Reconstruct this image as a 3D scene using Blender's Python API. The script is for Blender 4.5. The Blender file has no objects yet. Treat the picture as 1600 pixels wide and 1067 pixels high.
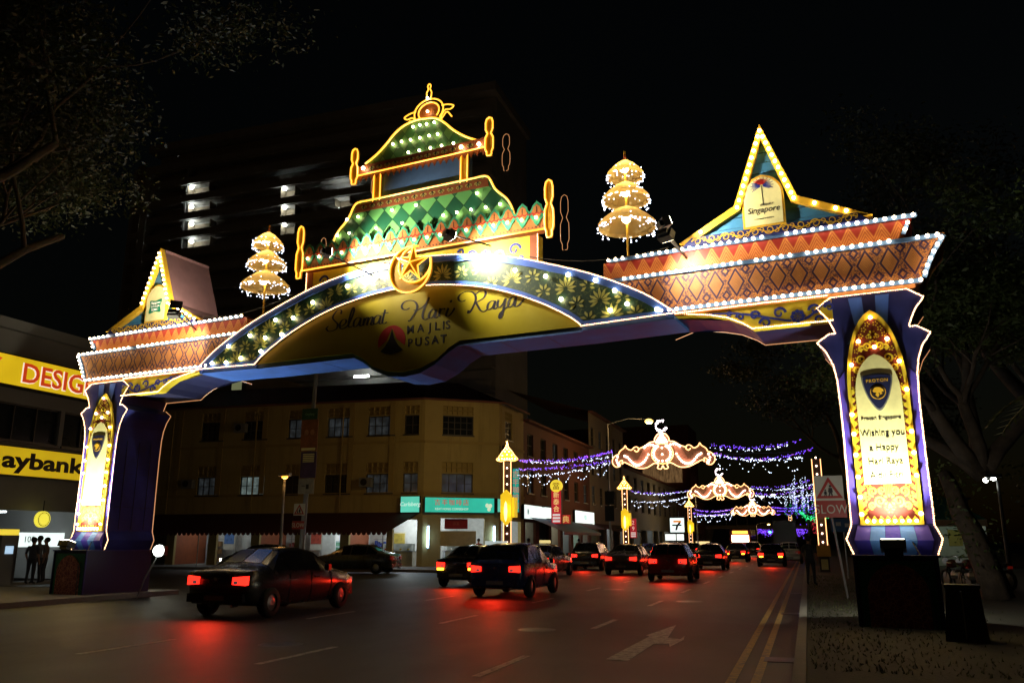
import bpy, bmesh, math, random
from mathutils import Vector, Matrix
random.seed(7)
R = math.radians
PI = math.pi
S = bpy.context.scene
COL = S.collection

# ------------------------------------------------------------------ camera, sky, exposure
CAM_F, CAM_PITCH, CAM_H = 1290.0, R(13.6), 1.6
CAM_YAW = math.atan(462 / (CAM_F * math.cos(CAM_PITCH) + CAM_F * math.tan(CAM_PITCH) * math.sin(CAM_PITCH)))
cd = bpy.data.cameras.new('camera'); cam = bpy.data.objects.new('camera', cd); COL.objects.link(cam)
cam.location = (0, 0, CAM_H); cam.rotation_euler = (PI / 2 + CAM_PITCH, 0, CAM_YAW)
cd.sensor_fit = 'HORIZONTAL'; cd.sensor_width = 36; cd.lens = 36 * CAM_F / 1600
cd.clip_start = 0.1; cd.clip_end = 2000
S.camera = cam
W = bpy.data.worlds.new('World'); S.world = W; W.use_nodes = True
wn = W.node_tree; bgn = wn.nodes['Background']
sky = wn.nodes.new('ShaderNodeTexSky'); sky.sky_type = 'NISHITA'; sky.sun_disc = False
sky.sun_elevation = R(2); sky.sun_rotation = R(200)
wn.links.new(sky.outputs[0], bgn.inputs[0]); bgn.inputs[1].default_value = 0.0013
S.view_settings.view_transform = 'Standard'; S.view_settings.look = 'None'
S.view_settings.exposure = 0; S.view_settings.gamma = 1; S.view_settings.use_curve_mapping = False
S.render.engine = 'CYCLES'
cy = S.cycles
cy.max_bounces = 5; cy.diffuse_bounces = 3; cy.glossy_bounces = 3; cy.transmission_bounces = 4
cy.sample_clamp_indirect = 3.0; cy.sample_clamp_direct = 0; cy.caustics_reflective = False; cy.caustics_refractive = False
cy.use_light_tree = True
try:
    cy.use_denoising = True; cy.denoiser = 'OPENIMAGEDENOISE'
except Exception: pass

# ------------------------------------------------------------------ site survey: sight lines to points on walls, ground and the gate
FW = Vector((-math.sin(CAM_YAW) * math.cos(CAM_PITCH), math.cos(CAM_YAW) * math.cos(CAM_PITCH), math.sin(CAM_PITCH)))
RT = Vector((math.cos(CAM_YAW), math.sin(CAM_YAW), 0)); UP = RT.cross(FW); CC = Vector((0, 0, CAM_H))
def ray(x, y): return RT * (x - 800) + UP * (533.5 - y) + FW * CAM_F
def atY(x, y, Y): d = ray(x, y); return CC + d * (Y / d.y)
def atX(x, y, X): d = ray(x, y); return CC + d * (X / d.x)
def atZ(x, y, Z=0): d = ray(x, y); return CC + d * ((Z - CAM_H) / d.z)
G_ROT = R(-6.5)
GU = Vector((math.cos(G_ROT), math.sin(G_ROT), 0)); GV = Vector((-math.sin(G_ROT), math.cos(G_ROT), 0))
GO = Vector((1.52, 17.3, 0)) - GU * 10.94
def G(x, y, v=0.0):                       # gate coordinates (u, z) of a sight line at depth v
    d = ray(x, y); t = ((GO - CC).dot(GV) + v) / d.dot(GV); P = CC + d * t - GO
    return (P.dot(GU), P.z)
def GL(pts, v=0.0): return [G(x, y, v) for x, y in pts]
def zm(x0, y0, k): return lambda pts: [(x0 + a * k, y0 + b * k) for a, b in pts]
Z1 = zm(440, 140, .2999); Z2 = zm(920, 180, .3562); Z4 = zm(300, 380, .25); Z5 = zm(600, 380, .3125)
Z6 = zm(1240, 440, .1687); ZP = zm(1300, 560, .2812); ZA = zm(940, 640, .15)

# ------------------------------------------------------------------ mesh builder
class MB:
    def __init__(s): s.v = []; s.f = []; s.m = []
    def add(s, vs, fs, m=0):
        o = len(s.v); s.v += [tuple(p) for p in vs]
        for f in fs: s.f.append([i + o for i in f]); s.m.append(m)
        return s
    def box(s, x0, x1, y0, y1, z0, z1, m=0):
        return s.add([(x0,y0,z0),(x1,y0,z0),(x1,y1,z0),(x0,y1,z0),(x0,y0,z1),(x1,y0,z1),(x1,y1,z1),(x0,y1,z1)],
                     [(0,3,2,1),(4,5,6,7),(0,1,5,4),(1,2,6,5),(2,3,7,6),(3,0,4,7)], m)
    def prism(s, poly, y0, y1, m=0, ms=None):  # polygon in (x,z) pushed along y
        n = len(poly); a = sum(poly[i][0]*poly[(i+1)%n][1]-poly[(i+1)%n][0]*poly[i][1] for i in range(n))
        if a < 0: poly = poly[::-1]
        s.add([(p[0], y0, p[1]) for p in poly] + [(p[0], y1, p[1]) for p in poly], [list(range(n)), list(range(2*n-1, n-1, -1))], m)
        o = len(s.v) - 2*n
        for i in range(n):
            j = (i+1) % n; s.f.append([o+j, o+i, o+n+i, o+n+j]); s.m.append(m if ms is None else ms)
        return s
    def tube(s, pts, r, n=5, m=0, closed=False):
        P = [Vector(p) for p in pts]; N = len(P)
        if N < 2: return s
        vs = []; up0 = None
        for i in range(N):
            a = P[i-1] if (i or closed) else P[i]; b = P[(i+1) % N] if (i < N-1 or closed) else P[i]
            t = (b - a); t = t.normalized() if t.length > 1e-9 else Vector((0,0,1))
            ref = Vector((0,0,1)) if abs(t.z) < .9 else Vector((1,0,0))
            if up0 is not None:
                q = up0 - t * up0.dot(t)
                if q.length > .2: ref = q
            e1 = (ref - t * ref.dot(t)).normalized(); e2 = t.cross(e1); up0 = e1
            rr = r[i] if isinstance(r, (list, tuple)) else r
            for k in range(n):
                an = 2*PI*k/n; vs.append(P[i] + e1*math.cos(an)*rr + e2*math.sin(an)*rr)
        fs = []
        for i in range(N if closed else N-1):
            j = (i+1) % N
            for k in range(n): fs.append((i*n+k, i*n+(k+1)%n, j*n+(k+1)%n, j*n+k))
        if not closed: fs += [tuple(range(n-1,-1,-1)), tuple((N-1)*n+k for k in range(n))]
        return s.add(vs, fs, m)
    def octa(s, c, r, m=0):
        x,y,z = c
        return s.add([(x+r,y,z),(x-r,y,z),(x,y+r,z),(x,y-r,z),(x,y,z+r),(x,y,z-r)],
                     [(0,2,4),(2,1,4),(1,3,4),(3,0,4),(2,0,5),(1,2,5),(3,1,5),(0,3,5)], m)
    def ball(s, c, r, m=0, seg=8, rings=5, sc=(1,1,1)):
        vs = [(c[0], c[1], c[2]+r*sc[2])]
        for i in range(1, rings):
            t = PI*i/rings
            for k in range(seg):
                a = 2*PI*k/seg; vs.append((c[0]+r*sc[0]*math.sin(t)*math.cos(a), c[1]+r*sc[1]*math.sin(t)*math.sin(a), c[2]+r*sc[2]*math.cos(t)))
        vs.append((c[0], c[1], c[2]-r*sc[2])); L = len(vs)-1; fs = []
        for k in range(seg):
            fs.append((0, 1+k, 1+(k+1)%seg)); b = 1+(rings-2)*seg; fs.append((L, b+(k+1)%seg, b+k))
        for i in range(rings-2):
            for k in range(seg):
                a = 1+i*seg; fs.append((a+k, a+seg+k, a+seg+(k+1)%seg, a+(k+1)%seg))
        return s.add(vs, fs, m)
    def lathe(s, prof, c=(0,0,0), seg=16, m=0):   # profile of (r,z)
        vs = []
        for r, z in prof:
            for k in range(seg):
                a = 2*PI*k/seg; vs.append((c[0]+r*math.cos(a), c[1]+r*math.sin(a), c[2]+z))
        fs = []
        for i in range(len(prof)-1):
            for k in range(seg): fs.append((i*seg+k, i*seg+(k+1)%seg, (i+1)*seg+(k+1)%seg, (i+1)*seg+k))
        return s.add(vs, fs, m)
    def ribbon(s, pts, w, y, m=0, t=.006):        # flat strip in the x-z plane, front face at y, slightly proud
        n = len(pts); L = []; Rr = []
        for i in range(n):
            a = pts[max(i-1,0)]; b = pts[min(i+1,n-1)]; dx, dz = b[0]-a[0], b[1]-a[1]; l = math.hypot(dx,dz) or 1
            ww = (w(i/(n-1)) if callable(w) else w)/2; nx, nz = -dz/l*ww, dx/l*ww
            L.append((pts[i][0]+nx, pts[i][1]+nz)); Rr.append((pts[i][0]-nx, pts[i][1]-nz))
        vs = [(p[0], y, p[1]) for p in L] + [(p[0], y, p[1]) for p in Rr] + [(p[0], y+t, p[1]) for p in L] + [(p[0], y+t, p[1]) for p in Rr]
        fs = []
        for i in range(n-1):
            fs += [(i, n+i, n+i+1, i+1), (2*n+i, i, i+1, 2*n+i+1), (n+i, 3*n+i, 3*n+i+1, n+i+1)]
        return s.add(vs, fs, m)
    def xf(s, M):
        s.v = [tuple(M @ Vector(p)) for p in s.v]; return s
    def mesh(s, name, mats, smooth=False):
        me = bpy.data.meshes.new(name); me.from_pydata(s.v, [], s.f)
        for m in (mats if isinstance(mats, (list, tuple)) else [mats]): me.materials.append(m)
        if any(s.m): me.polygons.foreach_set('material_index', s.m)
        if smooth: me.polygons.foreach_set('use_smooth', [True]*len(me.polygons))
        me.update(); return me
    def build(s, name, mats, parent=None, smooth=False, loc=None, rz=None):
        return link(name, s.mesh(name, mats, smooth), parent, loc, rz)
def link(name, me, parent=None, loc=None, rz=None):
    o = bpy.data.objects.new(name, me); COL.objects.link(o)
    if parent is not None: o.parent = parent
    if loc is not None: o.location = loc
    if rz is not None: o.rotation_euler.z = rz
    return o
def tag(o, label=None, cat=None, group=None, kind=None):
    if label: o['label'] = label
    if cat: o['category'] = cat
    if group: o['group'] = group
    if kind: o['kind'] = kind
    return o
def thing(name, label, cat, loc=(0,0,0), rz=0, group=None):
    o = bpy.data.objects.new(name, None); COL.objects.link(o); o.location = loc; o.rotation_euler.z = rz
    return tag(o, label, cat, group)
def copy_tree(o, parent=None):
    c = o.copy(); COL.objects.link(c)
    if parent is not None: c.parent = parent
    for ch in KIDS.get(o.name, []) or [x for x in bpy.data.objects if x.parent == o]: copy_tree(ch, c)
    return c
KIDS = {}
def dup(o, label, loc, rz=None):
    c = copy_tree(o); c.location = loc
    if rz is not None: c.rotation_euler.z = rz
    c['label'] = label
    return c
def smoothline(pts, n=8, closed=False):   # Catmull-Rom
    out = []; N = len(pts); P = [Vector(p) for p in pts]
    for i in range(N if closed else N-1):
        p0 = P[(i-1) % N] if (i or closed) else P[0]*2-P[1]; p1 = P[i]; p2 = P[(i+1) % N]
        p3 = P[(i+2) % N] if (i+2 < N or closed) else P[-1]*2-P[-2]
        for k in range(n):
            t = k/n; out.append(tuple(.5*((2*p1)+(p2-p0)*t+(2*p0-5*p1+4*p2-p3)*t*t+(3*p1-p0-3*p2+p3)*t**3)))
    if not closed: out.append(tuple(P[-1]))
    return out
def resample(pts, step, closed=False):
    P = [Vector(p) for p in pts] + ([Vector(pts[0])] if closed else []); out = [tuple(P[0])]; acc = 0
    for a, b in zip(P, P[1:]):
        L = (b-a).length; t = step-acc
        while t <= L and L > 1e-9: out.append(tuple(a+(b-a)*(t/L))); t += step
        acc = L-(t-step)
    return out
def p3(pts, v): return [(p[0], v, p[1]) for p in pts]
def mir(pts): return [(-p[0],)+tuple(p[1:]) for p in pts]

# ------------------------------------------------------------------ materials
class X:                                   # little arithmetic on shader sockets
    def __init__(s, nt, k): s.nt, s.k = nt, k
    def op(s, o, b=None, c=None):
        n = s.nt.nodes.new('ShaderNodeMath'); n.operation = o
        for i, q in enumerate((s, b, c)):
            if q is None: continue
            if isinstance(q, X): s.nt.links.new(q.k, n.inputs[i])
            else: n.inputs[i].default_value = q
        return X(s.nt, n.outputs[0])
    def __add__(s, b): return s.op('ADD', b)
    def __sub__(s, b): return s.op('SUBTRACT', b)
    def __mul__(s, b): return s.op('MULTIPLY', b)
    def abs(s): return s.op('ABSOLUTE')
    def fract(s): return s.op('FRACT')
    def floor(s): return s.op('FLOOR')
    def lt(s, b): return s.op('LESS_THAN', b)
    def gt(s, b): return s.op('GREATER_THAN', b)
    def max(s, b): return s.op('MAXIMUM', b)
    def min(s, b): return s.op('MINIMUM', b)
    def tri(s): return ((s.fract() - .5).abs()) * 2.0
def newmat(name):
    m = bpy.data.materials.new(name); m.use_nodes = True; nt = m.node_tree
    return m, nt, nt.nodes['Principled BSDF']
def coords(nt):
    t = nt.nodes.new('ShaderNodeTexCoord'); sp = nt.nodes.new('ShaderNodeSeparateXYZ'); nt.links.new(t.outputs['Object'], sp.inputs[0])
    return X(nt, sp.outputs[0]), X(nt, sp.outputs[1]), X(nt, sp.outputs[2]), t.outputs['Object']
def colmix(nt, fac, a, b):
    n = nt.nodes.new('ShaderNodeMix'); n.data_type = 'RGBA'
    for s_, q in ((0, fac), (6, a), (7, b)):
        if isinstance(q, X): nt.links.new(q.k, n.inputs[s_])
        elif isinstance(q, (int, float)): n.inputs[s_].default_value = q
        elif isinstance(q, tuple): n.inputs[s_].default_value = (*q, 1)
        else: nt.links.new(q, n.inputs[s_])
    return n.outputs[2]
def noise(nt, vec, scale, detail=3, rough=.6):
    n = nt.nodes.new('ShaderNodeTexNoise'); n.inputs['Scale'].default_value = scale; n.inputs['Detail'].default_value = detail
    n.inputs['Roughness'].default_value = rough; nt.links.new(vec, n.inputs['Vector']); return X(nt, n.outputs[0])
def voro(nt, vec, scale, feat='F1'):
    n = nt.nodes.new('ShaderNodeTexVoronoi'); n.feature = feat; n.inputs['Scale'].default_value = scale
    nt.links.new(vec, n.inputs['Vector']); return X(nt, n.outputs['Distance'])
def bump(nt, b, h, strength=.3, dist=.02):
    n = nt.nodes.new('ShaderNodeBump'); n.inputs['Strength'].default_value = strength; n.inputs['Distance'].default_value = dist
    nt.links.new(h.k, n.inputs['Height']); nt.links.new(n.outputs[0], b.inputs['Normal'])
def paint(name, c, rough=.5, metal=0, var=.18, scale=3., spec=.4, bmp=.0, bscale=60):
    m, nt, b = newmat(name); x, y, z, v = coords(nt)
    n1 = noise(nt, v, scale, 5, .65)
    col = colmix(nt, (n1 - .35) * 2.2, tuple(q*(1-var) for q in c), tuple(min(1, q*(1+var*.6)) for q in c))
    nt.links.new(col, b.inputs['Base Color']); b.inputs['Metallic'].default_value = metal
    b.inputs['Specular IOR Level'].default_value = spec
    rr = n1 * .25 + (rough - .12); nt.links.new(rr.k, b.inputs['Roughness'])
    if bmp: bump(nt, b, noise(nt, v, bscale, 3), bmp)
    return m
def glow(name, c, s, base=(.8,.8,.8), sample=True):
    m, nt, b = newmat(name); b.inputs['Base Color'].default_value = (*base, 1)
    b.inputs['Emission Color'].default_value = (*c, 1); b.inputs['Emission Strength'].default_value = s
    b.inputs['Roughness'].default_value = .4
    if not sample: m.cycles.emission_sampling = 'NONE'
    return m
M = {}
M['bulb'] = glow('warm_bulb_glass', (1, .74, .42), 26)
M['bulb_big'] = glow('big_bulb_glass', (1, .80, .45), 34)
M['bulb_red'] = glow('amber_bulb_glass', (1, .55, .22), 30)
M['rope'] = glow('warm_rope_light', (1, .52, .24), 6.0)
M['rope_dim'] = glow('dim_rope_light', (1, .42, .16), .8, sample=False)
M['rope_gold'] = glow('gold_rope_light', (1, .42, .03), 2.3)
M['rope_far'] = glow('amber_rope_light', (1, .44, .16), 3.0, sample=False)
M['bulb_far'] = glow('pink_white_bulb', (1, .62, .45), 9, sample=False)
M['fairy_white'] = glow('cool_white_fairy_bulb', (.66, .76, 1), 3.8, sample=False)
M['fairy_bright'] = glow('bright_white_fairy_bulb', (.74, .80, 1), 7, sample=False)
M['fairy_purple'] = glow('purple_fairy_bulb', (.19, .05, 1), 2.5, sample=False)
M['fairy_magenta'] = glow('magenta_fairy_bulb', (.62, .08, .95), 1.6, sample=False)
M['fairy_green'] = glow('green_fairy_bulb', (.02, 1, .25), 1.2, sample=False)
M['fairy_red'] = glow('red_fairy_bulb', (1, .02, .06), .8, sample=False)
M['wire'] = paint('black_wire', (.02, .02, .02))
M['navy'] = paint('navy_board', (.016, .022, .16), .5, var=.4, scale=1.6)
M['navy_dark'] = paint('dark_navy_board', (.010, .014, .07), .5)
M['violet'] = paint('violet_blue_board', (.075, .055, .50), .45)
M['sky'] = paint('sky_blue_board', (.10, .26, .74), .5)
M['stripe'] = paint('bright_blue_stripe', (.06, .15, .62), .45)
M['steel_blue'] = paint('slate_blue_panel', (.08, .17, .38), .5)
M['soffit'] = paint('pale_blue_soffit', (.05, .16, .52), .6, var=.3, scale=1.2)
M['gold'] = paint('gold_yellow_board', (.80, .47, .035), .45)
M['yellow'] = paint('lemon_yellow_board', (.78, .62, .045), .5)
M['cream'] = paint('pale_yellow_board', (.86, .82, .42), .5)
M['board'] = paint('mustard_sign_board', (.38,.32,.014), .4, var=.08)
M['ink'] = paint('dark_ink', (.012, .010, .02), .5)
M['scroll_blue'] = paint('royal_blue_print', (.025, .04, .30), .5)
M['brown'] = paint('red_brown_board', (.30, .085, .035), .5)
M['maroon'] = paint('maroon_board', (.14, .018, .012), .5)
M['orange'] = paint('orange_board', (.58, .21, .06), .5)
M['teal'] = paint('teal_green_print', (.05, .38, .22), .5)
M['red'] = paint('red_print', (.50, .02, .02), .5)
M['white'] = paint('white_print', (.8, .8, .76), .5, var=.05)
M['green_print'] = paint('green_print', (.01, .19, .11), .5)
M['leaf_print'] = paint('pale_olive_print', (.46, .46, .13), .5)
M['black'] = paint('black_metal', (.012, .012, .013), .4)
M['roof_plum'] = paint('plum_brown_roofing', (.22, .12, .13), .7)
M['galv'] = paint('galvanised_steel', (.30, .31, .32), .45, metal=.6)
M['plank'] = paint('blue_plank', (.05, .22, .45), .5)

def pattern_songket():
    m, nt, b = newmat('songket_print'); u, y, z, v = coords(nt)
    q = u * (1/.43); a = q.tri(); zz = (z - 7.0) * (1/.235)
    d = a + zz.abs() * .62
    ring = (d - .78).abs().lt(.11)
    cx = ((u*(1/.43)+.5).tri()) + ((zz.abs()-1.15).abs()) * .9
    small = (cx - .36).abs().lt(.12)
    lat = ((d * 7.0).tri().lt(.30)) * d.lt(.62)
    lat2 = ((a - zz * .62) * 6.0).tri().lt(.28) * d.lt(.62)
    fil = voro(nt, v, 21, 'DISTANCE_TO_EDGE').lt(.075) * d.gt(.94)
    blot = noise(nt, v, 16, 2).gt(.56) * d.gt(.92) * cx.gt(.5)
    dark = ring.max(small).max(fil * .75).max(blot * .85).max((lat.max(lat2)) * .38)
    vary = noise(nt, v, 5, 4)
    org = colmix(nt, vary, (.40,.135,.028), (.64,.29,.07))
    nt.links.new(colmix(nt, dark, org, (.035,.012,.06)), b.inputs['Base Color']); b.inputs['Roughness'].default_value = .55
    return m
def pattern_redgold():
    m, nt, b = newmat('red_gold_print'); u, y, z, v = coords(nt)
    a = (u * (1/.31)).tri(); w = (z - 7.47) * (1/.30)
    t = a + (w * 1.0)
    gold = t.lt(1.42)
    lines = (t * 3.2).tri().lt(.42)
    cor = colmix(nt, lines, (.56,.20,.045), (.36,.075,.02))
    nt.links.new(colmix(nt, gold, (.30,.018,.010), cor), b.inputs['Base Color']); b.inputs['Roughness'].default_value = .5
    return m
def pattern_check(p, q, name, cols):
    m, nt, b = newmat(name); u, y, z, v = coords(nt)
    s1 = u*(1/p) + z*(1/q); s2 = u*(1/p) - z*(1/q)
    par = ((s1.floor() + s2.floor()) * .5).fract().gt(.25)
    e = (s1.fract() - .5).abs().max((s2.fract() - .5).abs())
    row = ((s1.floor()) * .5).fract().gt(.25)
    c1 = colmix(nt, noise(nt, v, 2.2, 3), cols[0], cols[1])
    c2 = colmix(nt, row, cols[2], cols[3])
    base = colmix(nt, par, c1, c2)
    edge = e.gt(.475)
    nt.links.new(colmix(nt, edge * .75, base, (.004,.02,.008)), b.inputs['Base Color']); b.inputs['Roughness'].default_value = .5
    return m
M['songket'] = pattern_songket(); M['redgold'] = pattern_redgold()
M['check'] = pattern_check(.56, .62, 'green_diamond_print', ((.12,.42,.12),(.17,.50,.17),(.010,.10,.05),(.015,.14,.07)))
M['check_small'] = pattern_check(.36, .52, 'green_scale_print', ((.09,.25,.06),(.13,.32,.09),(.03,.14,.035),(.05,.19,.05)))
def pattern_dark_green():
    m, nt, b = newmat('dark_green_print'); u, y, z, v = coords(nt)
    f = voro(nt, v, 9, 'DISTANCE_TO_EDGE').lt(.05) * noise(nt, v, 12, 2).gt(.52)
    nt.links.new(colmix(nt, f * .8, (.006,.035,.018), (.10,.14,.035)), b.inputs['Base Color']); b.inputs['Roughness'].default_value = .5
    return m
M['arch_green'] = pattern_dark_green()
def pattern_batik():
    m, nt, b = newmat('dark_batik_print'); u, y, z, v = coords(nt)
    f = voro(nt, v, 8, 'DISTANCE_TO_EDGE').lt(.045).max(voro(nt, v, 17, 'DISTANCE_TO_EDGE').lt(.06) * noise(nt, v, 7, 1).gt(.5))
    nt.links.new(colmix(nt, f, (.22,.03,.03), (.55,.18,.10)), b.inputs['Base Color']); b.inputs['Roughness'].default_value = .5
    return m
M['batik'] = pattern_batik()

def asphalt():
    m, nt, b = newmat('worn_asphalt'); x, y, z, v = coords(nt)
    n1 = noise(nt, v, .35, 5, .6); n2 = noise(nt, v, 70, 2, .7)
    mp = nt.nodes.new('ShaderNodeMapping'); mp.inputs['Scale'].default_value = (1.1, .03, 1); nt.links.new(v, mp.inputs[0])
    tr = noise(nt, mp.outputs[0], 1.2, 3, .5)         # wheel tracks along the lanes
    c = colmix(nt, n1, (.013,.0105,.0085), (.029,.024,.019))
    c = colmix(nt, (n2 - .5) * 1.9, c, (.11,.10,.09))
    c = colmix(nt, (tr - .5) * 1.3, c, (.022,.021,.02))
    pt = voro(nt, v, .11).lt(.22) * noise(nt, v, .09, 1).gt(.5); c = colmix(nt, pt * .55, c, (.014,.013,.013))
    oil = noise(nt, v, .55, 4, .7).gt(.64); c = colmix(nt, oil * .5, c, (.010,.010,.010))
    cr = voro(nt, v, .22, 'DISTANCE_TO_EDGE').lt(.004)
    c = colmix(nt, cr * .7, c, (.012,.012,.012))
    nt.links.new(c, b.inputs['Base Color'])
    r = n1 * .20 + .40; nt.links.new((r + (tr * .1)).k, b.inputs['Roughness'])
    b.inputs['Specular IOR Level'].default_value = .28; bump(nt, b, n2, .6, .014); return m
def ground_mat(name, c1, c2, scale, bs=.5):
    m, nt, b = newmat(name); x, y, z, v = coords(nt)
    n1 = noise(nt, v, scale, 6, .65); n2 = noise(nt, v, scale*14, 3)
    c = colmix(nt, n1, c1, c2); c = colmix(nt, (n2-.45)*1.2, c, tuple(q*.5 for q in c1)); nt.links.new(c, b.inputs['Base Color'])
    b.inputs['Roughness'].default_value = .9; bump(nt, b, n2, bs, .04); return m
def road_paint(name, c):
    m, nt, b = newmat(name); x, y, z, v = coords(nt)
    wear = noise(nt, v, 9, 5, .75)
    nt.links.new(colmix(nt, (wear - .42) * 4.5, c, tuple(q*.22 for q in (.3,.3,.3))), b.inputs['Base Color']); b.inputs['Roughness'].default_value = .6
    return m
M['asphalt'] = asphalt()
M['dirt'] = ground_mat('trodden_earth', (.022,.015,.009), (.045,.032,.02), .8)
M['turf'] = ground_mat('short_turf', (.007,.010,.004), (.016,.014,.007), 1.2)
M['paving'] = ground_mat('concrete_paving', (.16,.15,.14), (.26,.25,.23), .7, .2)
M['kerb'] = ground_mat('kerb_concrete', (.14,.135,.125), (.24,.23,.21), 2, .2)
M['line_white'] = road_paint('worn_white_road_paint', (.40,.39,.35))
M['line_yellow'] = road_paint('worn_yellow_road_paint', (.42,.25,.025))
M['grass'] = paint('grass_blade', (.060,.075,.026), .8)

# ------------------------------------------------------------------ writing
def text_mb(body, size, frame, mat=0, ex=.004, shear=0, spacing=1.0, align='CENTER', squash=1.0, bold=0):
    """frame(x, y, d) -> point; returns an MB with the letters as thin solids"""
    c = bpy.data.curves.new('lettering', 'FONT'); c.body = body; c.size = size; c.align_x = align; c.shear = shear
    c.space_character = spacing; c.extrude = ex; c.offset = bold*size; c.resolution_u = 3
    o = bpy.data.objects.new('lettering', c); COL.objects.link(o)
    me = bpy.data.meshes.new_from_object(o.evaluated_get(bpy.context.evaluated_depsgraph_get()))
    mb = MB(); mb.add([frame(v.co.x*squash, v.co.y, v.co.z) for v in me.vertices], [list(p.vertices) for p in me.polygons], mat)
    bpy.data.objects.remove(o); bpy.data.curves.remove(c); bpy.data.meshes.remove(me)
    return mb
def letters(body, size, s0, y, z, sx, par, mat, bold=0):   # one object per character, set out along x
    def right(t): return max(v[0] for v in text_mb(t, size, lambda p, q, d: (p, q, d), align='LEFT', bold=bold).v)
    for i, ch in enumerate(body):
        off = right(body[:i+1])-right(ch)
        text_mb(ch, size, lambda p, q, d: (s0+(p+off)*sx, y-d, z+q), align='LEFT', bold=bold).build('letter', mat, par)
def on_gate(u, v, z): return lambda x, y, d: (u + x, v - d, z + y)
def spiral(cx, cz, r0, r1, a0, a1, n=22):
    return [(cx + (r0+(r1-r0)*i/n)*math.cos(a0+(a1-a0)*i/n), cz + (r0+(r1-r0)*i/n)*math.sin(a0+(a1-a0)*i/n)) for i in range(n+1)]
def scroll_strip(mb, u0, u1, zc, h, y, w=.035, mod=.6, m=0):
    n = max(1, round((u1-u0)/mod)); L = (u1-u0)/n
    st = [(u0 + (u1-u0)*i/(n*14), zc + h*.34*math.sin(PI*i/14.)) for i in range(n*14+1)]
    mb.ribbon(st, w, y, m)
    for k in range(n):
        sgn = 1 if k % 2 == 0 else -1; c = u0 + L*(k+.5)
        mb.ribbon(spiral(c-.03, zc - sgn*h*.06, L*.34, L*.06, (PI*.95 if sgn > 0 else -PI*.95), (PI*.95 - sgn*2.6*PI if sgn > 0 else -PI*.95 + 2.6*PI)), lambda t: w*(1.1-.5*t), y, m)
        mb.ribbon(spiral(c+L*.36, zc + sgn*h*.22, L*.20, L*.04, -sgn*PI*.5, -sgn*PI*.5 + sgn*2.1*PI), lambda t: w*(.9-.4*t), y, m)
def rosette(mb, c, r, y, n=8, m=0, hole=.38, w=.5):
    for k in range(n):
        a = 2*PI*k/n; e = (math.cos(a), math.sin(a)); p = (-e[1], e[0])
        q = [(c[0]+e[0]*r*hole, c[1]+e[1]*r*hole), (c[0]+e[0]*r*.72+p[0]*r*w*.5, c[1]+e[1]*r*.72+p[1]*r*w*.5),
             (c[0]+e[0]*r, c[1]+e[1]*r), (c[0]+e[0]*r*.72-p[0]*r*w*.5, c[1]+e[1]*r*.72-p[1]*r*w*.5)]
        mb.prism(q, y, y+.006, m)

# ------------------------------------------------------------------ THE FESTIVE GATE
T = 1.6                                                     # depth of the gate, front face to rear face
gate = thing('festive_gate', 'huge illuminated festive gateway arch spanning the road with green tiered roof and blue pillars', 'gateway', GO, G_ROT)
BULBS = []                                                  # (u, v, z, kind)
def bulb_line(pts, step, v, kind='bulb', skip=0.0):
    for p in resample(pts, step):
        if random.random() >= skip: BULBS.append((p[0], v, p[1], kind))
def rope(name, pts, v, parent, mat='rope', r=.022, closed=False, label=None):
    if mat != 'rope': return MB().tube(p3(pts, v), r, 6, closed=closed).build(name, M[mat], parent, smooth=True)
    mb = MB().tube(p3(pts, v), .006, 4, 1, closed=closed)
    for q in resample(pts, .042, closed): mb.octa((q[0]+random.uniform(-.004,.004), v-.004, q[1]+random.uniform(-.004,.004)), .019)
    return mb.build(name, [M['rope'], M['rope_dim']], parent)

# --- pillars: traced on the right-hand one, made symmetrical, used twice
UC = 10.94
rt_out = [(1412,444),(1435,456),(1424,474),(1417,489),(1414,502),(1428,507),(1453,517),(1442,531),(1434,550),(1431,566),(1431,592),(1434,619),(1449,720),(1454,772),(1460,822),(1473,841),(1464,870)]
lf_out = [(1292,459),(1277,474),(1289,482),(1297,494),(1306,516),(1296,518),(1274,536),(1294,556),(1304,575),(1311,595),(1314,619),(1324.5,720),(1330.5,786),(1336,825),(1328,845),(1345,873)]
def pil_side():
    a = [(G(x, y)[0]-UC, G(x, y)[1]) for x, y in rt_out]
    key = [(.70,6.42),(.98,6.22),(.80,5.98),(.71,5.78),(.67,5.66),(.80,5.66),(1.03,5.50),(.87,5.28),(.77,5.02),(.72,4.72),(.71,4.40),(.70,4.1),(.70,3.0),(.71,2.35),(.71,1.90),(.82,1.64),(.70,1.33)]
    return key
side = pil_side()
pil_poly = side + [(-u, z) for u, z in side[::-1]]
def arch_panel(w, z0, zs, z1, n=10):                        # pointed arch outline: half width, foot, spring, apex
    rt_ = [(w, z0), (w, zs)]
    for i in range(1, n): t = i/n; rt_.append((w*math.cos(t*PI/2)**.78 if t < 1 else 0, zs + (z1-zs)*(math.sin(t*PI/2)*.55 + t*.45)))
    return rt_ + [(0, z1)] + [(-u, z) for u, z in rt_[::-1]]
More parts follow.
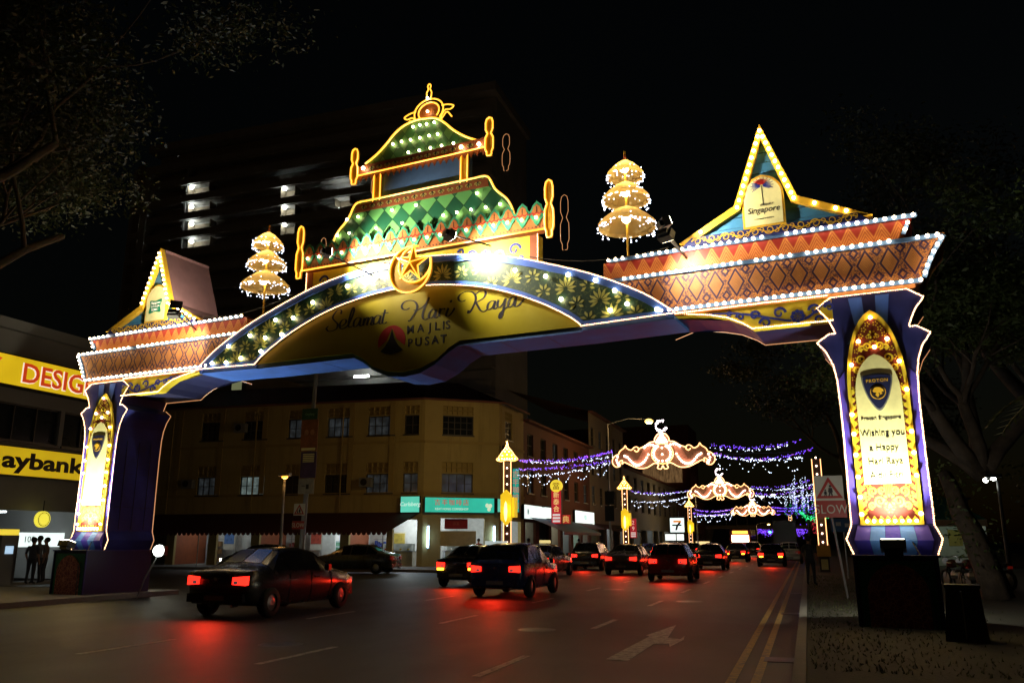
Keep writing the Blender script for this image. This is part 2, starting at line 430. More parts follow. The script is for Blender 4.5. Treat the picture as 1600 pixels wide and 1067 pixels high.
def pillar(uc, with_text, label):
    sh = lambda poly: [(uc+u, z) for u, z in poly]
    P = MB()
    P.prism(sh(pil_poly), .0, T, 0).build
    root = P.build('pillar', [M['navy']], gate); root['label'] = label
    # striped capital and foot: vertical faceted strips standing proud of the body
    st = MB()
    for k in range(5):
        u0, u1 = -.60+.24*k, -.60+.24*(k+1)-.004; m = k % 2
        st.add([(uc+u0*1.0,-.012,1.90),(uc+u1,-.012,1.90),(uc+u1*1.12,-.20,1.62),(uc+u0*1.12,-.20,1.62),(uc+u0,-.04,1.34),(uc+u1,-.04,1.34)], [(0,1,2,3),(3,2,5,4)], m)
    st.add([(uc-.60,-.012,1.90),(uc-.672,-.20,1.62),(uc-.60,-.04,1.34)], [(0,1,2)], 0); st.add([(uc+.60,-.012,1.90),(uc+.672,-.20,1.62),(uc+.60,-.04,1.34)], [(0,2,1)], 0)
    st.build('striped_foot', [M['violet'], M['sky']], root)
    ca = MB()
    for k in (1, 3):
        u0, u1 = -.42+.21*(k-.5), -.42+.21*(k+.5)
        ca.add([(uc+u0*1.2,-.02,6.36),(uc+u1*1.2,-.02,6.36),(uc+u1*.9,-.05,5.66),(uc+u0*.9,-.05,5.66),(uc+u0*1.5,-.02,5.42),(uc+u1*1.5,-.02,5.42)], [(0,1,2,3),(3,2,5,4)])
    ca.build('striped_capital', [M['stripe']], root)
    rope('rope_light', sh(pil_poly), -.03, root, closed=True, r=.020)
    rope('rope_light', sh(pil_poly), T+.03, root, 'rope_dim', closed=True, r=.011)
    # violet strip between the rope and the panel
    MB().prism(sh([(.70,1.92),(.70,4.1),(.705,4.7),(.55,4.9),(.56,1.92)]), -.010, -.001).prism(sh([(-.70,1.92),(-.70,4.1),(-.705,4.7),(-.55,4.9),(-.56,1.92)]), -.010, -.001).build('edge_strip', M['violet'], root)
    # lit panel
    PN = MB().prism(sh(arch_panel(.545, 1.90, 4.40, 6.06)), -.06, -.004).build('picture_panel', M['yellow'], root)
    MB().prism(sh(arch_panel(.475, 1.98, 4.40, 5.92)), -.066, -.058).build('maroon_field', M['maroon'], PN)
    tr = MB()
    z = 2.05
    while z < 4.45:
        for s_ in (-1, 1):
            tr.prism(sh([(s_*.478, z), (s_*.478, z+.13), (s_*.40, z+.065)]), -.073, -.065)
            tr.prism(sh([(s_*.44, z+.11), (s_*.40, z+.16), (s_*.38, z+.13), (s_*.41, z+.09)]), -.072, -.065)
        z += .155
    for k in range(8): tr.prism(sh([(-.46+.115*k, 1.985), (-.46+.115*(k+1), 1.985), (-.46+.115*(k+.5), 2.07)]), -.073, -.065)
    for k in range(9):                                       # up the pointed head
        t = .08+k*.1
        for s_ in (-1, 1):
            a = .475*math.cos(t*PI/2)**.78; zz = 4.40+1.52*(math.sin(t*PI/2)*.55+t*.45)
            rosette(tr, (uc+s_*(a-.055), zz-.05), .055, -.073, 5)
    for s_ in (-1, 1):                                       # scroll bouquets under and over the cartouche
        for (cx, cz, r) in ((.16,2.34,.10),(.27,2.52,.09),(.30,2.26,.07),(.11,2.54,.07),(.24,5.08,.09),(.33,4.88,.07),(.11,5.33,.08),(.21,5.30,.06)):
            pts = [(uc + s_*(p[0]), p[1]) for p in spiral(cx, cz, r, r*.2, -PI/2, 2.3*PI, 18)]
            tr.ribbon(pts, lambda t: .034*(1.1-.5*t), -.072)
        for (cx, cz, r) in ((.38,2.40,.05),(.34,2.62,.05),(.05,2.22,.05),(.09,5.52,.04)): rosette(tr, (uc+s_*cx, cz), r, -.073, 6)
    for k in range(5): tr.ribbon([(uc-.05+.025*k, 2.45), (uc-.07+.035*k, 2.70)], .012, -.072)
    rosette(tr, (uc, 2.36), .13, -.074, 8); rosette(tr, (uc, 5.36), .10, -.074, 8); rosette(tr, (uc, 5.56), .09, -.074, 6); rosette(tr, (uc, 2.18), .07, -.074, 6)
    tag(tr.build('gold_ornament', M['yellow'], PN), kind='stuff')
    ct = MB().prism(sh(arch_panel(.405, 2.66, 4.36, 5.16)), -.10, -.062).build('message_board', M['cream'], root)
    # shield
    def shp(k): return sh([(u*k, 4.45+(z-4.45)*k) for u, z in smoothline([(0,4.78),(.14,4.765),(.27,4.72),(.255,4.52),(.16,4.24),(0,4.04),(-.16,4.24),(-.255,4.52),(-.27,4.72),(-.14,4.765)], 4, True)])
    em = MB().prism(shp(1), -.118, -.098, 0).prism(shp(.90), -.124, -.117, 1)
    ring = [(uc+.14*math.cos(2*PI*i/24), 4.40+.14*math.sin(2*PI*i/24)) for i in range(24)]
    em.prism(ring, -.130, -.123, 2); em.prism([(uc+(p[0]-uc)*.9, 4.40+(p[1]-4.40)*.9) for p in ring], -.134, -.129, 3)
    head = [(-.10,.03),(-.05,.095),(.03,.10),(.09,.055),(.10,.01),(.06,.005),(.075,-.03),(.035,-.055),(.03,-.02),(.0,-.01),(.02,-.05),(-.01,-.10),(-.05,-.055),(-.03,-.01),(-.075,.0)]
    em.prism([(uc+a, 4.40+b_) for a, b_ in head], -.139, -.133, 2)
    tx = text_mb('PROTON', .088, on_gate(uc, -.126, 4.60), 2, spacing=1.15); em.add(tx.v, tx.f, 2)
    em.build('shield_emblem', [M['galv'], M['navy_dark'], M['gold'], M['ink']], ct)
    if with_text:
        lt = MB()
        for body, size, z, sq in (('Proton Singapore', .095, 3.87, 1.05), ('Wishing you', .175, 3.56, .88), ('a Happy', .175, 3.28, .88), ('Hari Raya', .175, 3.02, .88), ('Aidil Fitri', .175, 2.76, .88)):
            t_ = text_mb(body, size, on_gate(uc, -.103, z), squash=sq); lt.add(t_.v, t_.f)
        lt.build('lettering', M['ink'], ct)
    # plinth
    B = MB().box(uc-.70, uc+.70, -.55, T+.1, 0, 1.325)
    pb = B.build('plinth', M['navy_dark'], gate)
    MB().box(uc-.62, uc+.62, -.58, -.552, .08, 1.26).build('frame_board', M['green_print'], pb)
    MB().prism(sh(arch_panel(.50, .12, .72, 1.22)), -.60, -.578).build('batik_panel', M['batik'], pb)
    e = MB()
    for u0 in (-.70, .66): e.box(uc+u0, uc+u0+.04, -.60, -.545, 0, 1.33)
    e.box(uc-.74, uc+.74, -.62, T+.14, 1.326, 1.36); e.build('edge_trim', M['navy'], pb)
    for s_ in (-1, 1):
        for z in (2.10, 2.42, 2.80, 3.22, 3.62, 4.0, 4.42):
            if random.random() < .86: BULBS.append((uc+s_*.505, -.10, z, 'bulb_red'))
        for a, z in ((.26, 5.44), (.43, 4.98)): BULBS.append((uc+s_*a, -.10, z, 'bulb_red'))
    BULBS.append((uc, -.10, 5.90, 'bulb_red')); BULBS.append((uc+.02, -.10, 5.30, 'bulb_red'))
    for k in range(8): BULBS.append((uc-.42+.12*k, -.13, 1.97, 'bulb_small'))
    return root
pillar(UC, True, 'blue pillar with lit pointed panel carrying a greeting'); pillar(-UC, False, 'blue pillar with washed out lit panel')

# --- cornices (traced on the right, mirrored)
def cornice(s):
    F = (lambda p: p) if s > 0 else mir
    band = F([(5.2,6.50),(11.9,6.50),(12.0,6.78),(12.18,7.12),(12.42,7.40),(12.42,7.46),(5.0,7.46)])
    root = MB().prism(band, -.04, T).build('cornice', [M['songket']], gate)
    mo = MB()
    def strip(pts, w, v0=-.08):
        for a, b in zip(pts, pts[1:]):
            dx, dz = b[0]-a[0], b[1]-a[1]; l = math.hypot(dx, dz); nx, nz = -dz/l*w/2, dx/l*w/2
            mo.prism([(a[0]+nx,a[1]+nz),(b[0]+nx,b[1]+nz),(b[0]-nx,b[1]-nz),(a[0]-nx,a[1]-nz)], v0, v0+.038)
    bot = F([(6.6,6.545),(11.93,6.545)]); col = F([(11.98,6.60),(12.06,6.82),(12.2,7.10),(12.40,7.40)]); top = F([(5.6,7.405),(12.34,7.405)])
    strip(bot, .085); strip(col, .085); strip(top, .085)
    upper = F([(5.4,7.47),(11.62,7.47),(11.66,7.62),(11.88,7.86),(5.4,7.86)])
    MB().prism(upper, -.02, T-.05).build('upper_band', M['redgold'], root)
    ut = F([(5.55,7.90),(11.98,7.90)]); uc_ = F([(11.70,7.54),(11.78,7.72)])
    strip(ut, .085, -.06); strip(uc_, .08, -.06)
    mo.build('blue_moulding', M['steel_blue'], root)
    bs = MB().prism(F([(5.8,6.42),(11.8,6.42),(11.8,6.498),(5.8,6.498)]), -.06, -.0).build('lower_moulding', M['orange'], root)
    rope('rope_light', F([(7.05,6.455),(10.2,6.455)]), -.08, root)
    sp_ = .172 if s > 0 else .205
    bulb_line(F([(6.75,6.545),(11.93,6.545)]), sp_, -.12); bulb_line(F([(12.0,6.68),(12.06,6.84),(12.2,7.10),(12.36,7.36)]), .15, -.12)
    bulb_line(F([(5.75,7.405),(12.42,7.415)]), sp_, -.12, skip=.04); bulb_line(F([(5.55,7.905),(12.0,7.90)]), sp_, -.10, skip=.04)
    BULBS.append(((11.74)*s, -.10, 7.62, 'bulb')); BULBS.append(((11.80)*s, -.10, 7.75, 'bulb'))
    # spandrel under the cornice
    sp = GL([(1062,491),(1109,493),(1137,497),(1162,506),(1176,514),(1302,501)])
    poly = F([(6.95,6.42)] + [(u, z) for u, z in sp] + [(10.25,6.42)])
    so = MB().prism(poly, -.03, .25).build('spandrel', M['yellow'], root)
    rope('rope_light', F([(6.95,6.44)] + sp), -.045, so)
    dk = F([(6.95,6.41)] + [(u, z+.01) for u, z in sp] + [(10.25,6.41)])
    MB().prism(dk, .255, T).build('dark_soffit', M['navy_dark'], so)
    rope('rope_light', F([(6.6,6.28)] + sp), T+.03, so, 'rope_dim', r=.009)
    sc = MB(); rosette(sc, (9.58*s, 6.10), .155, -.042, 8, w=.72); rosette(sc, (9.58*s, 6.10), .06, -.044, 6)
    for cx, cz, r, a0, tn in ((9.22,6.21,.13,0,2.2),(8.93,6.03,.12,PI,-2.2),(8.72,6.22,.10,0,2.2),(9.92,6.20,.12,PI,-2.2),(9.98,5.98,.09,0,2.1),(8.42,6.22,.08,PI,-2.1),(8.2,6.31,.05,0,2.),(10.2,6.22,.09,PI,-2.)):
        sc.ribbon([(s*p[0], p[1]) for p in spiral(cx, cz, r, .03, a0, a0+tn*PI)], lambda t: .05*(1.15-.6*t), -.040)
    sc.ribbon([(s*p[0], p[1]) for p in smoothline([(7.7,6.36),(8.2,6.33),(8.6,6.25),(9.0,6.14),(9.3,6.05),(9.45,6.02)], 6)], .045, -.039)
    sc.ribbon([(s*p[0], p[1]) for p in smoothline([(9.7,6.02),(9.85,6.1),(10.1,6.30),(10.24,6.34)], 6)], .045, -.039)
    tag(sc.build('blue_scrollwork', M['scroll_blue'], so), kind='stuff')
    # gable on top
    gx = G(1189,197,.1)[0]; gx = 9.12
    out = [(7.22,8.03),(8.46,8.70),(9.12,10.52),(9.78,8.70),(11.18,8.03)]
    gb = MB(); inn = [(7.50,8.02),(8.60,8.60),(9.12,10.16),(9.64,8.60),(10.90,8.02)]
    go = MB()
    for k in range(4):
        go.prism(F([out[k], out[k+1], inn[k+1], inn[k]]), -.12, .05)
    gable = go.build('gable', M['gold'], gate)
    n = 9; z0, z1 = 8.0, 10.12
    for k in range(n):                                      # planks, one by one
        za, zb = z0+(z1-z0)*k/n, z0+(z1-z0)*(k+1)/n-.014
        def hw(z):
            for (a, b) in (((3.62/2+.0, 8.02), (1.04/2, 8.60)), ((.52, 8.60), (.0, 10.16))):
                if z <= b[1]: t = max(0, (z-a[1])/(b[1]-a[1])); return (1.75 if a[1] < 8.1 else .52)*(1-t) + (b[0] if a[1] < 8.1 else 0)*t
            return 0
        MB().prism(F([(9.12-hw(za), za), (9.12+hw(za), za), (9.12+hw(zb)+.001, zb), (9.12-hw(zb)-.001, zb)]), .0+.012*(k % 2), .06).build('plank', M['plank'], gable)
    # roof slopes running back
    rf = MB()
    for a, b in ((out[0], out[1]), (out[1], out[2]), (out[2], out[3]), (out[3], out[4])):
        q = F([a, b]); nx, nz = -(b[1]-a[1]), b[0]-a[0]; l = math.hypot(nx, nz); off = F([(a[0]-nx/l*.07, a[1]-nz/l*.07), (b[0]-nx/l*.07, b[1]-nz/l*.07)])
        rf.prism([q[0], q[1], off[1], off[0]], .06, T+.25)
    rf.build('roof_slope', M['roof_plum'], gable)
    pl = arch_panel(.44, 8.12, 8.82, 9.32)
    bd = MB().prism([(9.07*s+u, z) for u, z in pl], -.10, -.0).build('sign_board', M['gold'], gable)
    MB().prism([(9.07*s+u*.9, 8.72+(z-8.72)*.92) for u, z in pl], -.112, -.098).build('sign_face', M['cream'], bd)
    lt = MB(); cx = 9.07*s
    if s > 0:
        for k in range(26):
            a = PI*(-.18+1.36*k/25.); l = .20+.05*(k % 2)
            lt.ribbon([(cx+.03*math.cos(a), 9.06+.03*math.sin(a)), (cx+l*math.cos(a), 9.06+l*.8*math.sin(a))], .010, -.118, 0 if 9 > abs(k-12.5)*1.9 else 1)
        lt.ribbon([(cx, 9.06), (cx+.012, 8.62)], .012, -.118, 2)
        for body, size, zz, sh_ in (('UNIQUELY', .065, 8.60, 0), ('Singapore', .19, 8.45, .25), ('A GREAT PLACE TO CELEBRATE', .032, 8.30, 0)):
            t_ = text_mb(body, size, on_gate(cx+(.08 if body == 'UNIQUELY' else 0), -.115, zz), 2, shear=sh_, squash=.9); lt.add(t_.v, t_.f, 2)
        tag(lt.build('printed_logo', [M['red'], M['scroll_blue'], M['ink']], bd), kind='stuff')
    else:
        sq = smoothline([(-.24,.19),(0,.17),(.25,.21),(.21,0),(.23,-.20),(0,-.17),(-.25,-.21),(-.22,0)], 5, True)
        lt.prism([(cx+a, 8.62+b) for a, b in sq], -.122, -.110, 0)
        for body, size, zz, sh_ in (('Singapore', .12, 8.69, .25), ('TOURISM', .10, 8.58, 0), ('BOARD', .10, 8.48, 0)):
            t_ = text_mb(body, size, on_gate(cx, -.124, zz), 1, shear=sh_, squash=.85); lt.add(t_.v, t_.f, 1)
        tag(lt.build('printed_logo', [M['green_print'], M['white']], bd), kind='stuff')
    fb = MB().prism(F([(7.3,7.93),(11.1,7.93),(10.9,8.11),(7.5,8.11)]), -.14, -.005).build('frieze', M['navy'], gable)
    sc = MB(); scroll_strip(sc, (7.5 if s > 0 else -10.9), (10.9 if s > 0 else -7.5), 8.025, .14, -.148, .02, .32); tag(sc.build('gold_scrollwork', M['gold'], fb), kind='stuff')
    mid = [((a[0]+b[0])/2, (a[1]+b[1])/2) for a, b in zip(out, inn)]
    seg = F(mid[:3]); bulb_line(seg[1:], .165, -.15); seg2 = F(mid[2:]); bulb_line(seg2[:2], .165, -.15)
    bulb_line(F(mid[:2]), .20, -.15, skip=.05 if s < 0 else .75); bulb_line(F(mid[3:]), .22, -.15, skip=.35 if s > 0 else .9)
cornice(1); cornice(-1)

# --- central arch
arc_out_r = GL([(680,400),(740,399),(800,398),(860,402),(881,406.5),(925,416),(959,427),(997,442.5),(1031,464),(1059,489)])
arc_in_r = GL([(675,436),(719,436),(750,438),(794,446),(837.5,458),(872,475),(900,497),(912.5,509.7)])
def arc(pts, cut):                       # keep |u| > cut from the right trace, mirror, smooth
    r = [p for p in pts if p[0] > cut]; l = [(-u, z) for u, z in r[::-1]]
    return smoothline(l + r, 6)
OUT = smoothline([(-7.05,6.48),(-6.35,7.0),(-5.3,7.55),(-4.2,7.98),(-2.9,8.40),(-1.5,8.66),(0,8.76),(1.5,8.66),(2.9,8.40),(4.2,7.98),(5.3,7.55),(6.35,7.0),(7.05,6.48)], 6)
INN = smoothline([(-4.86,6.43),(-4.55,6.68),(-3.9,7.06),(-3.1,7.42),(-2.2,7.71),(-1.1,7.91),(0,7.98),(1.1,7.91),(2.2,7.71),(3.1,7.42),(3.9,7.06),(4.55,6.68),(4.86,6.43)], 6)
band = OUT + INN[::-1]
arch = MB().prism(band, -.10, .5).build('arch_band', M['arch_green'], gate)
def offset(pts, d):
    o = []
    for i in range(len(pts)):
        a = pts[max(i-1,0)]; b = pts[min(i+1,len(pts)-1)]; dx, dz = b[0]-a[0], b[1]-a[1]; l = math.hypot(dx, dz); o.append((pts[i][0]-dz/l*d, pts[i][1]+dx/l*d))
    return o
ed = MB()
ed.ribbon(offset(OUT, -.085), .17, -.128, t=.03); ed.ribbon(offset(INN, .055), .11, -.128, t=.03)
for s in (-1, 1): ed.ribbon([(7.0*s,6.50),(4.9*s,6.47)], .10, -.128, t=.03)
ed.build('blue_edging', M['stripe'], arch)
for s in (-1, 1): rope('rope_light', [(7.05*s,6.455),(4.86*s,6.405)], -.145, arch)
rope('rope_light', OUT, -.145, arch, r=.02); rope('rope_light', INN, -.145, arch, r=.02)
lf = MB()                                # palmette motifs
def in_band(u, z):
    def h(c, u):
        for a, b in zip(c, c[1:]):
            if a[0] <= u <= b[0]: t = (u-a[0])/(b[0]-a[0]+1e-9); return a[1]+(b[1]-a[1])*t
        return -9
    return z < h(OUT, u)-.22 and z > (h(INN, u)+.14 if abs(u) < 4.86 else 6.56)
k = 0
for i in range(-12, 13):
    for j in range(0, 6):
        u = i*.56 + (.28 if j % 2 else 0); z = 6.62 + j*.40
        if not in_band(u, z): continue
        big = (i + j) % 2 == 0
        for q in range(9 if big else 6):
            a = PI/2 + (q-(4 if big else 2.5))*(.50 if big else .85) ; L = (.27 if big else .17)*(1-.05*abs(q-4)); wd = .035
            e = (math.cos(a), math.sin(a)); p = (-e[1], e[0]); c0 = (u+e[0]*.05, z-.06+e[1]*.05)
            poly = [c0, (c0[0]+e[0]*L*.5+p[0]*wd, c0[1]+e[1]*L*.5+p[1]*wd), (c0[0]+e[0]*L*.8+p[0]*wd*.9, c0[1]+e[1]*L*.8+p[1]*wd*.9), (c0[0]+e[0]*L, c0[1]+e[1]*L),
                    (c0[0]+e[0]*L*.75-p[0]*wd*.4, c0[1]+e[1]*L*.75-p[1]*wd*.4), (c0[0]+e[0]*L*.5-p[0]*wd, c0[1]+e[1]*L*.5-p[1]*wd)]
            if all(in_band(x_, z_+.10) or in_band(x_, z_-.10) for x_, z_ in poly): lf.prism(poly, -.108, -.099)
tag(lf.build('leaf_print', M['leaf_print'], arch), kind='stuff')
for x, y in Z4([(125,750),(213,745),(305,718),(430,675),(228,645),(362,577),(457,590),(560,570),(522,480),(632,467),(755,370),(970,268)]) + Z5([(655,135),(808,165),(920,158),(1057,185),(1153,237),(885,280),(1130,335),(1215,303),(1365,330)]):
    u, z = G(x, y, -.16); BULBS.append((u, -.16, z, 'bulb_arch'))

# --- hanging greeting board and girder
BOT = [(4.86,6.42),(1.62,6.42),(1.30,6.26),(.95,6.00),(.5,5.83),(0,5.78),(-.5,5.83),(-.95,6.00),(-1.30,6.26),(-1.62,6.42),(-4.86,6.42)]
inner = [p for p in INN]
BOT2 = [(4.86,6.30),(1.56,6.30),(1.24,6.13),(.90,5.89),(.47,5.71),(0,5.66),(-.47,5.71),(-.90,5.89),(-1.24,6.13),(-1.56,6.30),(-4.86,6.30)]
gird = MB().prism(inner + BOT2, -.005, 1.25).build('girder', M['soffit'], gate)
[MB().prism([(q*7.02,6.34),(q*4.86,6.30),(q*4.86,6.40),(q*7.02,6.45)], -.08, 1.25).build('soffit_board', M['soffit'], gird) for q in (-1, 1)]
MB().ribbon([(p[0]*1.0, p[1]) for p in BOT2], .02, -.026).build('rim', M['sky'], gird)
MB().prism(inner + BOT2, -.02, -.006).build('blue_border', M['steel_blue'], gird)
sb = MB().prism([(u, z) for u, z in inner] + BOT, -.05, -.021).build('greeting_board', M['board'], gate)
def strokes(mb, lst, m=0, wbase=.05):
    for pts in lst:
        px = smoothline([(500+x*.21875, 440+y*.21875) for x, y in pts], 6); q = [G(x, y, -.055) for x, y in px]; n = len(q)
        def w(t):
            i = min(n-2, int(t*(n-1))); dz = abs(q[i+1][1]-q[i][1]); l = math.hypot(q[i+1][0]-q[i][0], q[i+1][1]-q[i][1]) or 1
            return wbase*(.32+.78*(dz/l)**2)
        mb.ribbon(q, w, -.057, m, .004)
SCRIPT = [
 [(150,232),(152,205),(125,205),(100,235),(92,262),(110,285),(126,305),(118,335),(90,352),(60,354),(46,335),(60,318)],          # S
 [(138,318),(165,312),(186,290),(182,270),(160,275),(143,300),(142,328),(158,338),(182,328),(205,305)],                           # e
 [(205,305),(228,255),(244,205),(240,185),(228,205),(210,265),(203,310),(210,325),(232,318)],                                      # l
 [(292,262),(268,258),(246,280),(240,312),(252,322),(274,305),(292,265),(284,305),(290,318),(306,308)],                            # a
 [(318,260),(308,315)], [(310,298),(326,268),(340,256),(344,270),(334,312)], [(338,296),(354,264),(370,252),(376,262),(364,300),(372,310),(390,300)],   # m
 [(432,246),(410,242),(388,262),(382,294),(394,304),(416,288),(434,248),(424,290),(430,302),(448,292)],                            # a
 [(466,200),(448,270),(446,292),(458,300),(478,288)], [(440,228),(490,222)],                                                        # t
 [(640,188),(618,200),(592,196),(584,172),(602,146),(636,134),(672,140),(692,165),(690,200),(668,240),(640,280),(628,278)],        # H
 [(668,205),(700,202),(740,176),(768,140),(780,112)], [(780,112),(758,160),(736,220),(734,258),(750,272),(772,262)],
 [(828,204),(806,198),(784,220),(776,250),(788,262),(810,246),(830,206),(820,248),(826,260),(844,250)],                             # a
 [(860,190),(848,250)], [(850,232),(866,202),(884,192),(892,200)],                                                                  # r
 [(918,188),(902,232),(906,248),(924,242),(946,216),(962,188)], [(928,142),(936,136),(934,146),(926,150)],                          # i
 [(1040,132),(1018,142),(996,136),(988,116),(1004,90),(1044,72),(1084,74),(1108,96),(1112,130),(1096,175),(1070,220),(1058,222),(1062,205)],  # R
 [(1106,96),(1140,70),(1174,66),(1184,84),(1168,116),(1128,142),(1104,148)], [(1112,146),(1128,176),(1148,206),(1172,214),(1196,196)],
 [(1250,140),(1226,138),(1202,160),(1196,192),(1208,200),(1232,182),(1252,142),(1242,184),(1248,196),(1266,184)],                   # a
 [(1276,130),(1268,160),(1272,182),(1290,178),(1312,150),(1326,118)], [(1326,118),(1314,180),(1300,236),(1288,262),(1280,248),(1296,214),(1340,178)],  # y
 [(1398,112),(1374,110),(1350,136),(1344,172),(1356,182),(1380,162),(1402,112),(1390,160),(1398,178),(1420,168),(1444,140),(1464,116)]]  # a
for st_ in SCRIPT: mb = MB(); strokes(mb, [st_], wbase=.06); mb.build('letter', M['ink'], sb)
lg = MB()
cu, cz = G(612, 532, -.055)
cir = [(cu+.42*math.cos(PI*i/20), cz-.02+.42*math.sin(PI*i/20)) for i in range(21)]
lg.prism(cir + [(cu-.40, cz-.16), (cu-.16, cz+.02), (cu, cz+.34), (cu+.16, cz+.02), (cu+.40, cz-.16)], -.058, -.048, 0)
lg.prism([(cu, cz+.30), (cu+.07, cz+.06), (cu+.20, cz-.14), (cu+.34, cz-.26), (cu+.2, cz-.33), (cu, cz-.36), (cu-.2, cz-.33), (cu-.34, cz-.26), (cu-.20, cz-.14), (cu-.07, cz+.06)], -.060, -.048, 1)
lg.build('tent_emblem', [M['red'], M['ink']], sb)
for word, dz in (('MAJLIS', .13), ('PUSAT', -.22)):
    xs = {'MAJLIS': (0,.27,.52,.70,.87,.985), 'PUSAT': (0,.22,.45,.66,.88)}[word]
    for ch, q in zip(word, xs): text_mb(ch, .30, on_gate(cu+.56+q*1.12, -.054, cz+dz), bold=.012).build('letter', M['ink'], sb)

# --- tower with the two tiered roofs
TW = thing('tower', None, None); TW.parent = gate
def obj(name, mb, mat, par=None): return mb.build(name, mat, par or TWR)
V0 = .30
base_poly = GL(Z1([(135,940),(1335,745),(1332,835),(140,1025)]), V0)
zb0, zb1 = 8.30, 9.02
ul, ur = base_poly[0][0], base_poly[1][0]; uh = (ur-ul)/2; uc0 = (ul+ur)/2
bpy.data.objects.remove(TW)
TWR = MB().prism([(uc0-uh, 8.0), (uc0+uh, 8.0), (uc0+uh, 9.0), (uc0-uh, 9.0)], V0, V0+.3).build('tower_base', M['yellow'], gate)
obj('end_strip', MB().prism([(uc0-uh,8.1),(uc0-uh+.22,8.1),(uc0-uh+.22,9.0),(uc0-uh,9.0)], V0-.012, V0-.001), M['brown']); obj('end_strip', MB().prism([(uc0+uh-.22,8.1),(uc0+uh,8.1),(uc0+uh,9.0),(uc0+uh-.22,9.0)], V0-.012, V0-.001), M['brown'])
rope('rope_light', [(uc0-uh,9.0),(uc0-uh,8.26),(uc0-uh+.5,8.26)], V0-.02, TWR); rope('rope_light', [(uc0+uh,9.0),(uc0+uh,8.26),(uc0+uh-.5,8.26)], V0-.02, TWR)
sc = MB()
for s in (-1, 1):
    for cx, cz_, r, a0, tn in ((2.95,8.70,.17,0,2.2),(2.55,8.60,.15,PI,-2.2),(1.72,8.72,.15,0,2.2),(1.42,8.86,.09,PI,-2),(3.12,8.45,.10,PI,2)):
        sc.ribbon([(uc0+s*p[0], p[1]) for p in spiral(cx, cz_, r, .035, a0, a0+tn*PI)], lambda t: .06*(1.15-.6*t), V0-.010)
    rosette(sc, (uc0+s*2.14, 8.66), .17, V0-.012, 8, w=.75)
tag(obj('blue_scrollwork', sc, M['scroll_blue']), kind='stuff')
obj('blue_lunette', MB().prism([(uc0+1.6*math.cos(PI*i/16), 8.42+.42*math.sin(PI*i/16)) for i in range(17)], V0-.03, V0-.001), M['steel_blue'])
# lower roof
lr = GL(Z1([(235,815),(270,700),(310,650),(360,605)]), .45); lru = [(abs(lr[0][0]-uc0)), 0]
LRL = GL(Z1([(235,815),(270,705),(312,645),(360,605)]), .45); LRR = GL(Z1([(1060,458),(1095,468),(1150,530),(1190,590),(1212,640)]), .45)
hw0 = (LRR[-1][0]-LRL[0][0])/2; hwt = (LRR[0][0]-LRL[-1][0])/2
zt = (LRL[-1][1]+LRR[0][1])/2
roofR = smoothline([(hw0,9.30),(hw0-.10,9.75),(hw0-.28,10.14),(hwt+.18,10.50),(hwt-.06,zt),(hwt-.5,zt+.03)], 5)
lower = [(uc0+u, z) for u, z in roofR] + [(uc0-u, z) for u, z in roofR[::-1]]
LR = MB().prism([(uc0+hw0,9.0)] + lower + [(uc0-hw0,9.0)], .45, .62).build('lower_roof', M['check'], gate)
rope('rope_light', lower, .42, LR, 'rope_gold', .026)
rd = MB().prism([(uc0+hwt-.02,zt-.27),(uc0+hwt-.08,zt-.03),(uc0-hwt+.08,zt-.03),(uc0-hwt+.02,zt-.27)], .43, .449).build('ridge_strip', M['brown'], LR)
def hearts(mb, u0, u1, z, n, y, r=.085):
    for k in range(n):
        c = u0+(u1-u0)*(k+.5)/n
        for s in (-1, 1):
            mb.ribbon([(c+s*p[0], z+p[1]) for p in spiral(r*.75, 0, r*.62, r*.15, PI*1.4, -.4*PI, 12)], .028, y, 0)
        mb.prism([(c-.045,z+.01),(c,z+.075),(c+.045,z+.01),(c,z-.06)], y, y+.005, 1)
hm = MB(); hearts(hm, uc0-hwt+.2, uc0+hwt-.2, zt-.15, 14, .422); tag(hm.build('heart_motif', [M['leaf_print'], M['ink']], rd), kind='stuff')
# eave with lambrequin lozenges
EL = GL(Z1([(115,885),(112,940)]), .2); ER = GL(Z1([(1368,660),(1370,730)]), .2)
eu0, eu1 = EL[1][0], ER[1][0]; ez0 = (EL[1][1]+ER[1][1])/2
EV = MB().prism([(eu0,ez0),(eu1,ez0),(eu1,ez0+.46),(eu0,ez0+.46)], .2, .5).build('eave', M['orange'], gate)
rope('rope_light', [(eu0,ez0-.01),(eu1,ez0-.01)], .17, EV, 'rope_gold', .024)
n = 19; L = (eu1-eu0)/n; loz = MB(); inn_ = MB(); zz = MB()
for k in range(n):
    c = eu0+L*(k+.5); zc = ez0+.43
    o_ = [(0,.34),(.07,.27),(.13,.22),(.15,.14),(.21,.06),(.19,0),(.19,-.06),(.14,-.14),(.10,-.18),(.08,-.24),(0,-.33)]
    poly = o_ + [(-a, b) for a, b in o_[::-1][1:-1]]
    MB().prism([(c+a*.98, zc+b) for a, b in poly], .175, .199).build('lozenge', M['teal'], EV)
    inn_.prism([(c+a*.66, zc+b*.66+.03) for a, b in poly], .168, .176)
    zz.ribbon([(c+.0, zc+.18), (c, zc+.03)], .02, .163)
    BULBS.append((c, .13, zc-.12, 'bulb'))
inn_.build('lozenge_centres', M['orange'], EV)
zz.ribbon([(eu0+(eu1-eu0)*i/(n*6), ez0+.43+(.025 if i % 2 else -.025)) for i in range(n*6+1)], .035, .163, 1); 
for k in range(n*4): zz.prism([(eu0+L/4*k+.03, ez0+.10), (eu0+L/4*k+.08, ez0+.05), (eu0+L/4*k+.08, ez0+.10)], .194, .199, 0)
zz.build('stitched_trim', [M['ink'], M['red']], EV)
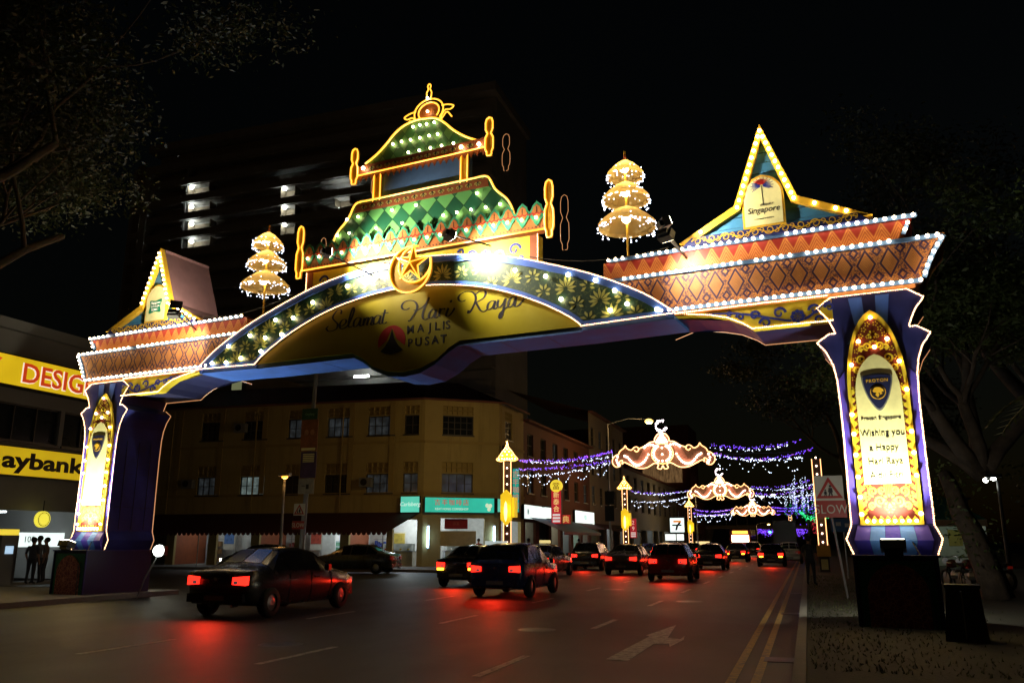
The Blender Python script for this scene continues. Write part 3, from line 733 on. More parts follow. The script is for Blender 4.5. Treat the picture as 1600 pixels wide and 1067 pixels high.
def finial(u, z0, z1, v, par):
    h = z1-z0
    pr = [(.0,0),(.055,.0),(.075,.04),(.07,.10),(.115,.17),(.12,.30),(.115,.46),(.075,.53),(.05,.575),(.075,.62),(.105,.68),(.105,.86),(.075,.95),(.0,.985)]
    f = MB(); right = [(u+a, z0+b*h) for a, b in pr]; left = [(u-a, z0+b*h) for a, b in pr[::-1]]
    f.prism(right+left[1:-1], v, v+.07); fo = f.build('finial', M['gold'], par)
    rope('rope_light', right+left[1:-1], v-.02, fo, 'rope_gold', .022, closed=True)
    rope('rope_light', [(p[0], p[1]) for p in right+left[1:-1]], v+1.0, fo, 'rope_dim', .006, closed=False)
a, b = G(*Z1([(88,985)])[0], .15), G(*Z1([(95,712)])[0], .15); finial(a[0], a[1], b[1], .15, EV)
a, b = G(*Z1([(1396,770)])[0], .15), G(*Z1([(1386,468)])[0], .15); finial(a[0], a[1], b[1], .15, EV)
# lantern storey between the roofs
p0 = GL(Z1([(480,575),(515,570),(935,480),(970,475)]), .5)
zl0 = zt-.05; UEL = G(*Z1([(395,450)])[0], .38); UER = G(*Z1([(1065,305)])[0], .38); zu = (UEL[1]+UER[1])/2
ST = MB().prism([(p0[0][0],zl0),(p0[3][0],zl0),(p0[3][0],zu),(p0[0][0],zu)], .56, .75).build('storey', M['steel_blue'], gate)
for a_, b_ in ((p0[0][0], p0[1][0]), (p0[2][0], p0[3][0])):
    po = MB().prism([(a_,zl0),(b_,zl0),(b_,zu),(a_,zu)], .48, .555).build('corner_post', M['gold'], ST)
    rope('rope_light', [(a_,zl0),(a_,zu)], .46, po, 'rope_gold', .02); rope('rope_light', [(b_,zl0),(b_,zu)], .46, po, 'rope_gold', .02)
# upper eave and roof
UE = MB().prism([(UEL[0],zu),(UER[0],zu),(UER[0]-.05,zu+.30),(UEL[0]+.05,zu+.30)], .38, .58).build('upper_eave', M['brown'], gate)
rope('rope_light', [(UEL[0],zu),(UER[0],zu)], .35, UE, 'rope_gold', .024)
hm = MB(); hearts(hm, UEL[0]+.35, UER[0]-.35, zu+.15, 13, .372); tag(hm.build('heart_motif', [M['leaf_print'], M['ink']], UE), kind='stuff')
fr = MB(); n = 22; L = (UER[0]-UEL[0])/n
for k in range(n): c = UEL[0]+L*k; fr.prism([(c,zu-.02),(c+L,zu-.02),(c+L*.72,zu-.10),(c+L*.5,zu-.19),(c+L*.28,zu-.10)], .40, .43)
fr.build('fringe', M['brown'], UE)
tr_ = GL(Z1([(440,390),(500,340),(550,285),(590,235),(635,195),(690,167),(740,155),(805,152),(850,175),(900,215),(960,248),(1020,268)]), .46)
top = smoothline(tr_, 4)
URF = MB().prism(top[::-1] + [(tr_[0][0], zu+.28), (tr_[-1][0], zu+.28)], .46, .60).build('upper_roof', M['check_small'], gate)
rope('rope_light', top, .43, URF, 'rope_gold', .03)
a, b = G(*Z1([(376,495)])[0], .33), G(*Z1([(383,308)])[0], .33); finial(a[0], a[1], b[1], .33, UE)
a, b = G(*Z1([(1082,345)])[0], .33), G(*Z1([(1080,145)])[0], .33); finial(a[0], a[1], b[1], .33, UE)
# crown
cu2, cz2 = G(*Z1([(768,122)])[0], .5)
CR = MB().prism([(cu2+.30*math.cos(2*PI*i/20), cz2+.02+.27*math.sin(2*PI*i/20)) for i in range(20)], .50, .54).build('crown', M['orange'], gate)
for r_ in (.30, .42):
    rope('rope_light', [(cu2+r_*1.12*math.cos(R(-40)+R(260)*i/20), cz2+.03+r_*.9*math.sin(R(-40)+R(260)*i/20)) for i in range(21)], .48, CR, 'rope_gold', .022)
for s in (-1, 1):
    rope('rope_light', smoothline([(cu2+s*.75,cz2-.30),(cu2+s*.60,cz2-.12),(cu2+s*.48,cz2-.22),(cu2+s*.40,cz2-.32)], 5), .48, CR, 'rope_gold', .02)
    rope('rope_light', smoothline([(cu2+s*.42,cz2+.12),(cu2+s*.62,cz2+.10),(cu2+s*.80,cz2+.02),(cu2+s*.70,cz2-.06),(cu2+s*.52,cz2-.05),(cu2+s*.36,cz2-.28)], 5), .48, CR, 'rope_gold', .02)
rope('rope_light', smoothline([(cu2-.05,cz2+.38),(cu2-.08,cz2+.60),(cu2-.03,cz2+.72),(cu2-.05,cz2+.82),(cu2,cz2+.88),(cu2+.05,cz2+.82),(cu2+.03,cz2+.72),(cu2+.08,cz2+.60),(cu2+.05,cz2+.38)], 4), .48, CR, 'rope_gold', .02)
BULBS += [(cu2, .42, cz2, 'bulb'), (cu2-.01, .42, cz2+.42, 'bulb')]
for x, y in Z1([(685,195),(720,185),(755,180),(795,172),(580,285),(625,272),(672,263),(720,252),(768,241),(813,233),(660,328),(717,318),(775,305),(833,293),(895,280)]):
    u, z = G(x, y, .40); BULBS.append((u, .40, z, 'bulb'))
for x, y in Z1([(425,410),(935,300),(1028,285)]): u, z = G(x, y, .30); BULBS.append((u, .30, z, 'bulb_arch'))
for x, y in Z1([(340,677),(398,663),(290,760),(352,748),(492,722),(575,628),(628,696),(700,603),(842,655),(913,640),(987,626),(1063,613),(1138,597),(1018,540)]):
    u, z = G(x, y, .39); BULBS.append((u, .39, z, 'bulb'))
# crescent and star
kx, kz = G(641, 421, -.45)
def circ(cx, cz_, r, a0, a1, n=26): return [(cx+r*math.cos(a0+(a1-a0)*i/n), cz_+r*math.sin(a0+(a1-a0)*i/n)) for i in range(n+1)]
oc = circ(kx, kz, .62, R(80), R(375)); ic = circ(kx+.14, kz+.12, .48, R(378), R(78))
CS = MB().prism(oc+ic, -.45, -.36).build('crescent', M['gold'], gate)
rope('rope_light', oc+ic, -.47, CS, 'rope_gold', .024, closed=True)
sx, sz = G(*Z1([(678,905)])[0], -.46); sp_ = []
for k in range(10): a = PI/2-.12+PI*k/5; r_ = .50 if k % 2 == 0 else .20; sp_.append((sx+r_*math.cos(a), sz+r_*math.sin(a)))
ss = MB(); o_ = len(ss.v); ss.add([(p[0], -.46, p[1]) for p in sp_] + [(sx, -.56, sz), (sx, -.40, sz)], [(i, (i+1) % 10, 10) for i in range(10)] + [((i+1) % 10, i, 11) for i in range(10)])
SO = ss.build('star', M['gold'], gate); rope('rope_light', sp_, -.47, SO, 'rope_gold', .022, closed=True)
for k in range(0, 10, 2): MB().tube([(sp_[k][0], -.48, sp_[k][1]), (sx, -.58, sz)], .014, 5).build('rope_light', M['rope_gold'], SO)
MB().tube([(kx, -.36, kz), (kx, -.2, kz)], .05).build('bracket', M['black'], CS)

# --- the bulbs themselves, each one its own part
def bulb_mesh(name, r, mat):
    mb = MB().ball((0,0,0), r, 0, 8, 5).lathe([(r*.55, 0), (r*.5, r*1.5)], (0,0,0), 6, 1)
    mb.v = [(x, y if i < 34 else y, z) for i, (x, y, z) in enumerate(mb.v)]
    me = MB().ball((0,0,0), r, 0, 8, 5).mesh(name, [M[mat]], True); return me
BM = {'bulb': bulb_mesh('bulb', .036, 'bulb'), 'bulb_arch': bulb_mesh('bulb_big', .050, 'bulb_big'), 'bulb_red': bulb_mesh('bulb_amber', .038, 'bulb_red'), 'bulb_small': bulb_mesh('bulb_low', .030, 'bulb')}
def camdist(b): return (GO + GU*b[0] + GV*b[1] + Vector((0,0,b[2])) - CC).length
BULBS.sort(key=camdist)
for b in BULBS[:296]:
    link('bulb', BM[b[3]], gate, (b[0], b[1], b[2]))
rest = MB()
for b in BULBS[296:]: rest.ball((b[0], b[1], b[2]), .036, 0, 6, 4)
tag(rest.build('bulb_rows', M['bulb'], gate, True), kind='stuff')
sk = MB()
for b in BULBS: sk.tube([(b[0], b[1]+.03, b[2]), (b[0], b[1]+.11, b[2])], .022, 5)
tag(sk.build('lamp_holders', M['black'], gate), kind='stuff')

def lamp(kind, loc, energy, color, size=.05, spot=None, aim=None, name='lamp_light', blend=.6):
    d = bpy.data.lights.new(name, kind); d.energy = energy; d.color = color
    if kind in ('POINT', 'SPOT'): d.shadow_soft_size = size
    if spot: d.spot_size = R(spot); d.spot_blend = blend
    o = bpy.data.objects.new(name, d); COL.objects.link(o); o.location = loc
    if aim is not None: o.rotation_euler = (Vector(aim)-Vector(loc)).to_track_quat('-Z', 'Y').to_euler()
    return o
def GW(u, v, z): return GO + GU*u + GV*v + Vector((0,0,z))
def floodlight(label, foot, head, aim, energy, color=(1,.86,.62), spot=95, group='floodlights clamped to the festive gate', size=.13):
    H = GW(*head); A = GW(*aim); t = thing('floodlight', label, 'floodlight', H, 0, group)
    q = (A-H).to_track_quat('-Z', 'Y').to_matrix().to_4x4()
    MB().box(-size*1.25, size*1.25, -size*.8, size*.8, -.02, .14).box(-size*.9, size*.9, -size*.5, size*.5, .14, .22).xf(q).build('housing', M['black'], t)
    MB().box(-size*1.1, size*1.1, -size*.68, size*.68, -.035, -.022).xf(q).build('lens', glow('floodlight_lens', color, 20), t)
    if foot: MB().tube([GW(*foot)-H, q @ Vector((0,0,.16))], .022, 6).build('arm', M['black'], t)
    l = lamp('SPOT', H + (A-H).normalized()*.06, energy, color, .08, spot, A, 'floodlight_beam')
    return t
a = G(515, 395, -1.0); floodlight('black floodlight on a thin arm lighting the left side of the green roof eave', (a[0]+.85, -.2, 8.42), (a[0], -1.0, a[1]), (a[0]+.95, .25, 8.95), 1150, spot=120)
a = G(706, 369, -1.0); floodlight('black floodlight on a thin arm just right of the crescent moon', (a[0]+.65, -.2, 8.70), (a[0], -1.0, a[1]), (a[0]+.80, .25, 8.40), 1000, spot=120)
for sgn, side_ in ((1, 'right'), (-1, 'left')):
    for y, nm, az in ((350, 'upper', 8.9), (373, 'lower', 7.35)):
        hz = 8.22 if nm == 'upper' else 7.88
        floodlight('%s of the two black floodlights beside the %s gable' % (nm, side_), (sgn*7.35, -.05, 7.70), (sgn*7.2, -1.0, hz), (sgn*(8.7 if nm == 'upper' else 7.6), 0, az), 520 if nm == 'upper' else 300)
for sgn, side_ in ((1, 'greeting text'), (-1, 'washed out panel')):  # added fill lamps behind the gate, brightening the near SLOW sign
    t = thing('added_fill_lamp', 'added fill lamp behind the rear foot of the pillar with the %s' % side_, 'lamp', GW(sgn*UC, T+.30, 1.36))
    MB().ball((0,0,.22), .07, 0, 8, 6).build('bulb', M['bulb_big'], t); MB().lathe([(.05,0),(.06,.12),(.04,.16)], seg=8).build('socket', M['black'], t)
    lamp('POINT', GW(sgn*UC, T+.62, 1.66), 170 if sgn > 0 else 50, (1, .93, .70), .1, name='added_fill_light')
for sgn, side_ in ((1, 'greeting text'), (-1, 'washed out panel')):
    floodlight('squat black floodlight at the striped foot of the pillar with the %s' % side_, None, (sgn*UC, -.72, 1.58), (sgn*UC, -.02, 3.9), 1350 if sgn > 0 else 2300, (1, .95, .66), 92, size=.17)

# --- tiered parasols on the gate
def parasol(u, label):
    zb = 8.0; t = thing('tiered_parasol', label, 'parasol', GW(u, .8, 7.95), 0, 'gold tiered parasols on the gate')
    MB().tube([(0,0,0), (0,0,3.05)], .03, 8).build('pole', M['gold'], t)
    fm = M['fabric']
    for k, (zr, rr, h) in enumerate(((1.13,.70,.46), (1.82,.57,.42), (2.45,.45,.36))):
        prof = [(.05, zr+h), (rr*.45, zr+h*.72), (rr*.8, zr+h*.30), (rr, zr), (rr*1.01, zr-.10)]
        c = MB().lathe(prof, seg=20).build('canopy', fm, t)
        fl = MB()
        for i in range(int(70*rr/.7)+20):
            a = 2*PI*random.random(); d = random.random()**2*.34; fl.octa((rr*1.02*math.cos(a), rr*1.02*math.sin(a), zr-.08-d*.7*(.6)), .019)
        for i in range(20):
            a = 2*PI*random.random(); rr2 = rr*(.72+.3*random.random()); fl.octa((rr2*math.cos(a), rr2*math.sin(a), zr+.05+.22*(1-rr2/rr)), .016)
        tag(fl.build('fairy_light_fringe', M['fairy_bright'], c), kind='stuff')
        b = MB().ball((.0,-.09,zr+.10), .11).build('bulb', M['bulb_big'], t)
        lamp('POINT', GW(u, .8, 7.95)+Vector((0,-.10,zr+.04)), 48, (1,.74,.36), .05, name='parasol_bulb_light')
    MB().tube([(0,0,2.8), (0,0,2.92), (0,0,3.05)], [.03,.04,.005], 6).build('finial', M['brown'], t)
def fabric():
    m, nt, b = newmat('gold_parasol_cloth'); b.inputs['Base Color'].default_value = (.70,.47,.13,1); b.inputs['Roughness'].default_value = .7
    tr = nt.nodes.new('ShaderNodeBsdfTranslucent'); tr.inputs[0].default_value = (.85,.58,.18,1); mx = nt.nodes.new('ShaderNodeMixShader'); mx.inputs[0].default_value = .55
    nt.links.new(b.outputs[0], mx.inputs[1]); nt.links.new(tr.outputs[0], mx.inputs[2]); nt.links.new(mx.outputs[0], nt.nodes['Material Output'].inputs[0]); return m
M['fabric'] = fabric()
parasol(G(980, 357, .8)[0], 'gold three tier parasol with white fairy light fringe right of the green roof')
parasol(G(414, 450, .8)[0], 'gold three tier parasol with white fairy light fringe beside the left gable')
cb = MB()
for u0, z0, u1, z1, sg in ((-6.9,8.0,-3.6,8.25,.18),(3.6,8.25,7.0,7.95,.2),(-.6,8.72,2.2,8.5,.1)):
    cb.tube([(u0+(u1-u0)*q, -.22, z0+(z1-z0)*q-4*sg*q*(1-q)) for q in [i/10 for i in range(11)]], .011, 4)
for s in (-1, 1): cb.tube([(s*UC+.30, -.16, 1.62), (s*UC+.42, -.34, 1.36), (s*UC+.50, -.66, .9), (s*UC+.55, -.68, .1)], .014, 5)
tag(cb.build('power_cable', M['wire'], gate), kind='stuff')
sm = MB()
for s in (-1, 1):
    for k in range(3): v_ = .35+.45*k; sm.box(s*UC-s*.722-.004, s*UC-s*.722+.004, v_, v_+.012, 1.95, 4.6)
    for z in (2.6, 3.6): sm.box(s*UC-s*.722-.004, s*UC-s*.722+.004, .02, T-.02, z, z+.010)
for u in (-3.9,-2.7,2.7,3.9): sm.box(u, u+.012, 0, 1.25, 6.296, 6.302)
tag(sm.build('panel_joints', M['black'], gate), kind='stuff')


# ------------------------------------------------------------------ ground, road, pavements
def sheet(name, rects, z, mat, kind='structure', parent=None):
    mb = MB()
    for x0, x1, y0, y1 in rects: mb.add([(x0,y0,z),(x1,y0,z),(x1,y1,z),(x0,y1,z)], [(0,1,2,3)])
    return tag(mb.build(name, mat, parent), kind=kind)
KX = -0.28                                    # right kerb face
LX = -13.3                                    # left kerb face
sheet('ground', [(-700, 700, -200, 1200)], -.03, M['dirt'])
LN = -18.7                                    # the kerb steps back before the side street
sheet('road', [(LX, KX, -60, 700), (-90, LX, 22, 41.5), (LN, LX, -60, 22)], 0, M['asphalt'])
def slab(name, x0, x1, y0, y1, z, mat):
    return tag(MB().box(x0, x1, y0, y1, -.05, z).build(name, mat), kind='structure')
slab('ground', KX+.15, 60, -40, 500, .12, M['turf'])
slab('kerb', KX, KX+.146, -40, 500, .135, M['kerb'])
slab('pavement', -90, LN-.154, -40, 21.8, .12, M['paving']); slab('kerb', LN-.15, LN, -40, 22, .135, M['kerb'])
slab('pavement', -90, LX-.154, 41.7, 500, .12, M['paving']); slab('kerb', LX-.15, LX, 41.5, 500, .135, M['kerb'])
slab('kerb', -90, LN-.156, 21.84, 21.98, .135, M['kerb']); slab('kerb', -90, LX-.156, 41.5, 41.66, .135, M['kerb'])
mk = []
for x in (-.98, -.70): mk.append((x-.055, x+.055, -20, 300))
sheet('road_marking', [mk[0]], .004, M['line_yellow']); sheet('road_marking', [mk[1]], .004, M['line_yellow'])
for x in (-3.95, -7.1, -10.2):
    sheet('road_marking', [(x-.06, x+.06, y, y+2.0) for y in range(-8, 240, 6)], .004, M['line_white'])
sheet('road_marking', [(-18.4, -13.5, 22.3, 22.6)], .004, M['line_white'])
ar = [(105,480),(262,398),(250,394),(358,357),(328,402),(372,408),(388,395),(385,410),(335,435),(332,424),(278,424),(185,485)]
av = [atZ(900+x*.4375, 820+y*.4372) for x, y in ar]
for i, (x, y) in enumerate(((-4.9,15.5),(-8.1,12.0),(-3.2,24.0),(-6.4,29.0))):
    mh = MB().lathe([(0,.006),(.30,.006),(.33,.003),(.36,.001)], seg=20).build('manhole_cover', M['black'], None, False, (x, y, 0)); tag(mh, 'round black iron manhole cover in the road, %s' % ('in front of the near arrow','out in the near middle lanes','beyond the arrow in the near lane','in the middle lane behind the arrow')[i], 'manhole cover', 'manhole covers in the road')
for y in (12.5, 20.5, 28.5): tag(MB().box(KX-.42, KX-.02, y, y+.5, -.01, .006).build('drain_grating', M['black']), 'iron drain grating by the right kerb, %s' % {12.5:'nearest of three',20.5:'middle one of three',28.5:'farthest of three'}[y], 'drain', 'drain gratings by the kerb')
tag(MB().add([(p.x, p.y, .004) for p in av], [list(range(len(av)))]).build('road_marking', M['line_white']), kind='structure')
gm = MB()                                     # grass blades along the verge
for i in range(3500):
    x = KX+.2+abs(random.gauss(0, 1.6)); y = 11+random.random()**1.3*30; h = .02+.035*random.random(); a = random.random()*PI
    dx, dy = math.cos(a)*.012, math.sin(a)*.012; lx, ly = random.uniform(-.03,.03), random.uniform(-.03,.03)
    gm.add([(x-dx,y-dy,.118),(x+dx,y+dy,.118),(x+lx,y+ly,.12+h)], [(0,1,2)])
tag(gm.build('grass', M['grass']), kind='stuff')

# ------------------------------------------------------------------ building kit
def streaky(name, c):
    m, nt, b = newmat(name); x, y, z, v = coords(nt); mp = nt.nodes.new('ShaderNodeMapping'); mp.inputs['Scale'].default_value = (2.2, 2.2, .16); nt.links.new(v, mp.inputs[0])
    s1 = noise(nt, mp.outputs[0], 1.3, 5, .7); n1 = noise(nt, v, .7, 5, .65)
    col = colmix(nt, n1, tuple(q*.72 for q in c), tuple(q*1.12 for q in c)); col = colmix(nt, (s1-.52)*2.4, col, tuple(q*.38 for q in c))
    nt.links.new(col, b.inputs['Base Color']); b.inputs['Roughness'].default_value = .85; bump(nt, b, noise(nt, v, 30, 3), .15); return m
M['wall_yellow'] = streaky('ochre_render', (.42,.33,.12))
M['wall_yellow_dim'] = paint('ochre_trim', (.36,.27,.09), .8, scale=.8)
M['wall_brick'] = paint('red_brown_render', (.11,.036,.024), .8, scale=.7, bmp=.15, bscale=25)
M['wall_pale'] = paint('pale_render', (.30,.25,.18), .8, scale=.6, bmp=.12, bscale=25)
M['wall_grey'] = paint('grey_concrete', (.22,.22,.21), .85, scale=.4, bmp=.2, bscale=20)
M['tile_roof'] = paint('brown_roof_tiles', (.16,.06,.045), .85, scale=2)
M['frame'] = paint('dark_window_frame', (.06,.055,.05), .4)
M['shade'] = paint('dark_interior', (.05,.045,.04), .9)
M['shop_wall'] = paint('white_shop_wall', (.62,.62,.58), .7)
M['awning'] = paint('dark_red_awning', (.07,.018,.018), .8, scale=4)
M['awning_blue'] = paint('blue_tarpaulin', (.04,.10,.22), .6, scale=3)
M['steel'] = paint('steel_counter', (.35,.36,.38), .35, metal=.7)
def glass(name, tint, em=0, ec=(1,1,1)):
    m, nt, b = newmat(name); x, y, z, v = coords(nt)
    n1 = noise(nt, v, 1.7, 2)
    nt.links.new(colmix(nt, n1, tuple(q*.5 for q in tint), tint), b.inputs['Base Color']); b.inputs['Roughness'].default_value = .12
    if em:
        b.inputs['Emission Color'].default_value = (*ec, 1); nt.links.new(((n1-.3)*em*2.2).max(em*.25).k, b.inputs['Emission Strength'])
        m.cycles.emission_sampling = 'NONE'
    return m
M['pane_dark'] = glass('dark_pane', (.02,.024,.028))
M['pane_dim'] = glass('curtained_pane', (.10,.11,.11), .035, (.75,.9,1))
M['pane_lit'] = glass('lit_pane', (.3,.34,.34), .30, (.75,1,.95))
M['tube_white'] = glow('white_fluorescent_tube', (.82,.95,1), 9)
M['tube_blue'] = glow('blue_white_tube', (.42,.68,1), 10)
def wallsz(px, py, P0, P1):
    d = ray(px, py); t2 = Vector((P1[0]-P0[0], P1[1]-P0[1], 0)).normalized(); n = Vector((-t2.y, t2.x, 0))
    P = Vector((P0[0], P0[1], 0)); t = (P-CC).dot(n)/d.dot(n); Q = CC+d*t
    return (Q-P).dot(t2), Q.z
def wallM(P0, P1, root):
    """matrix: (s to the viewer's right, depth into the building, z) -> root-local"""
    t = Vector((P1[0]-P0[0], P1[1]-P0[1], 0)).normalized(); n = Vector((-t.y, t.x, 0)); m = Matrix.Identity(4)
    for i in range(3): m[i][0], m[i][1], m[i][2] = t[i], n[i], (0,0,1)[i]
    m.translation = Vector((P0[0]-root.x, P0[1]-root.y, 0)); return m
def wall(P0, P1, z0, z1, holes, root, name, mat, depth=.22, thick=.3):
    L = math.hypot(P1[0]-P0[0], P1[1]-P0[1]); xs = sorted({0, L, *[h[0] for h in holes], *[h[1] for h in holes]}); zs = sorted({z0, z1, *[h[2] for h in holes], *[h[3] for h in holes]})
    mb = MB()
    for a, b in zip(xs, xs[1:]):
        for c, d in zip(zs, zs[1:]):
            mx, mz = (a+b)/2, (c+d)/2
            if any(h[0] < mx < h[1] and h[2] < mz < h[3] for h in holes): continue
            mb.add([(a,0,c),(b,0,c),(b,0,d),(a,0,d)], [(0,1,2,3)])
    for a, b, c, d in holes:
        mb.add([(a,0,c),(b,0,c),(b,depth,c),(a,depth,c)], [(0,1,2,3)]); mb.add([(a,0,d),(a,depth,d),(b,depth,d),(b,0,d)], [(0,1,2,3)])
        mb.add([(a,0,c),(a,depth,c),(a,depth,d),(a,0,d)], [(0,1,2,3)]); mb.add([(b,0,c),(b,0,d),(b,depth,d),(b,depth,c)], [(0,1,2,3)])
    mb.xf(wallM(P0, P1, root.location)); return mb.build(name, mat, root)
def window(P0, P1, h, root, pane='pane_dark', nx=4, nz=2, depth=.15):
    a, b, c, d = h; f = MB(); w = .05
    for s0, s1, q0, q1 in ((a,b,c,c+w),(a,b,d-w,d),(a,a+w,c+w,d-w),(b-w,b,c+w,d-w)): f.box(s0, s1, depth-.05, depth+.05, q0, q1)
    for i in range(1, nx): x = a+(b-a)*i/nx; f.box(x-.022, x+.022, depth-.035, depth+.035, c+w, d-w)
    for i in range(1, nz): z = c+(d-c)*i/nz; f.box(a+w, b-w, depth-.03, depth+.03, z-.02, z+.02)
    Mx = wallM(P0, P1, root.location); wo = f.xf(Mx).build('window', M['frame'], root)
    MB().box(a-.05, b+.05, -.09, .04, c-.08, c-.002).xf(Mx).build('sill', M['frame'], wo)
    MB().box(a+.01, b-.01, depth+.055, depth+.075, c+.01, d-.01).xf(Mx).build('pane', M[pane], wo); return wo
def vents(P0, P1, h, root, nx=5, nz=2, mat='wall_yellow_dim'):
    a, b, c, d = h; f = MB(); sx = (b-a)/nx; sz_ = (d-c)/nz; w = .05
    for i in range(nx+1): f.box(a+sx*i-w/2, a+sx*i+w/2, .02, .16, c, d)
    for j in range(nz+1): f.box(a, b, .025, .155, c+sz_*j-w/2, c+sz_*j+w/2)
    f.box(a, b, .16, .18, c, d); Mx = wallM(P0, P1, root.location)
    return f.xf(Mx).build('vent_block', M[mat], root)
def at_wall(P0, P1, s, out, z):
    t = Vector((P1[0]-P0[0], P1[1]-P0[1], 0)).normalized(); n = Vector((-t.y, t.x, 0)); return Vector((P0[0], P0[1], 0)) + t*s - n*out + Vector((0,0,z))
def sign_box(label, P0, P1, rect_px, out=.15, th=.22, face=(.8,.8,.8), em=1.0, texts=(), name='shop_sign', cat='sign', group=None, frame='black', extra=None):
    (s0, z1), (s1, z0) = wallsz(rect_px[0], rect_px[1], P0, P1), wallsz(rect_px[2], rect_px[3], P0, P1)
    w, h = abs(s1-s0), abs(z1-z0); c = at_wall(P0, P1, (s0+s1)/2, out, (z0+z1)/2)
    t2 = math.atan2(P1[1]-P0[1], P1[0]-P0[0]); t = thing(name, label, cat, c, t2, group)
    MB().box(-w/2-.03, w/2+.03, .0, th, -h/2-.03, h/2+.03).build('case', M[frame], t)
    m, nt, b = newmat('lit_sign_face'); x, y, z, v = coords(nt); n1 = noise(nt, v, .9, 2)
    b.inputs['Base Color'].default_value = (*face, 1); b.inputs['Emission Color'].default_value = (*face, 1); b.inputs['Roughness'].default_value = .35
    if em: nt.links.new((n1*em*.7 + em*.65).k, b.inputs['Emission Strength'])
    fo = MB().box(-w/2, w/2, -.02, -.001, -h/2, h/2).build('face', m, t)
    for body, size, x_, z_, col, kw in texts:
        tm = text_mb(body, size*h, lambda a, b_, d_: (x_*w+a, -.028-d_, z_*h+b_), **kw)
        mm = glow('sign_ink', col, max(em, .0)*.75, col, False) if em and max(col) > .3 else paint('sign_ink', col, .5)
        tm.build('lettering', mm, fo)
    if extra: extra(fo, w, h)
    return t

# ------------------------------------------------------------------ corner coffee shop
cA, cB, cC, cD = (-22.15, 47.0), (-18.3, 50.0), (-43.0, 45.1), (-18.3, 74.0)
shop = thing('corner_shophouse', 'three storey ochre corner shophouse with vent blocks and a lit coffee shop below', 'building', (cA[0], cA[1], 0))
zU = (wallsz(590, 680, cC, cA)[1], wallsz(590, 650, cC, cA)[1]); zUv = (zU[1]+.06, wallsz(590, 635, cC, cA)[1])
zL = (wallsz(590, 770, cC, cA)[1], wallsz(590, 740, cC, cA)[1]); zLv = (zL[1]+.06, wallsz(590, 722, cC, cA)[1])
ROOFZ = 10.35
def sp(px0, px1, P0, P1, y=660): return wallsz(px0, y, P0, P1)[0], wallsz(px1, y, P0, P1)[0]
LW = [(316,351),(382,419),(451,472),(512,552),(575,617),(632,655)]
holes = []; W_ = []
for i, (a, b) in enumerate(LW):
    s0, s1 = sp(a, b, cC, cA)
    W_.append((s0, s1)); holes += [(s0, s1, *zU), (s0, s1, *zUv), (s0, s1, *zL), (s0, s1, *zLv)]
LenCA = math.hypot(cA[0]-cC[0], cA[1]-cC[1])
arc_h = [(s, s+2.5, .13, 2.85) for s in (.6, 3.7, 6.8, 9.9, 13.0, 16.1)]
wall(cC, cA, 0, ROOFZ, holes + arc_h + [(19.0, LenCA-.35, .13, 2.9)], shop, 'wall', M['wall_yellow'])
for i, (s0, s1) in enumerate(W_):
    window(cC, cA, (s0, s1, *zU), shop, ('pane_dark','pane_dark','pane_dim','pane_dim','pane_dim','pane_dark')[i], 4 if s1-s0 > 1.2 else 2)
    window(cC, cA, (s0, s1, *zL), shop, ('pane_dim','pane_lit','pane_dark','pane_dark','pane_dim','pane_dim')[i], 4 if s1-s0 > 1.2 else 2)
    n = 5 if s1-s0 > 1.2 else 3
    vents(cC, cA, (s0, s1, *zUv), shop, n); vents(cC, cA, (s0, s1, *zLv), shop, n)
LAB = math.hypot(cB[0]-cA[0], cB[1]-cA[1])
hs = []; s0, s1 = sp(692, 740, cA, cB); s0 = max(.2, s0); s1 = min(LAB-.3, s1)
o0, o1 = sp(688, 757, cA, cB, 840); o0 = max(.5, o0); o1 = min(LAB-.5, o1)
hs = [(s0, s1, *zU), (s0, s1, *zUv), (s0, s1, *zL), (s0, s1, *zLv), (o0, o1, .13, 3.0)]
wall(cA, cB, 0, ROOFZ, hs, shop, 'wall', M['wall_yellow'])
window(cA, cB, (s0, s1, *zU), shop, 'pane_dark', 5, 3); window(cA, cB, (s0, s1, *zL), shop, 'pane_dim', 4, 2); vents(cA, cB, (s0, s1, *zUv), shop, 6); vents(cA, cB, (s0, s1, *zLv), shop, 6)
cE = (-18.3, 55.0)
hs = [(1.2, 2.6, *zU), (1.2, 2.6, *zUv), (1.2, 2.6, *zL), (1.2, 2.6, *zLv), (.5, 4.4, .13, 2.9)]
wall(cB, cE, 0, ROOFZ, hs, shop, 'wall', M['wall_yellow'])
window(cB, cE, (1.2, 2.6, *zU), shop, 'pane_dark', 4, 3); window(cB, cE, (1.2, 2.6, *zL), shop, 'pane_dark', 4, 2); vents(cB, cE, (1.2, 2.6, *zUv), shop, 4); vents(cB, cE, (1.2, 2.6, *zLv), shop, 4)
def rel(p, z): return (p[0]-cA[0], p[1]-cA[1], z)
rm = MB(); e = .5
ringo = [(cC[0], cC[1]-e), (cA[0]+.15, cA[1]-e), (cB[0]+e, cB[1]-.2), (cE[0]+e, cE[1])]; ringi = [(cC[0], cC[1]+5.5), (cA[0]-2.5, cA[1]+5.5), (cB[0]-4.5, cB[1]+4.0), (cE[0]-5.0, cE[1])]
for i in range(3): rm.add([rel(ringo[i], ROOFZ+.02), rel(ringo[i+1], ROOFZ+.02), rel(ringi[i+1], ROOFZ+2.3), rel(ringi[i], ROOFZ+2.3)], [(0,1,2,3)])
for i in range(3): rm.add([rel(ringo[i], ROOFZ-.12), rel(ringo[i+1], ROOFZ-.12), rel(ringo[i+1], ROOFZ+.02), rel(ringo[i], ROOFZ+.02)], [(0,1,2,3)])
rm.build('roof', M['tile_roof'], shop)
bd = MB()                                      # string courses
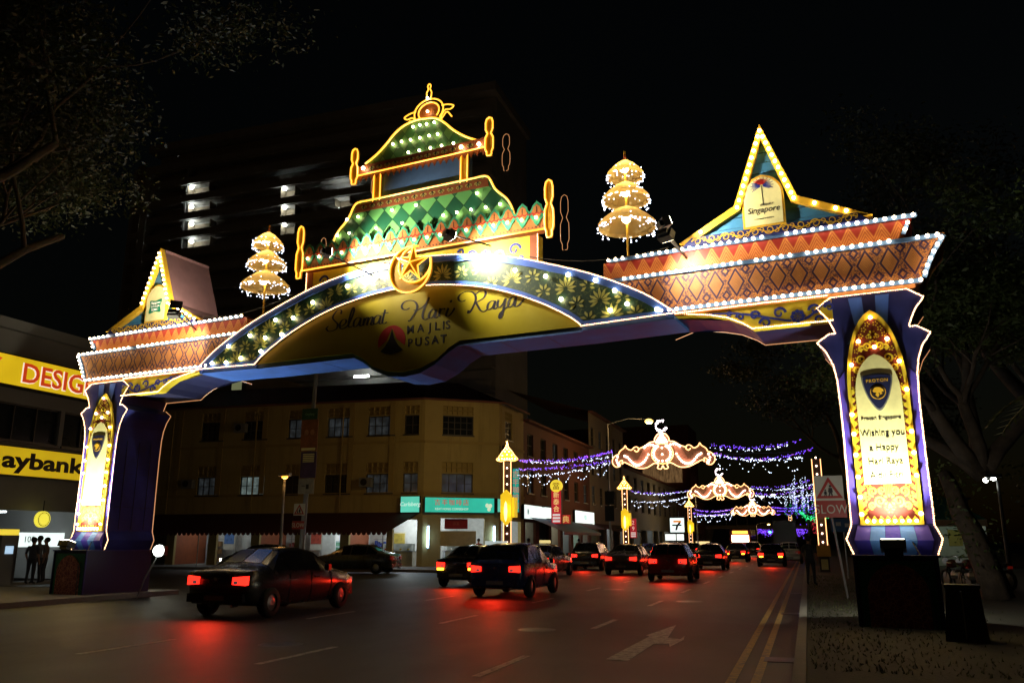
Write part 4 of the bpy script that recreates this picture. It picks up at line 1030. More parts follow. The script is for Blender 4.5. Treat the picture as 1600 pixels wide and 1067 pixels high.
for P0, P1 in ((cC, cA), (cA, cB), (cB, cE)):
    L = math.hypot(P1[0]-P0[0], P1[1]-P0[1])
    for z in (zU[0]-.55, 4.42): b_ = MB().box(.01, L-.01, -.07, -.001, z, z+.16).xf(wallM(P0, P1, shop.location)); bd.add(b_.v, b_.f)
bd.build('string_course', M['wall_yellow_dim'], shop)
for s in (0.0, 3.2, 6.4, 9.6, 12.7, 15.8, 18.6): MB().box(s, s+.35, -.06, -.001, 4.6, ROOFZ-.1).xf(wallM(cC, cA, shop.location)).build('pilaster', M['wall_yellow_dim'], shop)
for s, z in ((4.5,5.3),(8.1,8.9),(17.2,5.2),(13.2,9.0)):
    ac = MB().box(s-.4, s+.4, -.42, -.02, z-.3, z+.28).xf(wallM(cC, cA, shop.location)).build('aircon_unit', M['wall_grey'], shop)
    MB().lathe([(0,0),(.22,0),(.22,.012),(0,.012)], seg=14).xf(wallM(cC, cA, shop.location) @ Matrix.Translation((s-.08,-.421,z)) @ Matrix.Rotation(PI/2,4,'X')).build('fan_grille', M['black'], ac)
ac = MB().box(.15, .95, -.42, -.02, 7.0, 7.6).xf(wallM(cB, cE, shop.location)).build('aircon_unit', M['black'], shop)
for s in (2.9, 9.2, 15.4): MB().tube([(s,-.12,3.4),(s,-.12,ROOFZ-.2)], .05, 6).xf(wallM(cC, cA, shop.location)).build('downpipe', M['wall_yellow_dim'], shop)
MB().tube([(.12,-.12,4.5),(.12,-.12,ROOFZ-.2)], .05, 6).xf(wallM(cB, cE, shop.location)).build('downpipe', M['wall_yellow_dim'], shop)
# rooms behind the ground floor
rb = MB()
rb.add([rel((cC[0]+.3, cC[1]+4.2), .13), rel((cA[0]-.6, cA[1]+4.2), .13), rel((cA[0]-.6, cA[1]+4.2), 3.2), rel((cC[0]+.3, cC[1]+4.2), 3.2)], [(0,1,2,3)])
rb.add([rel((cA[0]-.6, cA[1]+4.2), .13), rel((cB[0]-4.5, cB[1]+4.2), .13), rel((cB[0]-4.5, cB[1]+4.2), 3.2), rel((cA[0]-.6, cA[1]+4.2), 3.2)], [(0,1,2,3)])
rb.add([rel((cB[0]-4.5, cB[1]+4.2), .13), rel((cE[0]-.3, cE[1]-.3), .13), rel((cE[0]-.3, cE[1]-.3), 3.2), rel((cB[0]-4.5, cB[1]+4.2), 3.2)], [(0,1,2,3)])
rb.add([rel(p, 3.21) for p in ((cC[0]+.3, cC[1]+.3), (cA[0], cA[1]+.3), (cB[0]-.3, cB[1]+.2), (cE[0]-.3, cE[1]-.3), (cB[0]-4.5, cB[1]+4.3), (cC[0]+.3, cC[1]+4.3))], [(0,1,2,3,4,5)])
rb.build('interior_wall', M['shop_wall'], shop)
for s in (3.2, 9.4, 15.5): MB().box(s, s+.2, .3, 4.0, .13, 3.2).xf(wallM(cC, cA, shop.location)).build('partition', M['brown'], shop)
def room_tube(x, y, z, parent, root, L=1.2, en=18, col=(.85,.95,1)):
    MB().box(x-root.x-L/2, x-root.x+L/2, y-root.y-.03, y-root.y+.03, z-.03, z+.03).build('ceiling_tube', M['tube_white'], parent)
    if en: lamp('POINT', (x, y, z-.15), en, col, .3, name='shop_tube_light')
room_tube(-24.3, 49.2, 3.1, shop, shop.location, en=220); room_tube(-20.5, 51.0, 3.1, shop, shop.location, en=220); room_tube(-29.5, 48.4, 3.1, shop, shop.location, en=120)
room_tube(-34.5, 48.0, 3.1, shop, shop.location, en=45); room_tube(-38.5, 47.6, 3.1, shop, shop.location, en=30)
# awning along the side street
L0, L1 = 1.0, LenCA-.2
aw = MB(); aw.add([(L0,-.02,3.35),(L1,-.02,3.35),(L1-.9,-3.0,2.15),(L0,-3.0,2.15)], [(0,1,2,3)]); aw.add([(L0,-.02,3.30),(L1,-.02,3.30),(L1-.9,-3.0,2.10),(L0,-3.0,2.10)], [(0,3,2,1)])
n = 60
for k in range(n):
    a = L0+(L1-.9-L0)*k/n; w = (L1-.9-L0)/n
    aw.add([(a,-3.01,2.15),(a+w,-3.01,2.15),(a+w*.85,-3.01,2.0),(a+w*.5,-3.01,1.95),(a+w*.15,-3.01,2.0)], [(0,1,2,3,4)])
aw.xf(wallM(cC, cA, shop.location)).build('awning', M['awning'], shop)
for s in (1.2, 7.5, 13.8, 19.6): MB().tube([(s,-2.95,0),(s,-2.95,2.14)], .03, 6).xf(wallM(cC, cA, shop.location)).build('awning_post', M['galv'], shop)
GREEN = (.02,.42,.30)
sign_box('green and white beer sign left of the coffee shop sign', cC, cA, (629, 776, 657, 800), .25, .2, (.10,.62,.46), .9, [('Carlsberg', .36, 0, -.10, (.9,1,.95), dict(shear=.2))], group='coffee shop signs')
def clover(fo, w, h):
    mb = MB()
    for dx, dz in ((-.12,.10),(.12,.08),(.02,-.16)): mb.prism([(w*.42+(dx+.13*math.cos(2*PI*i/10))*h, (dz-.1+.15*math.sin(2*PI*i/10))*h) for i in range(10)], -.034, -.021)
    mb.build('clover_emblem', glow('pale_clover', (.7,.85,.6), .8, (.6,.7,.5), False), fo)
sign_box('long green lit coffee shop sign with red characters over the corner entrance', cA, cB, (663, 777, 770, 801), .25, .2, (.03,.50,.36), .85,
         [('吉丰咖啡店', .44, -.12, .02, (.65,.02,.03), dict(spacing=1.35)), ('KEAT HONG COFFEESHOP', .20, -.12, -.34, (.85,.8,.75), dict())], group='coffee shop signs', extra=clover)
sign_box('small green lit sign round the corner from the coffee shop sign', cB, cE, (773, 779, 790, 801), .2, .2, (.08,.58,.44), .8, [('啡', .5, 0, -.18, (.9,1,.95), dict())], group='coffee shop signs')
def wall_tube(label, px, y0, y1, P0, P1):
    s, za = wallsz(px, y0, P0, P1); _, zb = wallsz(px, y1, P0, P1); c = at_wall(P0, P1, s, .12, zb)
    t = thing('wall_tube_lamp', label, 'lamp', c, 0, 'blue white tube lamps by the coffee shop entrance'); h = za-zb
    MB().tube([(0,0,0),(0,0,h)], .045, 8).build('tube', M['tube_blue'], t); MB().box(-.08,.08,.05,.11,-.05,h+.05).build('holder', M['white'], t)
    lamp('POINT', c+Vector((.1,-.25,h/2)), 10, (.4,.65,1), .2, name='tube_glow')
wall_tube('upright blue white tube lamp left of the coffee shop entrance', 668, 822, 855, cA, cB); wall_tube('upright blue white tube lamp right of the coffee shop entrance', 771, 822, 855, cA, cB)
# things inside the coffee shop
def hang_banner(label, px, col, txt, tc, out=.02):
    (a, z1), (b, z0) = wallsz(px[0], px[1], cA, cB), wallsz(px[2], px[3], cA, cB); c = at_wall(cA, cB, (a+b)/2, -.35, (z0+z1)/2)
    t = thing('hanging_banner', label, 'banner', c, math.atan2(cB[1]-cA[1], cB[0]-cA[0])); w, h = b-a, z1-z0
    MB().box(-w/2, w/2, -.01, .01, -h/2, h/2).build('cloth', paint('banner_cloth', col, .8), t)
    x = text_mb(txt, h*.34, lambda p, q, d: (p, -.014-d, q-h*.1)); x.build('lettering', paint('banner_ink', tc, .6), t)
hang_banner('red cloth banner in the coffee shop entrance', (697, 810, 733, 826), (.32,.02,.02), '恭喜', (.45,.1,.05)); hang_banner('wide beige cloth banner under the red banner', (686, 829, 746, 853), (.45,.34,.16), '', (.3,.03,.02))
def counter(label, x, y, w, col, rz=0):
    t = thing('food_stall_counter', label, 'counter', (x, y, .12), rz)
    MB().box(-w/2, w/2, -.35, .35, 0, .86).build('cabinet', paint('counter_cabinet', col, .6), t); MB().box(-w/2-.04, w/2+.04, -.4, .4, .861, .91).build('worktop', M['steel'], t)
    MB().box(-w/2+.1, w/2-.1, -.25, .2, .911, 1.35).build('display_case', glass('display_glass', (.25,.28,.27), .22, (.85,1,.95)), t)
    for i in range(4): MB().ball((-w*.36+w*.24*i, -.33, 1.0), .085, 0, 8, 5, (1,1,.8)).build('bowl', paint('bowl_glaze', random.choice([(.6,.5,.1),(.5,.06,.04),(.6,.6,.55)]), .4), t)
counter('steel food stall counter just inside the coffee shop entrance', -20.9, 50.6, 2.6, (.40,.42,.42), math.atan2(3, 3.85)); counter('pale food counter under the end of the awning', -24.2, 48.0, 2.2, (.5,.48,.42))
def stool_table(label, x, y, col):
    t = thing('coffee_table', label, 'table', (x, y, .12)); MB().lathe([(0,.74),(.42,.74),(.42,.71),(0,.70)], seg=16).build('tabletop', M['shop_wall'], t); MB().lathe([(.22,0),(.05,.05),(.045,.70)], seg=10).build('leg', M['steel'], t)
    for k in range(3):
        a = k*2.1+.4; s = thing('plastic_stool', '%s plastic stool at the %s coffee table' % (col[0][k], 'awning' if 'left' in label else 'corner'), 'stool', (x+.62*math.cos(a), y+.62*math.sin(a), .12), a, 'stools round the coffee tables')
        MB().lathe([(.0,.45),(.15,.45),(.16,.42),(.14,.40)], seg=10).build('seat', M[col[1][k]], s)
        for q in range(4): b = PI/4+q*PI/2; MB().tube([(.11*math.cos(b),.11*math.sin(b),.41),(.17*math.cos(b),.17*math.sin(b),0)], .018, 5).build('leg', M[col[1][k]], s)
stool_table('round white coffee table left of the corner under the awning', -25.8, 45.6, (('red','blue','white'), ('red','sky','white'))); stool_table('round white coffee table right of the corner entrance', -17.4, 50.4, (('green','yellow','brown'), ('green_print','yellow','brown')))
mbx = at_wall(cB, cE, -1.2, 1.9, .12)
t = thing('menu_board', 'white standing menu board on the pavement beside the nearest left light post', 'board', atZ(775, 895, .12) + Vector((0,0,0)), R(10)); t.location.z = .12
MB().box(-.55, .55, -.03, .03, .55, 1.5).build('board', glow('lit_menu_board', (.85,1,.95), .45, (.7,.75,.72), False), t)
for s in (-.5, .5): MB().box(s-.03, s+.03, -.05, .05, 0, .55).build('leg', M['white'], t)
lt = MB(); random.seed(5)
for j in range(4):
    for i in range(6): lt.box(-.42+.14*i, -.34+.14*i, -.036, -.031, .72+.17*j, .82+.17*j)
lt.build('menu_print', M['ink'], t)

random.seed(12)
for i, s in enumerate((1.4, 4.4, 5.4, 7.6, 10.6, 12.0, 13.9, 16.8, 18.0, 20.2)):
    p = at_wall(cC, cA, s, -3.5, .13); k = i % 3
    nm = (('drinks_fridge','glowing drinks fridge'),('shelf_rack','metal rack of goods'),('poster_board','pale poster board'))[k]
    t = thing(nm[0], '%s against the back wall under the awning' % ('glowing fridge of red bottles','rack of tan boxes','poster board with a blue picture','glowing fridge of yellow bottles','rack of maroon boxes','poster board with a red picture','glowing fridge of green bottles','rack of navy boxes','poster board with a yellow picture','glowing fridge of blue bottles')[i], nm[0].split('_')[-1], p, math.atan2(cA[1]-cC[1], cA[0]-cC[0]))
    if k == 0:
        MB().box(-.4,.4,0,.5,0,1.9).build('cabinet', M['white'], t); MB().box(-.34,.34,-.02,-.001,.15,1.5).build('door_glass', glass('fridge_glass', (.3,.4,.4), .35, (.75,1,.95)), t)
        g = MB()
        for r_ in range(4):
            for q in range(6): g.box(-.3+.105*q, -.23+.105*q, -.04, -.021, .2+.33*r_, .42+.33*r_)
        tag(g.build('bottles', paint('bottle_mix', ((.4,.05,.03),(.5,.4,.05),(.05,.25,.1),(.05,.1,.4))[i//3], .4), t), kind='stuff')
    elif k == 1:
        for z in (.1,.6,1.1,1.6): MB().box(-.5,.5,-.05,.4,z,z+.03).build('shelf', M['steel'], t)
        g = MB()
        for z in (.13,.63,1.13):
            for q in range(6): h = random.uniform(.15,.4); g.box(-.46+.155*q, -.34+.155*q, 0, .3, z, z+h)
        tag(g.build('goods', paint('boxed_goods', ((.35,.2,.08),(.3,.05,.04),(.05,.08,.3))[i//3], .6), t), kind='stuff')
    else:
        MB().box(-.45,.45,.2,.24,.9,2.1).build('board', paint('poster_paper', (.5,.48,.4), .7), t); MB().box(-.38,.38,.185,.199,1.3,2.0).build('picture', paint('poster_picture', ((.1,.2,.45),(.45,.08,.05),(.4,.3,.05))[i//3], .6, var=.5, scale=4), t)
        for s_ in (-.4,.4): MB().box(s_-.02,s_+.02,.2,.24,0,.9).build('leg', M['steel'], t)
# ------------------------------------------------------------------ row of shophouses along the street
def row_house(label, y0, y1, top, wallmat, cols, zs, root_name='row_shophouse', ground=True, roof='tile_roof', panes=None, X_=-18.3):
    P0, P1 = (X_, y0), (X_, y1); t = thing(root_name, label, 'building', (X_, y0, 0)); L = y1-y0; hs = []; n = cols; w = L/n
    for i in range(n):
        for z0, z1 in zs: hs += [(w*i+w*.28, w*i+w*.72, z0, z1)]
    g = []
    if ground: g = [(w*i+.35, w*(i+1)-.35, .13, 2.9) for i in range(n)]
    wall(P0, P1, 0, top, hs+g, t, 'wall', M[wallmat])
    for k, h in enumerate(hs): window(P0, P1, h, t, 'pane_dim' if (k*7) % 5 == 0 else 'pane_dark', 2, 2)
    MB().add([(0.02,0,top-.02),(0,L,top-.02),(-8,L,top+2.4),(-8,0,top+2.4)], [(0,1,2,3)]).box(-.0, .45, .0, L, top-.16, top-.03).build('roof', M[roof], t)
    MB().box(-.4, -6, .02, L-.02, 0, 0.02).box(-6.2, -6, .02, L-.02, 0.1, 3.2).box(-6.2, -.02, .02, L-.02, 3.2, 3.3).build('interior_wall', M['shop_wall'], t)
    for i in range(n+1): MB().box(-6, -.25, w*i-.06 if i else .0, w*i+.06 if i < n else L, .1, 3.2).build('partition', M['wall_grey'], t)
    return t
pawn = row_house('red brown three storey shophouse row with a tarpaulin and a pawnshop sign', 55.0, 74.0, 10.0, 'wall_brick', 6, ((4.9,6.5),(7.5,9.1)))
pale = row_house('pale rendered shophouse standing taller than the red brown row', 74.0, 89.5, 13.4, 'wall_pale', 5, ((4.9,6.6),(7.6,9.3),(10.3,12.0)))
row_house('long dim grey shophouse row beyond the pale one', 89.5, 128.0, 9.5, 'wall_grey', 9, ((4.9,6.5),(7.2,8.8)))
row_house('far dark brown shophouse row nearest the footbridge', 128.0, 165.0, 8.5, 'wall_brick', 8, ((4.7,6.2),))
sP0, sP1 = (-18.3, 55.0), (-18.3, 74.0); sQ1 = (-18.3, 90.0)
MB().add([(0,.5,3.3),(0,11.5,3.3),(2.7,11.3,2.25),(2.7,.5,2.25)], [(0,1,2,3)]).box(2.69, 2.72, .5, 11.3, 2.05, 2.25).build('awning', M['awning_blue'], pawn).location = (.02, 0, 0)
MB().add([(0,12,3.2),(0,18.8,3.2),(1.6,18.8,2.6),(1.6,12,2.6)], [(0,1,2,3)]).build('awning', M['awning'], pawn).location = (.02, 0, 0)
MB().add([(0,.5,3.2),(0,15,3.2),(2.0,15,2.5),(2.0,.5,2.5)], [(0,1,2,3)]).build('awning', M['awning'], pale).location = (.02, 0, 0)
for y, en, c in ((57.5,30,(1,.9,.6)),(63,70,(1,.85,.55)),(66.5,60,(.9,1,.95)),(69.8,110,(.75,1,.8)),(72.5,40,(1,.9,.7)),(77,60,(1,.85,.5)),(82,80,(.9,.97,1)),(87,60,(1,.95,.9)),(95,60,(1,.95,.85)),(105,60,(.9,.97,1)),(118,60,(1,.95,.8))):
    par = pawn if y < 74 else pale if y < 89 else None
    x = -20.2
    if par: room_tube(x, y, 3.05, par, par.location, en=en*1.3, col=c, L=.9)
    else: lamp('POINT', (x, y, 2.9), en, c, .3, name='shop_tube_light')
for i, (y, c) in enumerate(((63,(.5,.42,.2)),(66.4,(.55,.5,.4)),(69.8,(.12,.4,.18)),(73.0,(.5,.4,.1)),(77.0,(.5,.45,.1)),(81.5,(.6,.6,.6)))):
    t = thing('shop_display', 'lit shop display %s' % ('behind the blue tarpaulin', 'right of the tarpaulin', 'with green light under the second white sign', 'with a yellow front beside the pale house', 'with yellow goods in the pale house', 'with white shelves in the pale house')[i], 'shelves', (-20.9, y, .12), 0, 'lit shop displays along the street')
    for k in range(3): MB().box(-.5, .3, -1.1, 1.1, .15+.7*k, .2+.7*k).build('shelf', M['steel'], t)
    MB().box(-.55, -.5, -1.1, 1.1, .0, 2.2).build('back_panel', paint('shelf_back', c, .7), t)
    g = MB()
    for k in range(3):
        for q in range(8): h = random.uniform(.2,.5); g.box(-.3, .15, -1.05+.265*q, -.85+.265*q, .2+.7*k, .2+.7*k+h)
    tag(g.build('goods', paint('packets', tuple(min(1,q*1.4) for q in c), .6), t), kind='stuff')
sign_box('first white lit shop sign above the blue tarpaulin', sP0, sP1, (815, 788, 857, 813), .2, .25, (.80,.95,.90), 1.15, [('興', .5, -.38, -.2, (.05,.2,.22), dict())], group='white lit shop signs')
sign_box('second white lit shop sign right of the pawnshop sign', sP0, sQ1, (895, 797, 925, 820), .2, .25, (.80,.95,.90), 1.15, [('大眾', .4, 0, -.1, (.1,.35,.3), dict())], group='white lit shop signs')
def blade_sign(label, px, py0, py1, y, width, face, em, chars, col, disc=False, group=None, extra_lines=0):
    X_ = atY(px, py0, y).x; z1, z0 = atY(px, py0, y).z, atY(px, py1, y).z; h = z1-z0
    t = thing('blade_sign', label, 'sign', (X_, y, z0), 0, group)
    MB().box(-width/2-.03, width/2+.03, 0, .25, -.03, h+.03).build('case', M['black'], t)
    fm = glow('blade_sign_face', face, em, face, True); fo = MB().box(-width/2, width/2, -.02, -.001, 0, h).build('face', fm, t)
    n = len(chars); top = h*.97
    if disc:
        MB().prism([(width*.62*math.cos(2*PI*i/24), h+width*.45+width*.62*math.sin(2*PI*i/24)) for i in range(24)], -.03, .2).build('disc', glow('yellow_sign_disc', (1,.72,.05), .9, (.8,.6,.05), True), t)
        text_mb('當', width*.8, lambda a, b, d: (a, -.036-d, h+width*.16+b)).build('lettering', M['maroon'], t)
    ch = (h*(.62 if extra_lines else .9))/n
    for i, c in enumerate(chars): text_mb(c, ch*.95, lambda a, b, d: (a, -.026-d, top-ch*(i+.88)+b)).build('lettering', glow('blade_ink', col, em*.9, col, False), fo)
    g = MB()
    for k in range(extra_lines): g.box(-width*.38, width*.38, -.026, -.021, h*.05+h*.28*k/extra_lines, h*.05+h*.28*(k+.6)/extra_lines)
    if extra_lines: g.build('small_print', glow('blade_small_print', (1,.85,.8), em*.7, (.8,.7,.7), False), fo)
    MB().box(-1.6 if X_ > -17.6 else -.5, -width/2, .08, .16, h*.5, h*.5+.08).build('bracket', M['black'], t)
blade_sign('tall red pawnshop blade sign with a yellow disc on top', 869, 766, 818, 58.5, .72, (.42,.012,.02), .9, '新泰合', (1,.75,.25), True, extra_lines=3)
blade_sign('tall green blade sign behind the nearest left light post', 806, 732, 800, 52.0, .42, (.02,.40,.30), .7, '吉丰咖啡店', (.75,.25,.2))
blade_sign('small dark red blade sign with lines of print beside the second left post', 989, 810, 840, 78, .6, (.35,.012,.02), .8, '29', (1,.6,.5), extra_lines=3)
blade_sign('small red sign with a yellow stripe right of the pawnshop blade', 884, 804, 818, 59.5, .7, (.45,.03,.02), .7, '典', (1,.7,.2))

# far buildings
for i, (px, py, Y, w_, h_, lb) in enumerate(((966,874,80,.9,2.0,'white lit doorway panel low beside the second left post'), (1010,846,112,3.2,.35,'long white lit strip under a far awning'), (1054,839,112,2.4,.8,'white lit shop sign below the convenience store sign'), (1098,848,140,2.2,.5,'small warm lit shop sign before the footbridge stair'))):
    q = atY(px, py, Y); t = thing('lit_sign', lb, 'sign', q, 0, 'far lit shop panels'); MB().box(-w_/2,w_/2,-.04,-.001,-h_/2,h_/2).build('face', glow('far_panel_face', (.9,1,.95) if i < 3 else (1,.7,.3), 1.2), t); MB().box(-w_/2-.04,w_/2+.04,0,.15,-h_/2-.04,h_/2+.04).build('case', M['black'], t)
    MB().tube([(0,.08,-h_/2),(0,.08,-q.z+.1)], .04, 5).build('support', M['black'], t)
t = thing('wall_sign', 'square white lit convenience store sign with a big seven on a far wall', 'sign', atY(1058, 820, 105), 0)
MB().box(-.9,.9,0,.3,-.9,.9).build('case', M['black'], t); fo = MB().box(-.85,.85,-.02,-.001,-.85,.85).build('face', glow('white_sign_face', (.85,1,.95), 1.3), t)
mb = MB().prism([(-.45,.55),(.5,.55),(.5,.32),(-.45,.32)], -.04, -.021, 0).prism([(.5,.32),(.12,-.15),(-.02,-.62),(-.26,-.62),(-.12,-.1),(.2,.32)], -.04, -.021, 1)
mb.prism([(-.6,.08),(.55,.08),(.55,-.10),(-.6,-.10)], -.05, -.041, 2); mb.build('seven_emblem', [glow('orange_print', (1,.3,.03), .8), M['red'], M['green_print']], fo)
MB().tube([(-.2,.2,-.9),(-.2,.2,-4)], .06, 6).build('post', M['black'], t)
hb = thing('curtain_lit_block', 'far dark block whose upper wall is hung with a drip of amber fairy lights', 'building', (-18.5, 150, 0))
a0, a1 = atY(1000, 720, 150), atY(1066, 760, 150)
MB().box(-30, a1.x+18.5+1.5, 0, 12, 0, 22).build('wall', M['wall_brick'], hb)
cm, nt, b = newmat('amber_drip_lights'); x, y, z, v = coords(nt); mp = nt.nodes.new('ShaderNodeMapping'); mp.inputs['Scale'].default_value = (9, 1, .9); nt.links.new(v, mp.inputs[0])
n1 = noise(nt, mp.outputs[0], 1.0, 4, .8); b.inputs['Base Color'].default_value = (.2,.12,.07,1); b.inputs['Emission Color'].default_value = (1,.55,.22,1); nt.links.new(((n1-.36)*.75).max(.01).k, b.inputs['Emission Strength']); cm.cycles.emission_sampling = 'NONE'
c0, c1 = atY(1003, 712, 149.4), atY(1066, 753, 149.4)
MB().box(c0.x+18.5, c1.x+18.5, -.6, -.1, c1.z, c0.z).build('light_curtain', cm, hb)
br = thing('footbridge', 'dim covered footbridge crossing the street in the distance', 'bridge', (-5, 172, 0))
z0 = atY(1150, 826, 172).z; MB().box(-16, 14, 0, 3, z0, z0+.7).build('deck', M['wall_pale'], br); MB().box(-16, 14, -.3, 3.3, z0+2.6, z0+2.9).build('roof', M['wall_grey'], br)
for k in range(16): MB().box(-16+2*k, -15.85+2*k, -.05, .05, z0+.7, z0+2.6).build('post', M['wall_grey'], br)
for s in (-15, 12.5): MB().box(s, s+1.2, .5, 2.5, 0, z0).build('pier', M['wall_pale'], br)
MB().add([(-14,-9,0),(-12.4,-9,0),(-12.4,0,z0),(-14,0,z0)], [(0,1,2,3)]).build('stair', M['wall_pale'], br)
fb = thing('far_block', 'distant dark block of flats closing the end of the street', 'building', (-6, 330, 0)); MB().box(-60, 60, 0, 10, 0, 16).build('wall', M['wall_grey'], fb); MB().box(-61, 61, -.5, 10.5, 16.01, 16.6).build('roof', M['wall_grey'], fb)

# block of flats behind
M['flat_wall'] = paint('pale_grey_flats_render', (.46,.46,.45), .85, scale=.3)
hd = thing('block_of_flats', 'tall dark slab block of flats with a few white corridor lamps', 'building', (-68, 90, 0))
fl = MB().box(-20.3, 34, 1.6, 14, 0, 59).build('wall', M['flat_wall'], hd)
for k in range(20):
    z = 2.6+2.76*k; MB().box(-20.3, 34, 0, .18, z, z+1.05).box(-20.3, 34, .18, 1.6, z-.14, z).build('parapet', M['flat_wall'], hd)
for k in range(19):
    MB().box(-14+ (k % 1), -13.7, .2, 1.6, 3+2.76*k, 5.3+2.76*k).build('partition', M['flat_wall'], hd)
MB().box(-21, 34.5, -.3, 14.3, 58.2, 59.4).build('roof', M['flat_wall'], hd)
WL = glow('corridor_lamp_glass', (.95,1,.92), 22, sample=False)
def corridor(px, py, w=4.2, en=.32):
    p = atY(px, py, 90.8); o = p - hd.location
    MB().ball((o.x, o.y-.5, o.z), .30, 0, 8, 6).build('corridor_lamp', WL, hd)
    for q in (o.x-.6, o.x+w): MB().box(q, q+.1, .25, 1.58, o.z-2.0, o.z+.35).build('partition', M['wall_pale'], hd)
    MB().box(o.x-.5, o.x+w, 1.52, 1.59, o.z-2.0, o.z+.3).build('corridor_wall', M['wall_pale'], hd)
    lamp('POINT', p+Vector((.2,-.1,-.1)), en, (.92,1,.88), .2, name='corridor_light')
for px, ys in ((303,(295,325,352,379)), (448,(297,326,353)), (533,(301,330))):
    for y in ys: corridor(px, y, 3.2 if px < 400 else 1.7)
for y in (456, 477): corridor(205, y, 1.2, 4)
p = atY(565, 588, 88); MB().box(-1, 1, -.1, .1, -.12, .12).build('corridor_lamp', WL, hd).location = p-hd.location; lamp('POINT', p+Vector((0,-.5,-.3)), 8, (.9,1,.9), .3)
for k in range(7): MB().box(-22.6, -21.4, -.4, -.2, 30+3.9*k, 32.9+3.9*k).build('stair_screen', M['wall_pale'], hd)
MB().box(-23.5, -20.35, -.15, 12, 0, 56).build('stair_tower', M['flat_wall'], hd)
sb2 = thing('side_street_block', 'narrow pale block with lit stair windows seen between the left pillar and the ochre shophouse', 'building', (-62, 62, 0))
MB().box(-8, 14.8, 0, 10, 0, 17).build('wall', M['wall_pale'], sb2)
for k in range(5):
    f = MB().box(13.2, 14.4, -.08, -.02, 3.6+2.7*k, 5.2+2.7*k).build('window', M['frame'], sb2); MB().box(13.26, 14.34, -.10, -.081, 3.68+2.7*k, 5.12+2.7*k).build('pane', glow('warm_stair_pane', (.85,.9,.45), .16 if k != 1 else .3, (.3,.3,.2), False), f)

# ------------------------------------------------------------------ bank building on the left
bX = -28.0; bP0, bP1 = (bX, 12.0), (bX, 28.6)
bank = thing('bank_building', 'dark low commercial building carrying the two yellow lit fascia signs', 'building', (bX, 12, 0))
zt1 = wallsz(0, 697, bP0, bP1)[1]; hs = [(w0, w0+3.0, 5.3, 6.7) for w0 in (.6,3.8,7.0,10.2,13.4)] + [(w0, w0+4.4, .13, 2.75) for w0 in (.5, 5.6, 10.7)]
wall(bP0, bP1, 0, 9.4, hs, bank, 'wall', M['wall_grey'])
for h in hs[:5]: window(bP0, bP1, h, bank, 'pane_dark', 3, 1)
MB().box(-10, .25, 0, 16.6, 9.4, 9.8).build('roof', M['wall_grey'], bank); MB().box(-6.2, -6, 0, 16.6, .1, 3).box(-6, -.2, 0, 16.6, 2.9, 3).build('interior_wall', M['shop_wall'], bank)
for k in range(4): MB().box(.05, .45, 5.1*k+.0, 5.1*k+.45, .12, 3.1).build('column', M['wall_grey'], bank)
for k in range(1, 4): MB().box(-6, -.3, 5.1*k+.1, 5.1*k+.3, .1, 2.9).build('partition', M['wall_grey'], bank)
YEL = (1,.66,.012)
def fascia(label, y_px, th, texts, em, proud):
    z1, z0 = wallsz(0, y_px[0], bP0, bP1)[1], wallsz(0, y_px[1], bP0, bP1)[1]; t = thing('fascia_sign', label, 'sign', (bX, 12, z0), PI/2, 'yellow lit fascia signs'); h = z1-z0
    MB().box(0, 16.5, -proud+.02, -.0, -.05, h+.05).build('case', M['black'], t)
    fm, nt, b = newmat('yellow_lit_face'); x, y, z, v = coords(nt); n1 = noise(nt, v, .5, 2)
    b.inputs['Base Color'].default_value = (.8,.55,.02,1); b.inputs['Emission Color'].default_value = (*YEL, 1); nt.links.new((n1*em*.5+em*.75).k, b.inputs['Emission Strength'])
    fo = MB().box(0, 16.5, -proud, -proud+.018, 0, h).build('face', fm, t)
    for body, size, px, zf, col, sqz, al in texts:
        s = wallsz(px, (y_px[0]+y_px[1])/2+px*.23, bP0, bP1)[0]
        red = col[0] > .3
        if red: letters(body, size*h, s-.03, -proud-.006, h*zf-.02, sqz, fo, glow('white_letter_edge', (1,.95,.8), .8, (.9,.9,.9), False), .035)
        letters(body, size*h, s, -proud-.016, h*zf, sqz, fo, glow('lit_red_ink', col, .75, col, False) if red else M['ink'], .018 if red else .035)
    return t
fascia('upper yellow fascia sign with big red letters', (555, 601), .3, [('Y', .93, -38, .19, (.62,.05,.008), 1.0, 'LEFT'), ('DESIGN', .94, 20, .18, (.62,.05,.008), 1.06, 'LEFT')], .62, .45)
fascia('lower yellow fascia sign with bold black letters', (697, 741), .3, [('aybank', .80, -6, .27, (.01,.01,.01), 1.60, 'LEFT')], .48, .30)
for y, en in ((14,8),(19.5,20),(25,60)): room_tube(bX-2.4, y, 2.75, bank, bank.location, en=en, L=.8)
def disc_sign(label, px, py, r, col, em, X_=-27.4):
    p = atX(px, py, X_); t = thing('disc_sign', label, 'sign', p, PI/2); MB().prism([(r*math.cos(2*PI*i/20), r*math.sin(2*PI*i/20)) for i in range(20)], -.08, .08).build('face', glow('disc_sign_face', col, em), t)
    MB().ribbon(circ(0, 0, r*.82, 0, 2*PI), .025, -.09).build('ring', M['ink'], t); MB().tube([(0,0,r),(0,0,r+.4)], .02, 5).build('rod', M['black'], t)
disc_sign('round yellow lit hanging sign left of the left pillar', 66, 811, .30, (1,.85,.05), .9)
p = atX(11, 834, -27.6); t = thing('counter_sign', 'small yellow lit box sign low on the far left', 'sign', p, PI/2); MB().box(-.45,.45,-.06,.06,-.17,.17).build('face', glow('box_sign_face', (1,.75,.03), .8), t); MB().box(-.47,.47,.06,.2,-.19,.19).build('case', M['black'], t)
